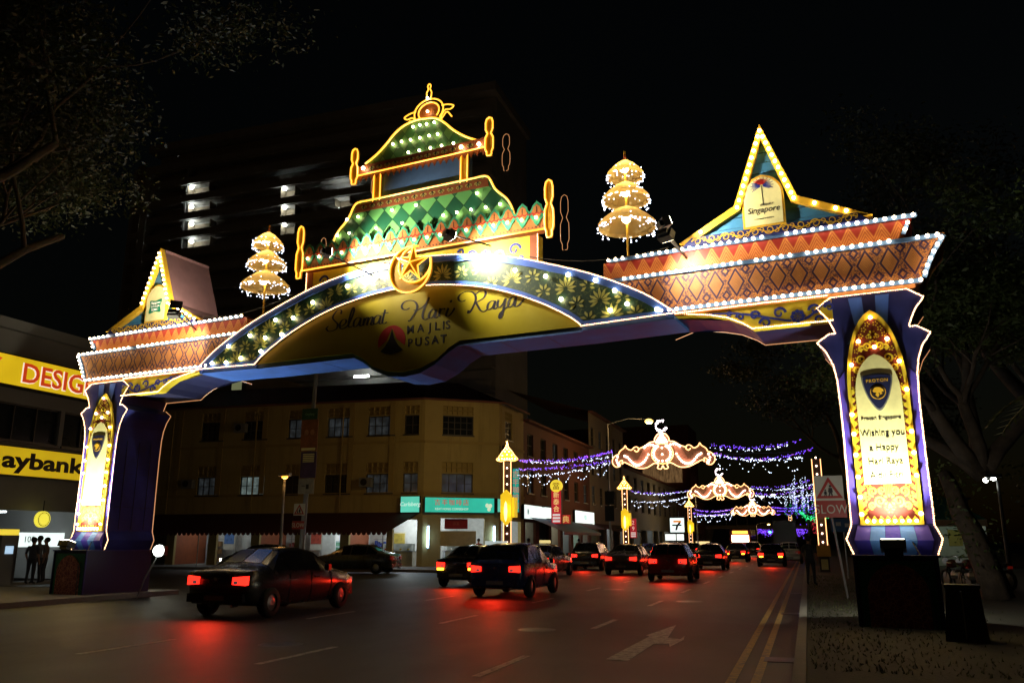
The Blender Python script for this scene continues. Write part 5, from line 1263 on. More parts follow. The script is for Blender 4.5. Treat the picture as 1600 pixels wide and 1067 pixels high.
p = atX(72, 843, -29.5); t = thing('lit_shop_counter', 'white lit shop fascia glowing behind the people at far left', 'sign', p, PI/2); MB().box(-1.6,1.6,-.1,.1,-.28,.28).build('face', glow('white_fascia', (.85,1,.95), 1.1), t)
lt = text_mb('100', .35, lambda a, b, d: (-.9+a, -.115-d, -.1+b)); lt.build('lettering', M['ink'], t)
t = thing('cash_machine', 'dark cash machine with a small lit screen at the far left edge', 'machine', Vector((-27.4, atX(5, 866, -27.4).y, .12)), PI/2); MB().box(-.35,.35,-.25,.25,0,1.7).build('cabinet', M['wall_grey'], t); MB().box(-.16,.16,-.27,-.251,1.05,1.32).build('screen', glow('blue_screen', (.5,.75,1), .8), t)

# ------------------------------------------------------------------ decorated light posts along the street
M['lantern'] = glow('yellow_lantern_face', (1, .66, .02), .62, (.8,.6,.05))
M['postbase'] = paint('ochre_post_base', (.45,.24,.03), .6)
M['post_black'] = paint('dark_post_board', (.045,.025,.02), .6)
def light_post(label, x, y, h=5.75, cap=True, lantern=True):
    t = thing('light_post', label, 'light post', (x, y, .12), 0, 'decorated light posts along the street')
    MB().box(-.24,.24,-.14,.14,0,.75).build('plinth', M['post_black'], t); MB().box(-.32,.32,-.20,.20,.75,1.30).build('base_box', M['postbase'], t)
    nt_ = MB().box(-.16,.16,-.155,-.141,.12,.62).build('notice', paint('paper_notice', (.55,.5,.22), .8), t)
    MB().box(-.20,.20,-.03,.06,1.30,h).build('board', M['post_black'], t)
    for s in (-.21, .21): MB().tube([(s,-.05,1.30),(s,-.05,h)], .022, 5).build('rope_light', M['rope_far'], t)
    for k in range(10 if cap else 11):
        z = 1.45+(h-1.6)*k/9.5
        if lantern and 2.4 < z < 4.0: continue
        MB().ball((0,-.09,z), .045, 0, 8, 5).build('bulb', M['bulb_far'], t)
    if lantern:
        q = [(0,2.30),(.14,2.46),(.30,2.62),(.30,3.92),(.14,4.06),(0,4.20),(-.14,4.06),(-.30,3.92),(-.30,2.62),(-.14,2.46)]
        l = MB().prism(q, -.30, -.10).build('lantern', M['lantern'], t); MB().box(.19,.40,-.06,.5,2.75,3.8).build('side_lantern', M['lantern'], t)
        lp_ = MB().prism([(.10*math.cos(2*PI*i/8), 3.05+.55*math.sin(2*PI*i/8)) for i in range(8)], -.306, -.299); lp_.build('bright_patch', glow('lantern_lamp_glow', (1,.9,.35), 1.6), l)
    if cap:
        c = smoothline([(.62,h+.10),(.50,h+.22),(.36,h+.42),(.20,h+.62),(.06,h+.80),(0,h+1.12),(-.06,h+.80),(-.20,h+.62),(-.36,h+.42),(-.50,h+.22),(-.62,h+.10),(-.40,h+.0),(0,h+.06),(.40,h+.0)], 3, True)
        co = MB().prism(c, -.06, .06).build('cap', M['gold'], t); MB().tube([(p[0],-.08,p[1]) for p in c], .028, 5, closed=True).build('rope_light', M['rope_gold'], co)
        for a, z in ((-.46,.12),(-.30,.14),(-.15,.12),(0,.15),(.15,.12),(.30,.14),(.46,.12),(-.27,.32),(0,.36),(.27,.32),(-.12,.52),(.12,.52),(0,.66)): MB().ball((a,-.10,h+z), .036, 0, 6, 4).build('bulb', M['bulb_far'], co)
        lamp('POINT', (x, y-1.1, h+1.3), 330 if y < 50 else 130, (1,.68,.28), .2, name='post_cap_light')
    lamp('POINT', (x+.2, y-.6, 3.2), 14, (1,.68,.1), .2, name='lantern_light')
A1, A2, A3, A4 = 43.0, 70.0, 109.0, 220.0
light_post('nearest left light post with glowing cap and yellow lantern before the coffee shop', atY(793,800,A1).x, A1)
light_post('second left light post with a yellow lantern in front of the pale shophouse', atY(977,800,A2).x, A2)
light_post('third left light post, smallest of the three with lit caps', atY(1077.5,800,A3).x, A3)
light_post('light post without a cap behind the SLOW sign on the right verge', .72, 45.5, 5.6, False, False)
light_post('small distant light post with a yellow lantern at the right kerb', atY(1237,840,130).x, 130, 5.2, False, True)

# ------------------------------------------------------------------ hanging arch ornaments
M['orn_back'] = paint('brown_ornament_mesh', (.24,.13,.085), .7)
M['orn_pink'] = paint('pink_ornament_cloth', (.58,.26,.19), .7)
orn_r = [(0,-.62),(.10,-.80),(.28,-.74),(.22,-.58),(.42,-.50),(.85,-.72),(1.3,-.72),(1.75,-.52),(2.0,-.40),(2.12,-.50),(2.10,-.30),(2.26,-.38),(2.22,-.58),(2.44,-.64),(2.62,-.45),(2.60,-.18),(2.42,-.02),(2.30,.02),(2.22,.18),(2.0,.34),(1.92,.46),(1.84,.32),(1.62,.22),(1.44,.36),(1.28,.36),(1.22,.22),(1.34,.12),(1.46,.22)]
orn_top = [(1.20,.28),(.9,.40),(.62,.58),(.40,.62),(.36,.78),(.22,.98),(.12,1.02),(0,1.10)]
def ornament(label, px, py, Y, sc_=1.0, bulbs=True):
    c = atY(px, py, Y); t = thing('arch_ornament', label, 'street decoration', c, 0, 'glowing arch ornaments hung across the street')
    S_ = lambda pts, sg=1: [(sg*a*sc_, b*sc_) for a, b in pts]
    br_ = [(0,-.60),(.42,-.50),(.85,-.72),(1.3,-.72),(1.75,-.52),(2.1,-.40),(2.44,-.60),(2.6,-.40),(2.55,-.16),(2.22,.18),(1.92,.42),(1.62,.22),(1.2,.28),(.62,.56),(.38,.62),(.22,.96),(0,1.08)]
    poly = S_(br_) + S_(br_[1:-1][::-1], -1)
    f = MB().prism(poly, .0, .04).build('backing', M['orn_back'], t)
    for sg in (1, -1):
        MB().tube(p3(smoothline(S_(orn_r, sg), 4), -.03), .030*sc_, 5).build('rope_light', M['rope_far'], t); MB().tube(p3(smoothline(S_(orn_top, sg), 4), -.03), .030*sc_, 5).build('rope_light', M['rope_far'], t)
        MB().prism([(sg*a*sc_, b*sc_) for a, b in ((.55,.44),(1.0,.20),(1.3,-.30),(1.9,-.42),(1.3,-.60),(.9,-.50),(.72,-.1))], -.012, -.001).build('cloth_swag', M['orn_pink'], f)
    ring_ = [(.56*sc_*math.cos(2*PI*i/28), (-.02+.52*math.sin(2*PI*i/28))*sc_) for i in range(28)]
    MB().tube([(p[0], -.04, p[1]) for p in ring_], .026*sc_, 5, closed=True).build('rope_light', M['rope_gold'], t)
    if bulbs:
        B_ = [(0,.28),(0,-.06),(0,-.40)]
        for i in range(8):
            a = R(-62+124*i/7); B_ += [(.44*math.cos(a), -.02+.42*math.sin(a)), (-.44*math.cos(a), -.02+.42*math.sin(a))]
        for sg in (1,-1):
            for i in range(16): q = i/15.; B_.append((sg*(.72+1.25*q), -.30-.28*math.sin(PI*min(1,q*1.15))+.62*max(0,q-.55)**1.3+ .25*(1-q)**6))
            for i in range(7): a = R(10+150*i/6); B_.append((sg*(.62-.32*math.cos(a)), .22+.22*math.sin(a)+.02))
            for q in ((2.34,-.12),(2.40,-.28),(2.36,-.42),(2.30,-.54)): B_.append((sg*q[0], q[1]))
        for i in range(5):
            for j in range(5-i): B_.append(((-.27+.135*j+.067*i), .58+.11*i))
        bm = BMF if sc_ > .8 else BMF
        for a, b in B_: link('bulb', bm, t, (a*sc_, -.08, b*sc_))
    rng = random.Random(3); m = MB()
    for i in range(60):
        a = R(rng.uniform(60, 345)); r_ = .27+rng.uniform(-.06,.06); m.octa((r_*math.cos(a)*sc_, -.05+rng.uniform(-.05,.05), (1.42+r_*math.sin(a))*sc_), .032)
    tag(m.build('crescent_lights', M['fairy_pink'], t), kind='stuff')
    MB().tube(p3([(-7.4*sc_, -.15), (7.0*sc_, -.15)], .06), .012, 4).build('support_wire', M['wire'], t)
    lamp('POINT', c+Vector((0,-1.0,-.2)), 60*sc_, (1,.66,.38), .5, name='ornament_light')
    return c
M['fairy_pink'] = glow('pale_pink_fairy_bulb', (1,.80,.86), 7, sample=False)
BMF = MB().ball((0,0,0), .053, 0, 6, 4).mesh('bulb_far', [M['bulb_far']], True)
o1 = ornament('nearest and largest glowing arch ornament hung over the street', 1035, 708, A1)
o2 = ornament('second glowing arch ornament, beneath and right of the nearest one', 1125, 765, A2)
o3 = ornament('third glowing arch ornament in front of the footbridge', 1176, 796, A3)
o4 = ornament('small farthest arch ornament low over the traffic', 1226, 831, A4, .95, False)
sp4 = MB()
for i in range(70): a = random.uniform(-2.2,2.2); sp4.octa((a, -.1, random.uniform(-.6,.2+.7*(1-abs(a)/2.3))), .07)
KIDp = [o for o in bpy.data.objects if o.get('label') == 'small farthest arch ornament low over the traffic'][0]
tag(sp4.build('bulb_cluster', M['bulb_far'], KIDp), kind='stuff')

# ------------------------------------------------------------------ fairy light garlands
def garland(label, a, b, sag, mat, Y, swags=0, swag_h=.5, n=None, r=.026, mat2=None, jit=.05):
    A = atY(a[0], a[1], Y); B = atY(b[0], b[1], Y); t = thing('light_garland', label, 'garland', A, 0, 'fairy light garlands across the street'); D = B-A
    def f(q): return Vector((D.x*q, 0, D.z*q-4*sag*q*(1-q)))
    MB().tube([f(i/24) for i in range(25)], .007, 4).build('wire', M['wire'], t)
    n = n or int(D.length*11); mb = MB()
    for i in range(n):
        p = f(random.random()); p += Vector((0, random.uniform(-jit,jit), random.gauss(0, jit*.8)-.02)); mb.octa(p, r*random.uniform(.7,1.15), 1 if (mat2 and random.random() < .22) else 0)
    for k in range(swags):
        q0, q1 = (k+.08)/swags, (k+.92)/swags
        for i in range(int(D.length*(q1-q0)*10)):
            q = random.random(); p = f(q0+(q1-q0)*q); p.z -= 4*swag_h*q*(1-q); mb.octa(p+Vector((0,random.uniform(-.03,.03),random.gauss(0,.015))), r*random.uniform(.7,1.1))
    tag(mb.build('fairy_bulbs', [M[mat], M[mat2 or mat]], t), kind='stuff')
w, p_, mg = 'fairy_white', 'fairy_purple', 'fairy_magenta'
garland('upper purple garland between the nearest left post and the nearest arch ornament', (803,718), (958,704), .25, p_, A1, n=190, mat2=mg)
garland('upper white garland just below the purple one left of the nearest arch ornament', (830,722), (958,712), .12, w, A1, n=70)
garland('lower purple garland left of the nearest arch ornament', (805,733), (953,719), .12, p_, A1, n=120, mat2=mg)
garland('swagged white garland hanging lowest left of the nearest arch ornament', (808,743), (955,722), .18, w, A1, 5, .55, n=85)
garland('top purple garland right of the nearest arch ornament', (1108,693), (1252,686), .28, p_, A1, n=75)
garland('thin white garland under the top purple one on the right', (1108,699), (1232,694), .22, w, A1, n=40)
garland('middle purple garland right of the nearest arch ornament', (1113,707), (1270,700), .40, p_, A1, n=95, mat2=mg)
garland('swagged white garland hanging in four loops right of the nearest arch ornament', (1113,710), (1258,713), .22, w, A1, 4, .62, n=90)
garland('purple garland between the second left post and the second arch ornament', (984,766), (1080,765), .25, p_, A2, n=60, r=.030)
garland('white garland below the purple one left of the second arch ornament', (988,769), (1078,766), .22, w, A2, n=60, r=.030)
garland('swagged white garland left of the second arch ornament', (985,782), (1076,775), .25, w, A2, 4, .5, n=80, r=.030)
garland('top purple garland right of the second arch ornament', (1168,759), (1272,747), .30, p_, A2, n=60, r=.030)
garland('top white garland right of the second arch ornament', (1170,762), (1272,755), .30, w, A2, n=70, r=.030)
garland('lower purple garland right of the second arch ornament', (1172,769), (1276,758), .35, p_, A2, n=70, r=.030, mat2=mg)
garland('swagged white garland right of the second arch ornament', (1174,773), (1272,772), .15, w, A2, 5, .55, n=50, r=.034)
garland('purple garland left of the third arch ornament', (1083,795), (1147,794), .35, p_, A3, n=70, r=.05)
garland('lower purple garland left of the third arch ornament', (1083,801), (1147,799), .35, p_, A3, n=60, r=.05)
garland('swagged white garland left of the third arch ornament', (1084,805), (1145,802), .15, w, A3, 4, .8, n=40, r=.05)
garland('purple garland right of the third arch ornament', (1206,792), (1262,790), .2, p_, A3, n=55, r=.05)
garland('lower purple garland right of the third arch ornament', (1206,797), (1278,793), .2, p_, A3, 4, .5, n=55, r=.05)
garland('distant purple garland left of the farthest arch ornament', (1184,828), (1213,829), .5, p_, A4, n=140, r=.09, jit=.5)
garland('distant purple garland right of the farthest arch ornament', (1240,826), (1262,826), .5, p_, A4, n=140, r=.09, jit=.8)
# tree wrapped in lights, right kerb
c = atY(1268, 870, 96); c.z = .12; t = thing('light_wrapped_tree', 'tree at the right kerb draped with white and green fairy lights behind the SLOW sign', 'tree', c)
MB().tube([(0,0,0),(.1,0,2.5),(-.1,0,5)], [.22,.18,.1], 8).build('trunk', M['post_black'], t)
mw, mgn, mp_ = MB(), MB(), MB()
for k in range(34):
    x = random.uniform(-2.4,2.2); y = random.uniform(-.8,.8); zt_ = random.uniform(6.0,8.6); zb_ = random.uniform(3.4,5.2)
    if x < -1.2 and random.random() < .5: continue
    z = zt_
    while z > zb_:
        (mw if z > 5.3+random.gauss(0,.4) else mgn if random.random() < .8 else mp_).octa((x+random.gauss(0,.05), y, z), .034); z -= random.uniform(.10,.28)
for k in range(130): a = random.random(); mgn.octa((-.9+3.0*a, -.5, 4.6-2.4*a*(1-a)*1.2+random.gauss(0,.18)-.2*a), .05)
for k in range(60): mp_.octa((random.uniform(-1.5,1.8), random.uniform(-.6,.6), random.uniform(5,6.2)), .045)
tag(mw.build('white_light_strands', M['fairy_white'], t), kind='stuff'); tag(mgn.build('green_light_strands', M['fairy_green'], t), kind='stuff'); tag(mp_.build('purple_light_strands', M['fairy_purple'], t), kind='stuff')
c = atY(1276, 822, 120); t = thing('light_ball', 'glowing red fairy light ball low behind the right light post', 'decoration', c)
mb = MB()
for k in range(160): v = Vector((random.gauss(0,1), random.gauss(0,1), random.gauss(0,1))).normalized()*.95; mb.octa(v, .05)
tag(mb.build('red_fairy_bulbs', M['fairy_red'], t), kind='stuff'); MB().tube([(0,0,-.9),(0,0,-c.z)], .05, 6).build('post', M['black'], t)

# ------------------------------------------------------------------ street lamps
SOD = glow('sodium_lamp_glass', (1, .62, .15), 3.2); SOD2 = glow('amber_lamp_glass', (1, .34, .03), 2.8)
def street_lamp(label, base, head, r, energy, mat=SOD, col=(1,.60,.22), pole='galv'):
    t = thing('street_lamp', label, 'street lamp', base, 0, 'street lamps'); H = Vector(head)-Vector(base)
    top = Vector((0,0,H.z+.15)) if abs(H.x) > .6 else Vector((0,0,H.z))
    MB().tube([(0,0,0),(0,0,1.2),top*.98], [.11,.09,.055], 8).build('pole', M[pole], t)
    if abs(H.x) > .6: MB().tube([top*.98, (H.x*.5, H.y*.5, H.z+.30), (H.x, H.y, H.z+.16)], [.05,.04,.035], 6).build('arm', M[pole], t)
    MB().box(-.32,.32,-.14,.14,.05,.20).xf(Matrix.Translation(H)).build('housing', M[pole], t)
    MB().ball((H.x,H.y,H.z), r, 0, 10, 7, (1,1,.6)).build('lamp_glass', mat, t)
    lamp('POINT', Vector(head)+Vector((0,0,-.3)), energy, col, .25, name='street_lamp_light')
    return t
h1 = atY(1014, 658, 65); street_lamp('tall street lamp glaring yellow beside the nearest arch ornament', (atY(953, 800, 65).x, 65, .12), h1, .34, 750)
h2 = atY(1127, 767, 108); street_lamp('far street lamp glowing yellow behind the second arch ornament', (h2.x-3.2, 108, .12), h2, .36, 500)
h3 = atY(1201, 819, 150); street_lamp('distant street lamp beside the footbridge', (h3.x-2.0, 150, .12), h3, .26, 300)
h4 = atY(445, 745, 37.5); street_lamp('short lamp post glowing amber in front of the ochre shophouse windows', (h4.x, 37.5, .0), h4, .17, 75, SOD2, (1,.45,.10))
h5 = atY(1552, 748, 40); street_lamp('pair of white park lamps seen through the dark trees on the right', (h5.x+.15, 40, .12), h5, .11, 18, WL, (.95,1,.9), 'black')
p6 = atY(1540, 750, 40); MB().ball(p6-Vector((h5.x+.15, 40, .12)), .10, 0, 8, 6).build('lamp_glass', WL, [o for o in bpy.data.objects if o.get('label', '').startswith('pair of white park')][0])
for px, py, lb in ((1190,776,'left'), (1208,773,'right')):
    p = atY(px, py, 200); t = thing('street_lamp', '%s one of two far white street lamps under the right garlands' % lb, 'street lamp', (p.x-2, 200, 0), 0, 'far white street lamps'); MB().tube([(0,0,0),(0,0,p.z+.2),(2,0,p.z+.3)], .07, 5).build('pole', M['galv'], t); MB().ball((2,0,p.z), .34, 0, 8, 5, (1.4,1,.5)).build('lamp_glass', glow('far_lamp_glass', (1,.95,.75), 12, sample=False), t)
# banner pole lamp hidden at the top by the gate
bp = Vector((-20.85, 32.0, .12)); bt = thing('lamp_pole', 'tall grey pole hung with banners between the gate and the ochre shophouse', 'pole', bp)
MB().tube([(0,0,0),(0,0,1.2),(.35,0,12.6)], [.15,.12,.07], 8).build('pole', M['galv'], bt); MB().box(-.22,.22,-.22,.22,0,.25).build('base', M['kerb'], bt)
def pole_panel(label, pxr, col, Y, name='pole_banner', cat='banner', txt='', tc=(.7,.7,.6), grp='banners on the lamp pole', kind=None):
    a, b = atY(pxr[0], pxr[1], Y), atY(pxr[2], pxr[3], Y); w, h = abs(b.x-a.x), abs(a.z-b.z); t = thing(name, label, cat, ((a.x+b.x)/2, Y, (a.z+b.z)/2), 0, grp)
    f = MB().box(-w/2, w/2, -.02, .02, -h/2, h/2).build('panel', paint('banner_print', col, .7, var=.4, scale=2.5), t)
    if txt: text_mb(txt, h*.32, lambda x, y, d: (x, -.024-d, y-h*.1), squash=.9).build('lettering', paint('banner_ink', tc, .6), f)
    return t, w, h
pole_panel('dark green header panel topmost on the banner pole', (473,639,496,655), (.02,.09,.05), 31.8, txt='Geylang', tc=(.2,.4,.2))
t, w, h = pole_panel('orange brown poster banner below the green header on the pole', (472,656,495,704), (.30,.10,.04), 31.8)
for x_ in (-.14, .16): MB().ball((x_*1.0,-.02,.12), .11, 0, 8, 6, (1,.2,1.2)).build('printed_face', paint('poster_skin', (.45,.20,.10), .7), t)
MB().box(-w*.42,w*.42,-.03,-.021,-h*.48,-h*.40).build('printed_line', M['cream'], t)
t, w, h = pole_panel('purple print banner below the orange poster on the pole', (471,706,493,746), (.09,.05,.15), 31.8)
for k in range(5): MB().box(-w*.36,w*.36,-.03,-.021,h*(.38-.07*k),h*(.42-.07*k)).build('printed_line', M['cream'], t)
t, w, h = pole_panel('white notice lowest of the panels on the banner pole', (467,748,490,771), (.40,.40,.38), 31.8)
MB().box(.0,.14,-.03,-.021,-.12,.08).box(-.22,-.05,-.03,-.021,.0,.03).build('printed_line', M['ink'], t)
for y0, lab in ((767, 'upper'), (790, 'lower')):
    pole_panel('%s black banner on the tall street lamp pole by the second left post' % lab, (945, y0, 960, y0+(21 if lab == 'upper' else 24)), (.012,.012,.012), 64.7, grp='black street banners')

# ------------------------------------------------------------------ traffic signs
def person_glyph(mb, x, z, h, y):
    mb.prism([(x+.11*h*math.cos(2*PI*i/10), z+h*.88+.11*h*math.sin(2*PI*i/10)) for i in range(10)], y, y+.004)
    mb.prism([(x-.14*h,z+h*.74),(x+.14*h,z+h*.74),(x+.19*h,z+h*.36),(x+.12*h,z+h*.36),(x+.08*h,z+h*.6),(x+.17*h,z),(x+.06*h,z),(x,z+h*.32),(x-.12*h,z),(x-.22*h,z),(x-.08*h,z+h*.5),(x-.12*h,z+h*.36),(x-.2*h,z+h*.38)], y, y+.004)
def slow_sign(label, tri_c, slow_c, w, Y, ground, tilt=0, pole=True, em=0):
    c = atY(tri_c[0], tri_c[1], Y); c2 = atY(slow_c[0], slow_c[1], Y); t = thing('warning_sign', label, 'road sign', (c2.x, Y, ground), 0, 'SLOW warning signs'); z1, z2 = c.z-ground, c2.z-ground; dx = c.x-c2.x
    wt = MB().box(dx-w/2, dx+w/2, -.02, .0, z1-w*.44, z1+w*.47).build('white_plate', M['sign_white'], t)
    a = w*.47; tri = [(dx-a,z1-w*.36),(dx+a,z1-w*.36),(dx,z1+w*.42)]; k_ = .64; ti = [(dx+(p[0]-dx)*k_, z1-w*.10+(p[1]-z1+w*.10)*k_) for p in tri]
    rm_ = MB()
    for i in range(3): j = (i+1) % 3; rm_.prism([tri[i], tri[j], ti[j], ti[i]], -.027, -.021)
    rm_.build('red_triangle', M['sign_red'], wt); g = MB(); person_glyph(g, dx+.05*w, z1-w*.30, w*.44, -.026); person_glyph(g, dx-.13*w, z1-w*.30, w*.28, -.026); tag(g.build('walking_figures', M['ink'], wt), kind='stuff')
    rp = MB().box(-w*.53, w*.53, -.02, .0, z2-w*.31, z2+w*.31).build('red_plate', M['sign_red'], t)
    text_mb('SLOW', w*.46, lambda x, y, d: (x, -.024-d, z2+y-w*.16), squash=.86, spacing=1.05).build('lettering', M['sign_white'], rp)
    if pole: MB().tube([(.22,.05,0),(.0,.05,z2-w*.3),(dx,.05,z1+w*.4)], .03, 8).build('pole', M['galv'], t)
M['sign_white'] = paint('reflective_white', (.62,.62,.56), .4, var=.06); M['sign_red'] = paint('reflective_red', (.42,.025,.02), .4, var=.1)
slow_sign('near SLOW warning sign with a walking pair on a leaning post beside the right pillar', (1295,763), (1299,795), .74, 24.7, .12)
slow_sign('small far SLOW warning sign fixed to the banner pole', (468,796), (466,820), .55, 31.6, .12, pole=False)
c = atY(1318, 820, 38); t = thing('street_sign', 'blue street direction sign between the SLOW sign post and the right pillar', 'sign', (c.x, 38, .12)); MB().box(-.5,.5,-.02,.02,c.z-.40,c.z+.14).build('plate', paint('blue_sign_plate', (.05,.18,.45), .5), t)
MB().box(-.3,-.1,-.03,-.021,c.z-.15,c.z+.0).box(.05,.3,-.03,-.021,c.z-.2,c.z-.05).build('white_pictogram', M['white'], t); MB().tube([(0,.05,0),(0,.05,c.z)], .03, 6).build('post', M['galv'], t)
# glaring white flood lamp by the left pillar
fp = GW(-8.6, .55, 0); t = thing('ground_floodlight', 'glaring white floodlight on a bent stand beside the left pillar', 'floodlight', (fp.x, fp.y, .0))
hz = atY(248, 860, fp.y).z
MB().tube([(-.5,-.2,0),(-.35,-.15,.5),(-.05,-.02,hz-.12)], .022, 6).build('stand', M['galv'], t); MB().box(-.16,.16,-.02,.12,hz-.13,hz+.13).build('housing', M['black'], t)
MB().ball((0,-.05,hz), .165, 0, 10, 7).build('lens', glow('white_flood_glass', (.88,1,.90), 9), t)
lamp('SPOT', Vector((fp.x, fp.y-.2, hz+.15)), 1500, (.80,.92,1), .12, 100, GW(-1.5, .9, 7.4), 'ground_flood_beam')

# ------------------------------------------------------------------ vehicles
M['tyre'] = paint('tyre_rubber', (.015,.015,.015), .8); M['rim'] = paint('alloy_rim', (.35,.35,.36), .35, metal=.8)
M['car_glass'] = glass('car_glass', (.012,.014,.016)); M['tail'] = glow('tail_lamp_glass', (1,.016,.008), 3.6, (.4,.01,.01)); M['tail_dim'] = glow('unlit_tail_glass', (1,.05,.02), .05, (.25,.01,.01), False)
M['amber'] = glow('amber_indicator_glass', (1,.36,.02), 9, (.5,.2,.01)); M['head'] = glow('head_lamp_glass', (1,.92,.75), 22); M['head_dim'] = glow('clear_lamp_glass', (1,1,1), .04, (.5,.5,.5), False)
M['plate'] = paint('number_plate', (.16,.16,.13), .5); M['chrome'] = paint('chrome', (.5,.5,.5), .25, metal=1)
STA = {'saloon': [(-2.2,.70,.45,.80,.83,.60),(-2.1,.80,.30,.95,.98,.70),(-1.7,.84,.25,.98,1.03,.70),(-1.42,.86,.22,.97,1.12,.68),(-.85,.87,.22,.95,1.42,.58),(0,.87,.22,.93,1.46,.58),(.5,.87,.22,.92,1.40,.57),(1.15,.86,.22,.92,1.00,.68),(1.7,.83,.25,.85,.90,.66),(2.1,.76,.32,.70,.74,.60),(2.2,.66,.45,.60,.62,.52)],
       'hatch': [(-1.95,.72,.45,.85,.90,.62),(-1.88,.82,.30,.98,1.06,.70),(-1.70,.84,.25,.98,1.28,.66),(-1.40,.85,.22,.97,1.48,.60),(-.7,.86,.22,.95,1.54,.60),(0,.86,.22,.94,1.55,.60),(.45,.86,.22,.93,1.48,.58),(1.1,.85,.22,.95,1.05,.68),(1.55,.82,.25,.88,.93,.66),(1.86,.75,.32,.72,.76,.60),(1.95,.66,.45,.62,.64,.52)]}
def make_car(label, kind, col, loc, rz=0, tail=True, head=False, group='cars driving away along the street', taxi=False, amber=False):
    t = thing('car', label, 'car', loc, rz, group); st = STA[kind]; P = []
    for y, hw, sill, belt, roof, rw in st:
        half = [(0,sill),(hw*.86,sill),(hw*.97,sill+.12),(hw,sill+(belt-sill)*.55),(hw*.985,belt),(rw,roof-.05 if roof-belt > .12 else roof-.01),(rw*.75,roof),(0,roof+.015)]
        P.append([(x, y, z) for x, z in half] + [(-x, y, z) for x, z in half[-2:0:-1]])
    n = len(P[0]); B = MB(); GLS = MB(); B.v = [p for r_ in P for p in r_]
    for i in range(len(P)-1):
        for k in range(n):
            q = (i*n+k, i*n+(k+1)%n, (i+1)*n+(k+1)%n, (i+1)*n+k); up = (4 <= k <= 9)
            h0, h1 = st[i][4]-st[i][3], st[i+1][4]-st[i+1][3]
            side_g = k in (4, 9) and h0 > .30 and h1 > .30
            slope = k in (5,6,7,8) and abs(st[i][4]-st[i+1][4]) > .17
            if side_g or slope or (k in (4,9) and max(h0,h1) > .30 and min(h0,h1) > .13):
                vs = [Vector(B.v[a]) for a in q]; cc = sum(vs, Vector())/4; GLS.add([v+(cc-v)*.09 for v in vs], [(0,1,2,3)]); B.f.append(q); B.m.append(1)
            else: B.f.append(q); B.m.append(0)
    B.f.append(list(range(n))[::-1]); B.m.append(0); B.f.append([(len(P)-1)*n+k for k in range(n)]); B.m.append(0)
    pm = CARP.get(col) or paint('car_paint', col, .25, spec=.6, var=.05); CARP[col] = pm
    for i, v in enumerate(GLS.v):
        v = Vector(v); c_ = Vector((0, v.y*.9, .8)); GLS.v[i] = tuple(v+(v-c_).normalized()*.012)
    B.build('body', [pm, pm], t, True); GLS.build('window', M['car_glass'], t)
    ye, yf = st[0][0], st[-1][0]; zt0 = st[1][3]-.16
    sm_ = MB()
    for s in (-1,1):
        for y in (-.75,.12,.98): sm_.box(s*.868-.006, s*.868+.006, y-.007, y+.007, .28, .90)
        for y in (-.62,.26): sm_.box(s*.878-.008, s*.878+.008, y, y+.16, .78, .81)
    sm_.box(-.74,.74,ye-.012,ye+.002,zt0+.13,zt0+.142).box(-.62,.62,ye-.035,ye-.02,zt0-.16,zt0-.15)
    tag(sm_.build('panel_gaps', M['tyre'], t), kind='stuff')
    MB().ball((0, ye-.035, zt0+.03), .045, 0, 10, 6, (1,.3,.8)).build('badge', M['chrome'], t)
    MB().box(-.66,.66,ye+.02,ye+.05,zt0-.34,zt0-.33).build('bumper_strip', M['tyre'], t)
    MB().tube([(.48,ye+.12,.28),(.48,ye-.06,.27)], .03, 8).build('exhaust', M['chrome'], t)
    for x in (-.80,.80):
        for y in (ye+.78, yf-.78):
            wo = MB().lathe([(.18,-.10),(.29,-.10),(.315,-.06),(.315,.06),(.29,.10),(.18,.10)], seg=16).xf(Matrix.Translation((x,y,.315)) @ Matrix.Rotation(PI/2, 4, 'Y')).build('wheel', M['tyre'], t, True)
            MB().lathe([(0,.085),(.06,.09),(.19,.06),(.19,-.06),(.06,-.09),(0,-.085)], seg=12).xf(Matrix.Translation((x,y,.315)) @ Matrix.Rotation(PI/2, 4, 'Y')).build('rim', M['rim'], wo)
    zt_ = st[1][3]-.16
    for s in (-1, 1):
        lo = MB().add([(s*(.44),ye-.045,zt_-.08),(s*.76,ye-.01,zt_-.10),(s*.80,ye+.2,zt_-.06),(s*.44,ye-.04,zt_+.07),(s*.76,ye-.005,zt_+.09),(s*.80,ye+.22,zt_+.10),(s*.44,ye+.2,zt_-.08),(s*.44,ye+.2,zt_+.07)], [(0,1,4,3),(1,2,5,4),(0,3,7,6),(2,6,7,5),(3,4,5,7),(0,6,2,1)]).build('tail_lamp', M['tail' if tail else 'tail_dim'], t)
        MB().box(s*.53-.05, s*.53+.05, ye-.052, ye-.046, zt_-.075, zt_-.005).build('reverse_lens', M['head_dim'], lo)
        if amber: MB().box(s*.60-.12, s*.60+.12, ye-.055, ye-.0, zt_-.19, zt_-.11).build('indicator', M['amber'], t)
        MB().box(s*.55-.18, s*.55+.18, yf-.22, yf-.02, .60, .72).build('head_lamp', M['head' if head else 'head_dim'], t)
        MB().box(s*.93-.06, s*.93+.06, .62, .75, .93, 1.07).build('wing_mirror', pm, t)
    MB().box(-.72,.72,ye-.04,ye+.2,.34,.52).build('bumper', pm, t); MB().box(-.26,.26,ye-.05,ye-.041,.38,.48).build('number_plate', M['plate'], t)
    MB().box(-.70,.70,yf-.2,yf+.03,.30,.48).build('bumper', pm, t)
    if taxi: MB().box(-.25,.25,-.1,.1,1.52,1.66).build('roof_sign', glow('taxi_roof_sign', (1,.8,.3), .8), t)
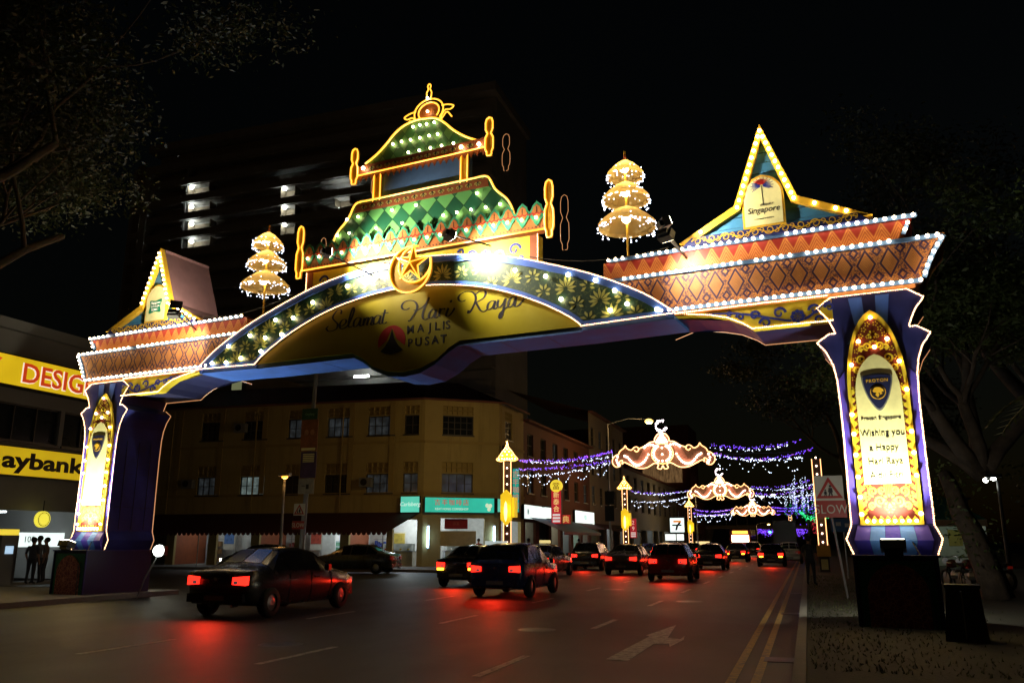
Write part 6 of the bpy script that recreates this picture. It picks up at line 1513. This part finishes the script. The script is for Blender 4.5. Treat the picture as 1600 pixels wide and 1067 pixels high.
    if tail: lamp('SPOT', Vector(loc)+Matrix.Rotation(rz,3,'Z') @ Vector((0, ye-.10, .80)), 150, (1,.03,.01), .3, 125, Vector(loc)+Matrix.Rotation(rz,3,'Z') @ Vector((0, ye-2.6, -.6)), 'tail_light_glow')
    return t
CARP = {}
DK, SV, RD, BL, WH, GY = (.012,.013,.016), (.25,.26,.27), (.16,.012,.012), (.012,.02,.07), (.50,.50,.48), (.06,.065,.07)
make_car('black saloon parked under the end of the awning nearest the white floodlight', 'saloon', DK, (-27.4, 38.6, 0), R(97), False, True, 'cars parked along the side street')
make_car('dark grey saloon parked in front of the awning behind the banner pole', 'saloon', GY, (-22.2, 39.2, 0), R(97), False, False, 'cars parked along the side street')
CARS = [('nearest dark saloon with red tail lamps, just right of the left gate pillar', 'saloon', DK, -12.0, 17.5), ('dark blue hatchback with red tail lamps in the second lane near the coffee shop corner', 'hatch', BL, -8.7, 25.5),
 ('black saloon with red tail lamps in the far lane in front of the coffee shop', 'saloon', DK, -12.0, 30.5), ('dark grey taxi with lit roof sign and red tail lamps in the far lane', 'saloon', GY, -11.9, 39.0),
 ('maroon hatchback with red tail lamps in the third lane', 'hatch', RD, -5.5, 37.0), ('silver saloon with red tail lamps in the second lane by the blue tarpaulin', 'saloon', GY, -8.6, 43.0),
 ('black hatchback with red tail lamps in the far lane by the pawnshop', 'hatch', DK, -12.0, 49.0), ('dark saloon with red tail lamps ahead of the maroon hatchback', 'saloon', DK, -5.5, 52.0), ('grey hatchback with red tail lamps beside the second left light post', 'hatch', GY, -8.8, 58.0),
 ('black saloon with bright red tail lamps alone in the nearest lane', 'saloon', DK, -2.35, 60.0), ('blue saloon with red tail lamps in the far lane by the pale house', 'saloon', BL, -12.0, 68.0), ('dark saloon in the third lane before the queue', 'saloon', DK, -5.5, 72.0),
 ('maroon saloon in the second lane of the distant queue', 'saloon', RD, -8.8, 84.0), ('black hatchback in the third lane of the distant queue', 'hatch', DK, -5.4, 92.0), ('grey saloon in the nearest lane of the distant queue', 'saloon', GY, -2.5, 98.0), ('dark saloon in the far lane of the distant queue', 'saloon', DK, -12.0, 96.0)]
for lb, kd, cl, x, y in CARS: make_car(lb, kd, cl, (x, y, 0), R(random.uniform(-1.5,1.5)), True, False, taxi='taxi' in lb, amber=(y*7) % 3 < 1)
make_car('white hatchback standing at the right kerb with its lamps off', 'hatch', WH, (-1.35, 68.5, 0), 0, False, False, 'cars standing at the right kerb')
t = thing('box_lorry', 'grey box lorry standing at the right kerb beyond the white hatchback', 'lorry', (-2.4, 104, 0)); MB().box(-1.25,1.25,-3,2.2,.8,3.9).build('cargo_box', M['wall_grey'], t); MB().box(-1.1,1.1,2.25,3.9,.7,2.5).build('cab', M['galv'], t)
for s in (-1,1):
    for y in (-2,2.9): MB().lathe([(0,-.14),(.42,-.14),(.45,0),(.42,.14),(0,.14)], seg=12).xf(Matrix.Translation((s*1.0,y,.45)) @ Matrix.Rotation(PI/2,4,'Y')).build('wheel', M['tyre'], t)
    MB().box(s*1.0-.12,s*1.0+.12,-3.06,-3.0,.85,1.05).build('tail_lamp', M['tail'], t)
t = thing('bus', 'bus with a glaring lit rear window and destination sign far down the street', 'bus', (-7.7, 112, 0)); MB().box(-1.22,1.22,-5.5,5.5,.35,3.0).build('body', paint('bus_paint', (.35,.05,.04), .4), t)
MB().box(-1.0,1.0,-5.56,-5.501,1.55,2.35).build('rear_window', glow('lit_bus_window', (1,.88,.55), 7), t); MB().box(-.9,.9,-5.55,-5.501,2.5,2.85).build('destination_sign', glow('bus_sign', (1,.45,.05), 3), t)
for s in (-1,1):
    MB().box(s*1.0-.14,s*1.0+.14,-5.56,-5.5,.8,1.15).build('tail_lamp', M['tail'], t)
    for y in (-3.4,3.2): MB().lathe([(0,-.14),(.45,-.14),(.48,0),(.45,.14),(0,.14)], seg=12).xf(Matrix.Translation((s*1.05,y,.48)) @ Matrix.Rotation(PI/2,4,'Y')).build('wheel', M['tyre'], t)
    for k in range(5): MB().box(s*1.225-.01,s*1.225+.01,-4.8+2*k,-3.1+2*k,1.5,2.4).build('window', M['car_glass'], t)
p = atY(1203, 831, 240); t = thing('traffic_light', 'distant traffic light showing green over the queue', 'traffic light', (p.x, 240, 0)); MB().tube([(0,0,0),(0,0,p.z)], .1, 6).build('pole', M['black'], t); MB().box(-.3,.3,.0,.3,p.z-.4,p.z+1.4).build('housing', M['black'], t); MB().ball((0,-.05,p.z), .34, 0, 8, 6).build('green_lens', glow('green_lens', (.1,1,.85), 6), t)
def motorbike(label, loc, rz):
    t = thing('motorcycle', label, 'motorcycle', loc, rz, 'motorcycles parked in the dark on the right')
    for y in (-.62,.62):
        w_ = MB().tube([(0, y+.27*math.cos(2*PI*i/16), .30+.27*math.sin(2*PI*i/16)) for i in range(16)], .05, 6, closed=True).build('wheel', M['tyre'], t, True); MB().lathe([(0,-.03),(.22,-.02),(.22,.02),(0,.03)], (0,0,0), 12).xf(Matrix.Translation((0,y,.30)) @ Matrix.Rotation(PI/2,4,'Y')).build('rim', M['rim'], w_)
    MB().tube([(0,-.62,.30),(0,-.2,.45),(0,.25,.42),(0,.45,.75),(0,.62,.30)], .035, 6).build('frame', M['black'], t); MB().ball((0,.0,.42), .2, 0, 8, 6, (.7,1.3,.9)).build('engine', M['rim'], t)
    MB().ball((0,.18,.78), .19, 0, 10, 6, (.75,1.4,.75)).build('tank', paint('bike_paint', (.10,.012,.012), .3), t); MB().box(-.13,.13,-.72,-.08,.72,.82).build('seat', M['tyre'], t)
    MB().tube([(-.34,.36,1.02),(-.1,.46,.98),(.1,.46,.98),(.34,.36,1.02)], .016, 6).build('handlebar', M['chrome'], t); MB().ball((0,.58,.86), .10, 0, 8, 6).build('head_lamp', M['head_dim'], t); MB().box(-.06,.06,-.8,-.72,.66,.74).build('tail_lamp', M['tail_dim'], t)
for i, (px, y) in enumerate(((1492,31.0),(1518,30.2),(1546,30.6))): motorbike('%s of three motorcycles parked in the dark behind the lit pillar' % ('nearest to the pillar' if i == 0 else 'middle' if i == 1 else 'rightmost'), (atY(px, 880, y).x, y, .12), R(20+8*i))

# ------------------------------------------------------------------ odds and ends on the right verge
b0 = atZ(1512, 1000, .12); t = thing('litter_bin', 'black tapering bin standing on the dark ground right of the plinth', 'bin', (b0.x, b0.y, .12), R(-8))
MB().add([(-.30,-.3,0),(.30,-.3,0),(.30,.3,0),(-.30,.3,0),(-.22,-.22,.78),(.24,-.22,.78),(.24,.22,.78),(-.22,.22,.78)], [(0,3,2,1),(4,5,6,7),(0,1,5,4),(1,2,6,5),(2,3,7,6),(3,0,4,7)]).build('body', M['black'], t); MB().box(-.24,.26,-.24,.24,.781,.83).build('lid', M['black'], t); MB().box(-.02,.0,-.31,-.25,.05,.74).build('rib', M['galv'], t)
tx = atY(1462, 850, 58); t = thing('market_tent', 'small pavilion with a teal pitched top and lit white sides behind the right pillar', 'tent', (tx.x, 58, .12))
MB().add([(-2.6,-2,2.75),(2.6,-2,2.75),(2.6,2,2.75),(-2.6,2,2.75),(0,0,4.6)], [(0,1,4),(1,2,4),(2,3,4),(3,0,4)]).build('roof', paint('teal_canvas', (.03,.16,.14), .7), t); MB().box(-2.6,2.6,-2.02,-1.98,2.35,2.74).build('valance', paint('beige_canvas', (.4,.3,.22), .8), t)
MB().box(-2.5,2.5,1.9,1.95,0,2.7).box(2.45,2.5,-1.9,1.9,0,2.7).build('side_sheet', paint('white_canvas', (.5,.52,.46), .8), t); MB().box(1.0,1.8,1.86,1.89,1.2,2.2).build('poster', paint('yellow_poster', (.4,.32,.08), .8), t)
for x in (-2.5,2.5):
    for y in (-1.95,1.9): MB().tube([(x,y,0),(x,y,2.75)], .04, 6).build('pole', M['galv'], t)
lamp('POINT', Vector((tx.x+.8, 57.2, 2.5)), 26, (.85,1,.8), .2, name='tent_light')

# ------------------------------------------------------------------ people
def person(label, loc, rz, h=1.68, shirt=(.02,.02,.025), trousers=(.015,.016,.022), arm='down', group=None, hair=(.01,.008,.007)):
    J = {'pelvis':(0,0,.93),'waist':(0,0,1.06),'chest':(0,.01,1.28),'neck':(0,0,1.47),'head0':(0,-.02,1.54),'head':(0,-.02,1.62),'top':(0,0,1.70),
         'shL':(-.18,0,1.40),'elL':(-.23,.02,1.13),'wrL':(-.24,-.06,.90),'haL':(-.24,-.09,.80),'shR':(.18,0,1.40),'elR':(.24,.03,1.13),'wrR':(.22,-.08,.91),'haR':(.21,-.11,.81),
         'hiL':(-.09,0,.88),'knL':(-.11,-.03,.50),'anL':(-.12,.02,.09),'toL':(-.14,-.15,.04),'hiR':(.09,0,.88),'knR':(.11,-.02,.50),'anR':(.12,.03,.09),'toR':(.15,-.14,.04)}
    if arm == 'phone': J['elR'] = (.22,-.08,1.16); J['wrR'] = (.10,-.26,1.26); J['haR'] = (.07,-.28,1.34)
    Rd = {'pelvis':.15,'waist':.13,'chest':.155,'neck':.055,'head0':.075,'head':.10,'top':.07,'sh':.065,'el':.045,'wr':.03,'ha':.035,'hi':.095,'kn':.062,'an':.042,'to':.035}
    E_ = [('pelvis','waist'),('waist','chest'),('chest','neck'),('neck','head0'),('head0','head'),('head','top'),('chest','shL'),('shL','elL'),('elL','wrL'),('wrL','haL'),('chest','shR'),('shR','elR'),('elR','wrR'),('wrR','haR'),('pelvis','hiL'),('hiL','knL'),('knL','anL'),('anL','toL'),('pelvis','hiR'),('hiR','knR'),('knR','anR'),('anR','toR')]
    ks = list(J); me = bpy.data.meshes.new('body'); sc_ = h/1.74; vs = [J[k] for k in ks]; ed_ = [(ks.index(a), ks.index(b)) for a, b in E_]
    for s in ('L','R'):                                                  # five fingers and a thumb root off each hand
        hx = J['ha'+s]; sg = -1 if s == 'L' else 1
        for f_ in range(5):
            a_ = len(vs); off = (-.03+.015*f_) if f_ < 4 else -.045
            L = (.055,.065,.06,.045,.045)[f_]; up_ = 1 if arm == 'phone' and s == 'R' else -1
            vs.append((hx[0]+sg*.005, hx[1]+off, hx[2]+up_*.02)); vs.append((hx[0]+sg*(.0 if f_ < 4 else -.03), hx[1]+off*1.15-.01, hx[2]+up_*(.02+L))); ed_ += [(ks.index('ha'+s), a_), (a_, a_+1)]
    me.from_pydata([tuple(q*sc_ for q in v) for v in vs], ed_, []); o = bpy.data.objects.new('tmp', me); COL.objects.link(o)
    md = o.modifiers.new('s', 'SKIN'); sd = o.modifiers.new('d', 'SUBSURF'); sd.levels = sd.render_levels = 2
    for i, v in enumerate(me.skin_vertices[0].data):
        k = ks[i] if i < len(ks) else None; r_ = (Rd.get(k) or Rd[k[:2]]) if k else .009
        v.radius = (r_*sc_, r_*sc_*(.72 if k in ('chest','waist','pelvis') else 1)); v.use_root = (i == 0)
    m2 = bpy.data.meshes.new_from_object(o.evaluated_get(bpy.context.evaluated_depsgraph_get())); bpy.data.objects.remove(o)
    sk_ = PM('skin', (.25,.13,.08)); mats = [sk_, PM('shirt', shirt), PM('trousers', trousers), PM('shoes', (.02,.02,.02))]
    m2.materials.clear(); [m2.materials.append(q) for q in mats]
    for p in m2.polygons:
        c = p.center/sc_; a = abs(c.x) > .17 and c.z < 1.2
        p.material_index = 3 if c.z < .10 else 0 if (c.z > 1.46 or (a and c.z < 1.12 and c.z > .68)) else 2 if c.z < .95 else 1; p.use_smooth = True
    b = link('person', m2, None, loc, rz); tag(b, label, 'person', group)
    MB().ball((0,.015*sc_,1.655*sc_), .112*sc_, 0, 10, 7, (.95,1.02,.95)).build('hair', PM('hair', hair), b, True)
    f_ = MB().ball((0,-.125*sc_,1.60*sc_), .018, 0, 6, 4)
    f_.build('nose', sk_, b); 
    for s in (-1,1): MB().ball((s*.036*sc_,-.112*sc_,1.63*sc_), .011, 0, 6, 4).build('eye', PM('eye', (.02,.015,.012)), b); MB().ball((s*.10*sc_,-.01,1.61*sc_), .022, 0, 6, 4, (.5,1,1.4)).build('ear', sk_, b)
    MB().box(-.025,.025,-.118*sc_-.004,-.11*sc_,1.555*sc_,1.563*sc_).build('mouth', PM('lips', (.25,.07,.06)), b)
    return b
PMC = {}
def PM(n, c):
    if (n, c) not in PMC: PMC[(n, c)] = paint(n+'_cloth' if n in ('shirt','trousers') else n, c, .75)
    return PMC[(n, c)]
person('dark clad person standing on the verge beside the capless light post', (.02, 31.6, .12), R(160))
q = atX(52, 858, -26.4)
for i, (px, lab, sh_) in enumerate(((52, 'person in a dark top, leftmost of three before the lit shop', (.03,.03,.04)), (61, 'person in a grey top, middle of three before the lit shop', (.10,.10,.10)), (72, 'person in a brown top, rightmost of three before the lit shop', (.09,.05,.03)))):
    q = atX(px, 858, -26.2-.25*i); person(lab, (q.x, q.y, .12), R(200+50*i), 1.62+.06*(i % 2), sh_, group='people outside the lit shop on the left')
for px, X_, lab, sh_ in ((826,-15.8,'person in a dark shirt walking under the blue tarpaulin',(.03,.03,.03)), (848,-15.9,'person in a white shirt walking past the shop with the tarpaulin',(.35,.35,.33)), (905,-16.2,'person in a red shirt outside the green lit shop',(.25,.03,.03)), (735,-20.2,'person in a red top standing at the coffee shop counter',(.3,.04,.03))):
    q = atX(px, 880, X_) if px != 735 else Vector((-19.6, 49.9, 0)); person(lab, (q.x, q.y, .12), R(random.uniform(0,360)), 1.66, sh_)

# ------------------------------------------------------------------ trees
M['bark'] = paint('grey_brown_bark', (.075,.055,.04), .9, var=.5, scale=3.5, bmp=.9, bscale=11)
def leafmat(n, a, b_):
    m, nt, b = newmat(n); oi = nt.nodes.new('ShaderNodeNewGeometry'); rp = X(nt, oi.outputs['Random Per Island'])
    nt.links.new(colmix(nt, rp, a, b_), b.inputs['Base Color']); b.inputs['Roughness'].default_value = .55
    tr = nt.nodes.new('ShaderNodeBsdfTranslucent'); tr.inputs[0].default_value = (*b_, 1); mx = nt.nodes.new('ShaderNodeMixShader'); mx.inputs[0].default_value = .3
    nt.links.new(b.outputs[0], mx.inputs[1]); nt.links.new(tr.outputs[0], mx.inputs[2]); nt.links.new(mx.outputs[0], nt.nodes['Material Output'].inputs[0]); return m
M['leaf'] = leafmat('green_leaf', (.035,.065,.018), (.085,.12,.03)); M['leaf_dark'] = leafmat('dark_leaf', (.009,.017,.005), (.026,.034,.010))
def tree(label, base, limbs, leaf_n, leaf_r, leaf='leaf', seed=1, tr_=.35, depth=3, spread=.75, leafs=.11, first=None):
    rng = random.Random(seed); t = thing('tree', label, 'tree', base); tm = MB(); tips = []
    def grow(p, d, L, r, lv):
        pts = [p]; rad = [r]; q = p.copy(); dd = d.copy(); n = 6
        for i in range(n):
            dd = (dd + Vector((rng.gauss(0,.16), rng.gauss(0,.16), rng.gauss(0,.10)+.03))).normalized(); q = q+dd*L/n; pts.append(q.copy()); rad.append(r*(1-.55*(i+1)/n))
        tm.tube(pts, rad, 7 if lv < 2 else 5)
        if lv >= depth: tips.extend(pts[2:]); return
        if lv >= 1: tips.append(pts[-1])
        for k in range(3 if lv < 2 else 3):
            i0 = rng.choice((3,4,5,6)); a = rng.uniform(0, 2*PI); s = Vector((math.cos(a), math.sin(a), rng.uniform(-.15,.5)))
            grow(pts[i0], (dd*(1-spread*.5)+s*spread).normalized(), L*rng.uniform(.55,.75), rad[i0]*.62, lv+1)
    for p, d, L, r, lv in limbs: grow(Vector(p), Vector(d).normalized(), L, r, lv)
    tm.build('trunk', M['bark'], t, True)
    lm = MB()
    for i in range(leaf_n):
        c = tips[rng.randrange(len(tips))]; p = c+Vector((rng.gauss(0,leaf_r), rng.gauss(0,leaf_r), rng.gauss(0,leaf_r*.5)))
        a = Vector((rng.gauss(0,1), rng.gauss(0,1), rng.gauss(0,.6))).normalized(); b = a.cross(Vector((rng.gauss(0,1), rng.gauss(0,1), rng.gauss(0,1)))).normalized(); s = leafs*rng.uniform(.6,1.3)
        lm.add([p-a*s, p+b*s*.42, p+a*s, p-b*s*.42], [(0,1,2,3)])
    tag(lm.build('crown', M[leaf], t), kind='stuff'); return t
tree('spreading tree behind the greeting pillar with bare twisting limbs and a lit green top', (4.6, 25.5, .1), [((0,0,0),(-.05,0,1),3.6,.42,9), ((-.1,0,3.4),(-.55,-.3,.9),3.9,.24,0), ((0,0,3.2),(-.8,.0,.75),3.8,.20,1), ((.1,0,3.4),(.8,.1,.8),4.0,.24,0), ((0,.1,3.4),(.15,.7,.9),4.0,.22,0), ((0,0,3.4),(-.2,-.75,.9),3.6,.2,0)], 52000, .40, 'leaf', 11, leafs=.075)
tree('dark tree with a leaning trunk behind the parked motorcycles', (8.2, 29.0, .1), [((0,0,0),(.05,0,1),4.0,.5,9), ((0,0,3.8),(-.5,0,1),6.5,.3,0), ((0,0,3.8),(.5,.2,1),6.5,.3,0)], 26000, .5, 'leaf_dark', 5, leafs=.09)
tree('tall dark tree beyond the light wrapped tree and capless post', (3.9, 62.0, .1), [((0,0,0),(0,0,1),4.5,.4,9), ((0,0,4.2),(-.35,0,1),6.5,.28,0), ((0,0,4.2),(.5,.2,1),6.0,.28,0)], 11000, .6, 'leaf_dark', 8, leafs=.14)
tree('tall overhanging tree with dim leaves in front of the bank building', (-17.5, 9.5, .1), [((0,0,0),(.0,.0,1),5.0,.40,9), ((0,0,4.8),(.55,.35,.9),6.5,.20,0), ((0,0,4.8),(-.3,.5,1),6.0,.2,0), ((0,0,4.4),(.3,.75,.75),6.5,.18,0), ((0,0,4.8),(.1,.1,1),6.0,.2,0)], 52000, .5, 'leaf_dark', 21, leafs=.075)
# fern like frond at the right edge
t = thing('palm', 'bright green palm fronds poking in at the right edge', 'palm', (3.6, 12.2, .12)); MB().tube([(0,0,0),(.05,0,1.5),(0,0,3.3)], [.12,.09,.07], 8).build('trunk', M['bark'], t)
for k in range(9):
    a = 2*PI*k/9+.3; fr = MB(); sp_ = [Vector((math.cos(a)*1.25*q, math.sin(a)*1.25*q, 3.3+.75*q-1.1*q*q)) for q in [i/14 for i in range(15)]]
    fr.tube(sp_, .012, 4); sd_ = Vector((-math.sin(a), math.cos(a), 0))
    for i in range(2, 15):
        for s in (-1,1):
            p = sp_[i]; L = .34*math.sin(PI*(i+2)/19.); d = (sd_*s+Vector((math.cos(a),math.sin(a),0))*.5+Vector((0,0,-.35))).normalized(); w_ = Vector((math.cos(a),math.sin(a),0))*.022
            fr.add([p-w_, p+d*L*.5-w_*.6, p+d*L, p+d*L*.5+w_, p+w_], [(0,1,2,3,4)])
    fr.build('frond', M['leaf'], t)
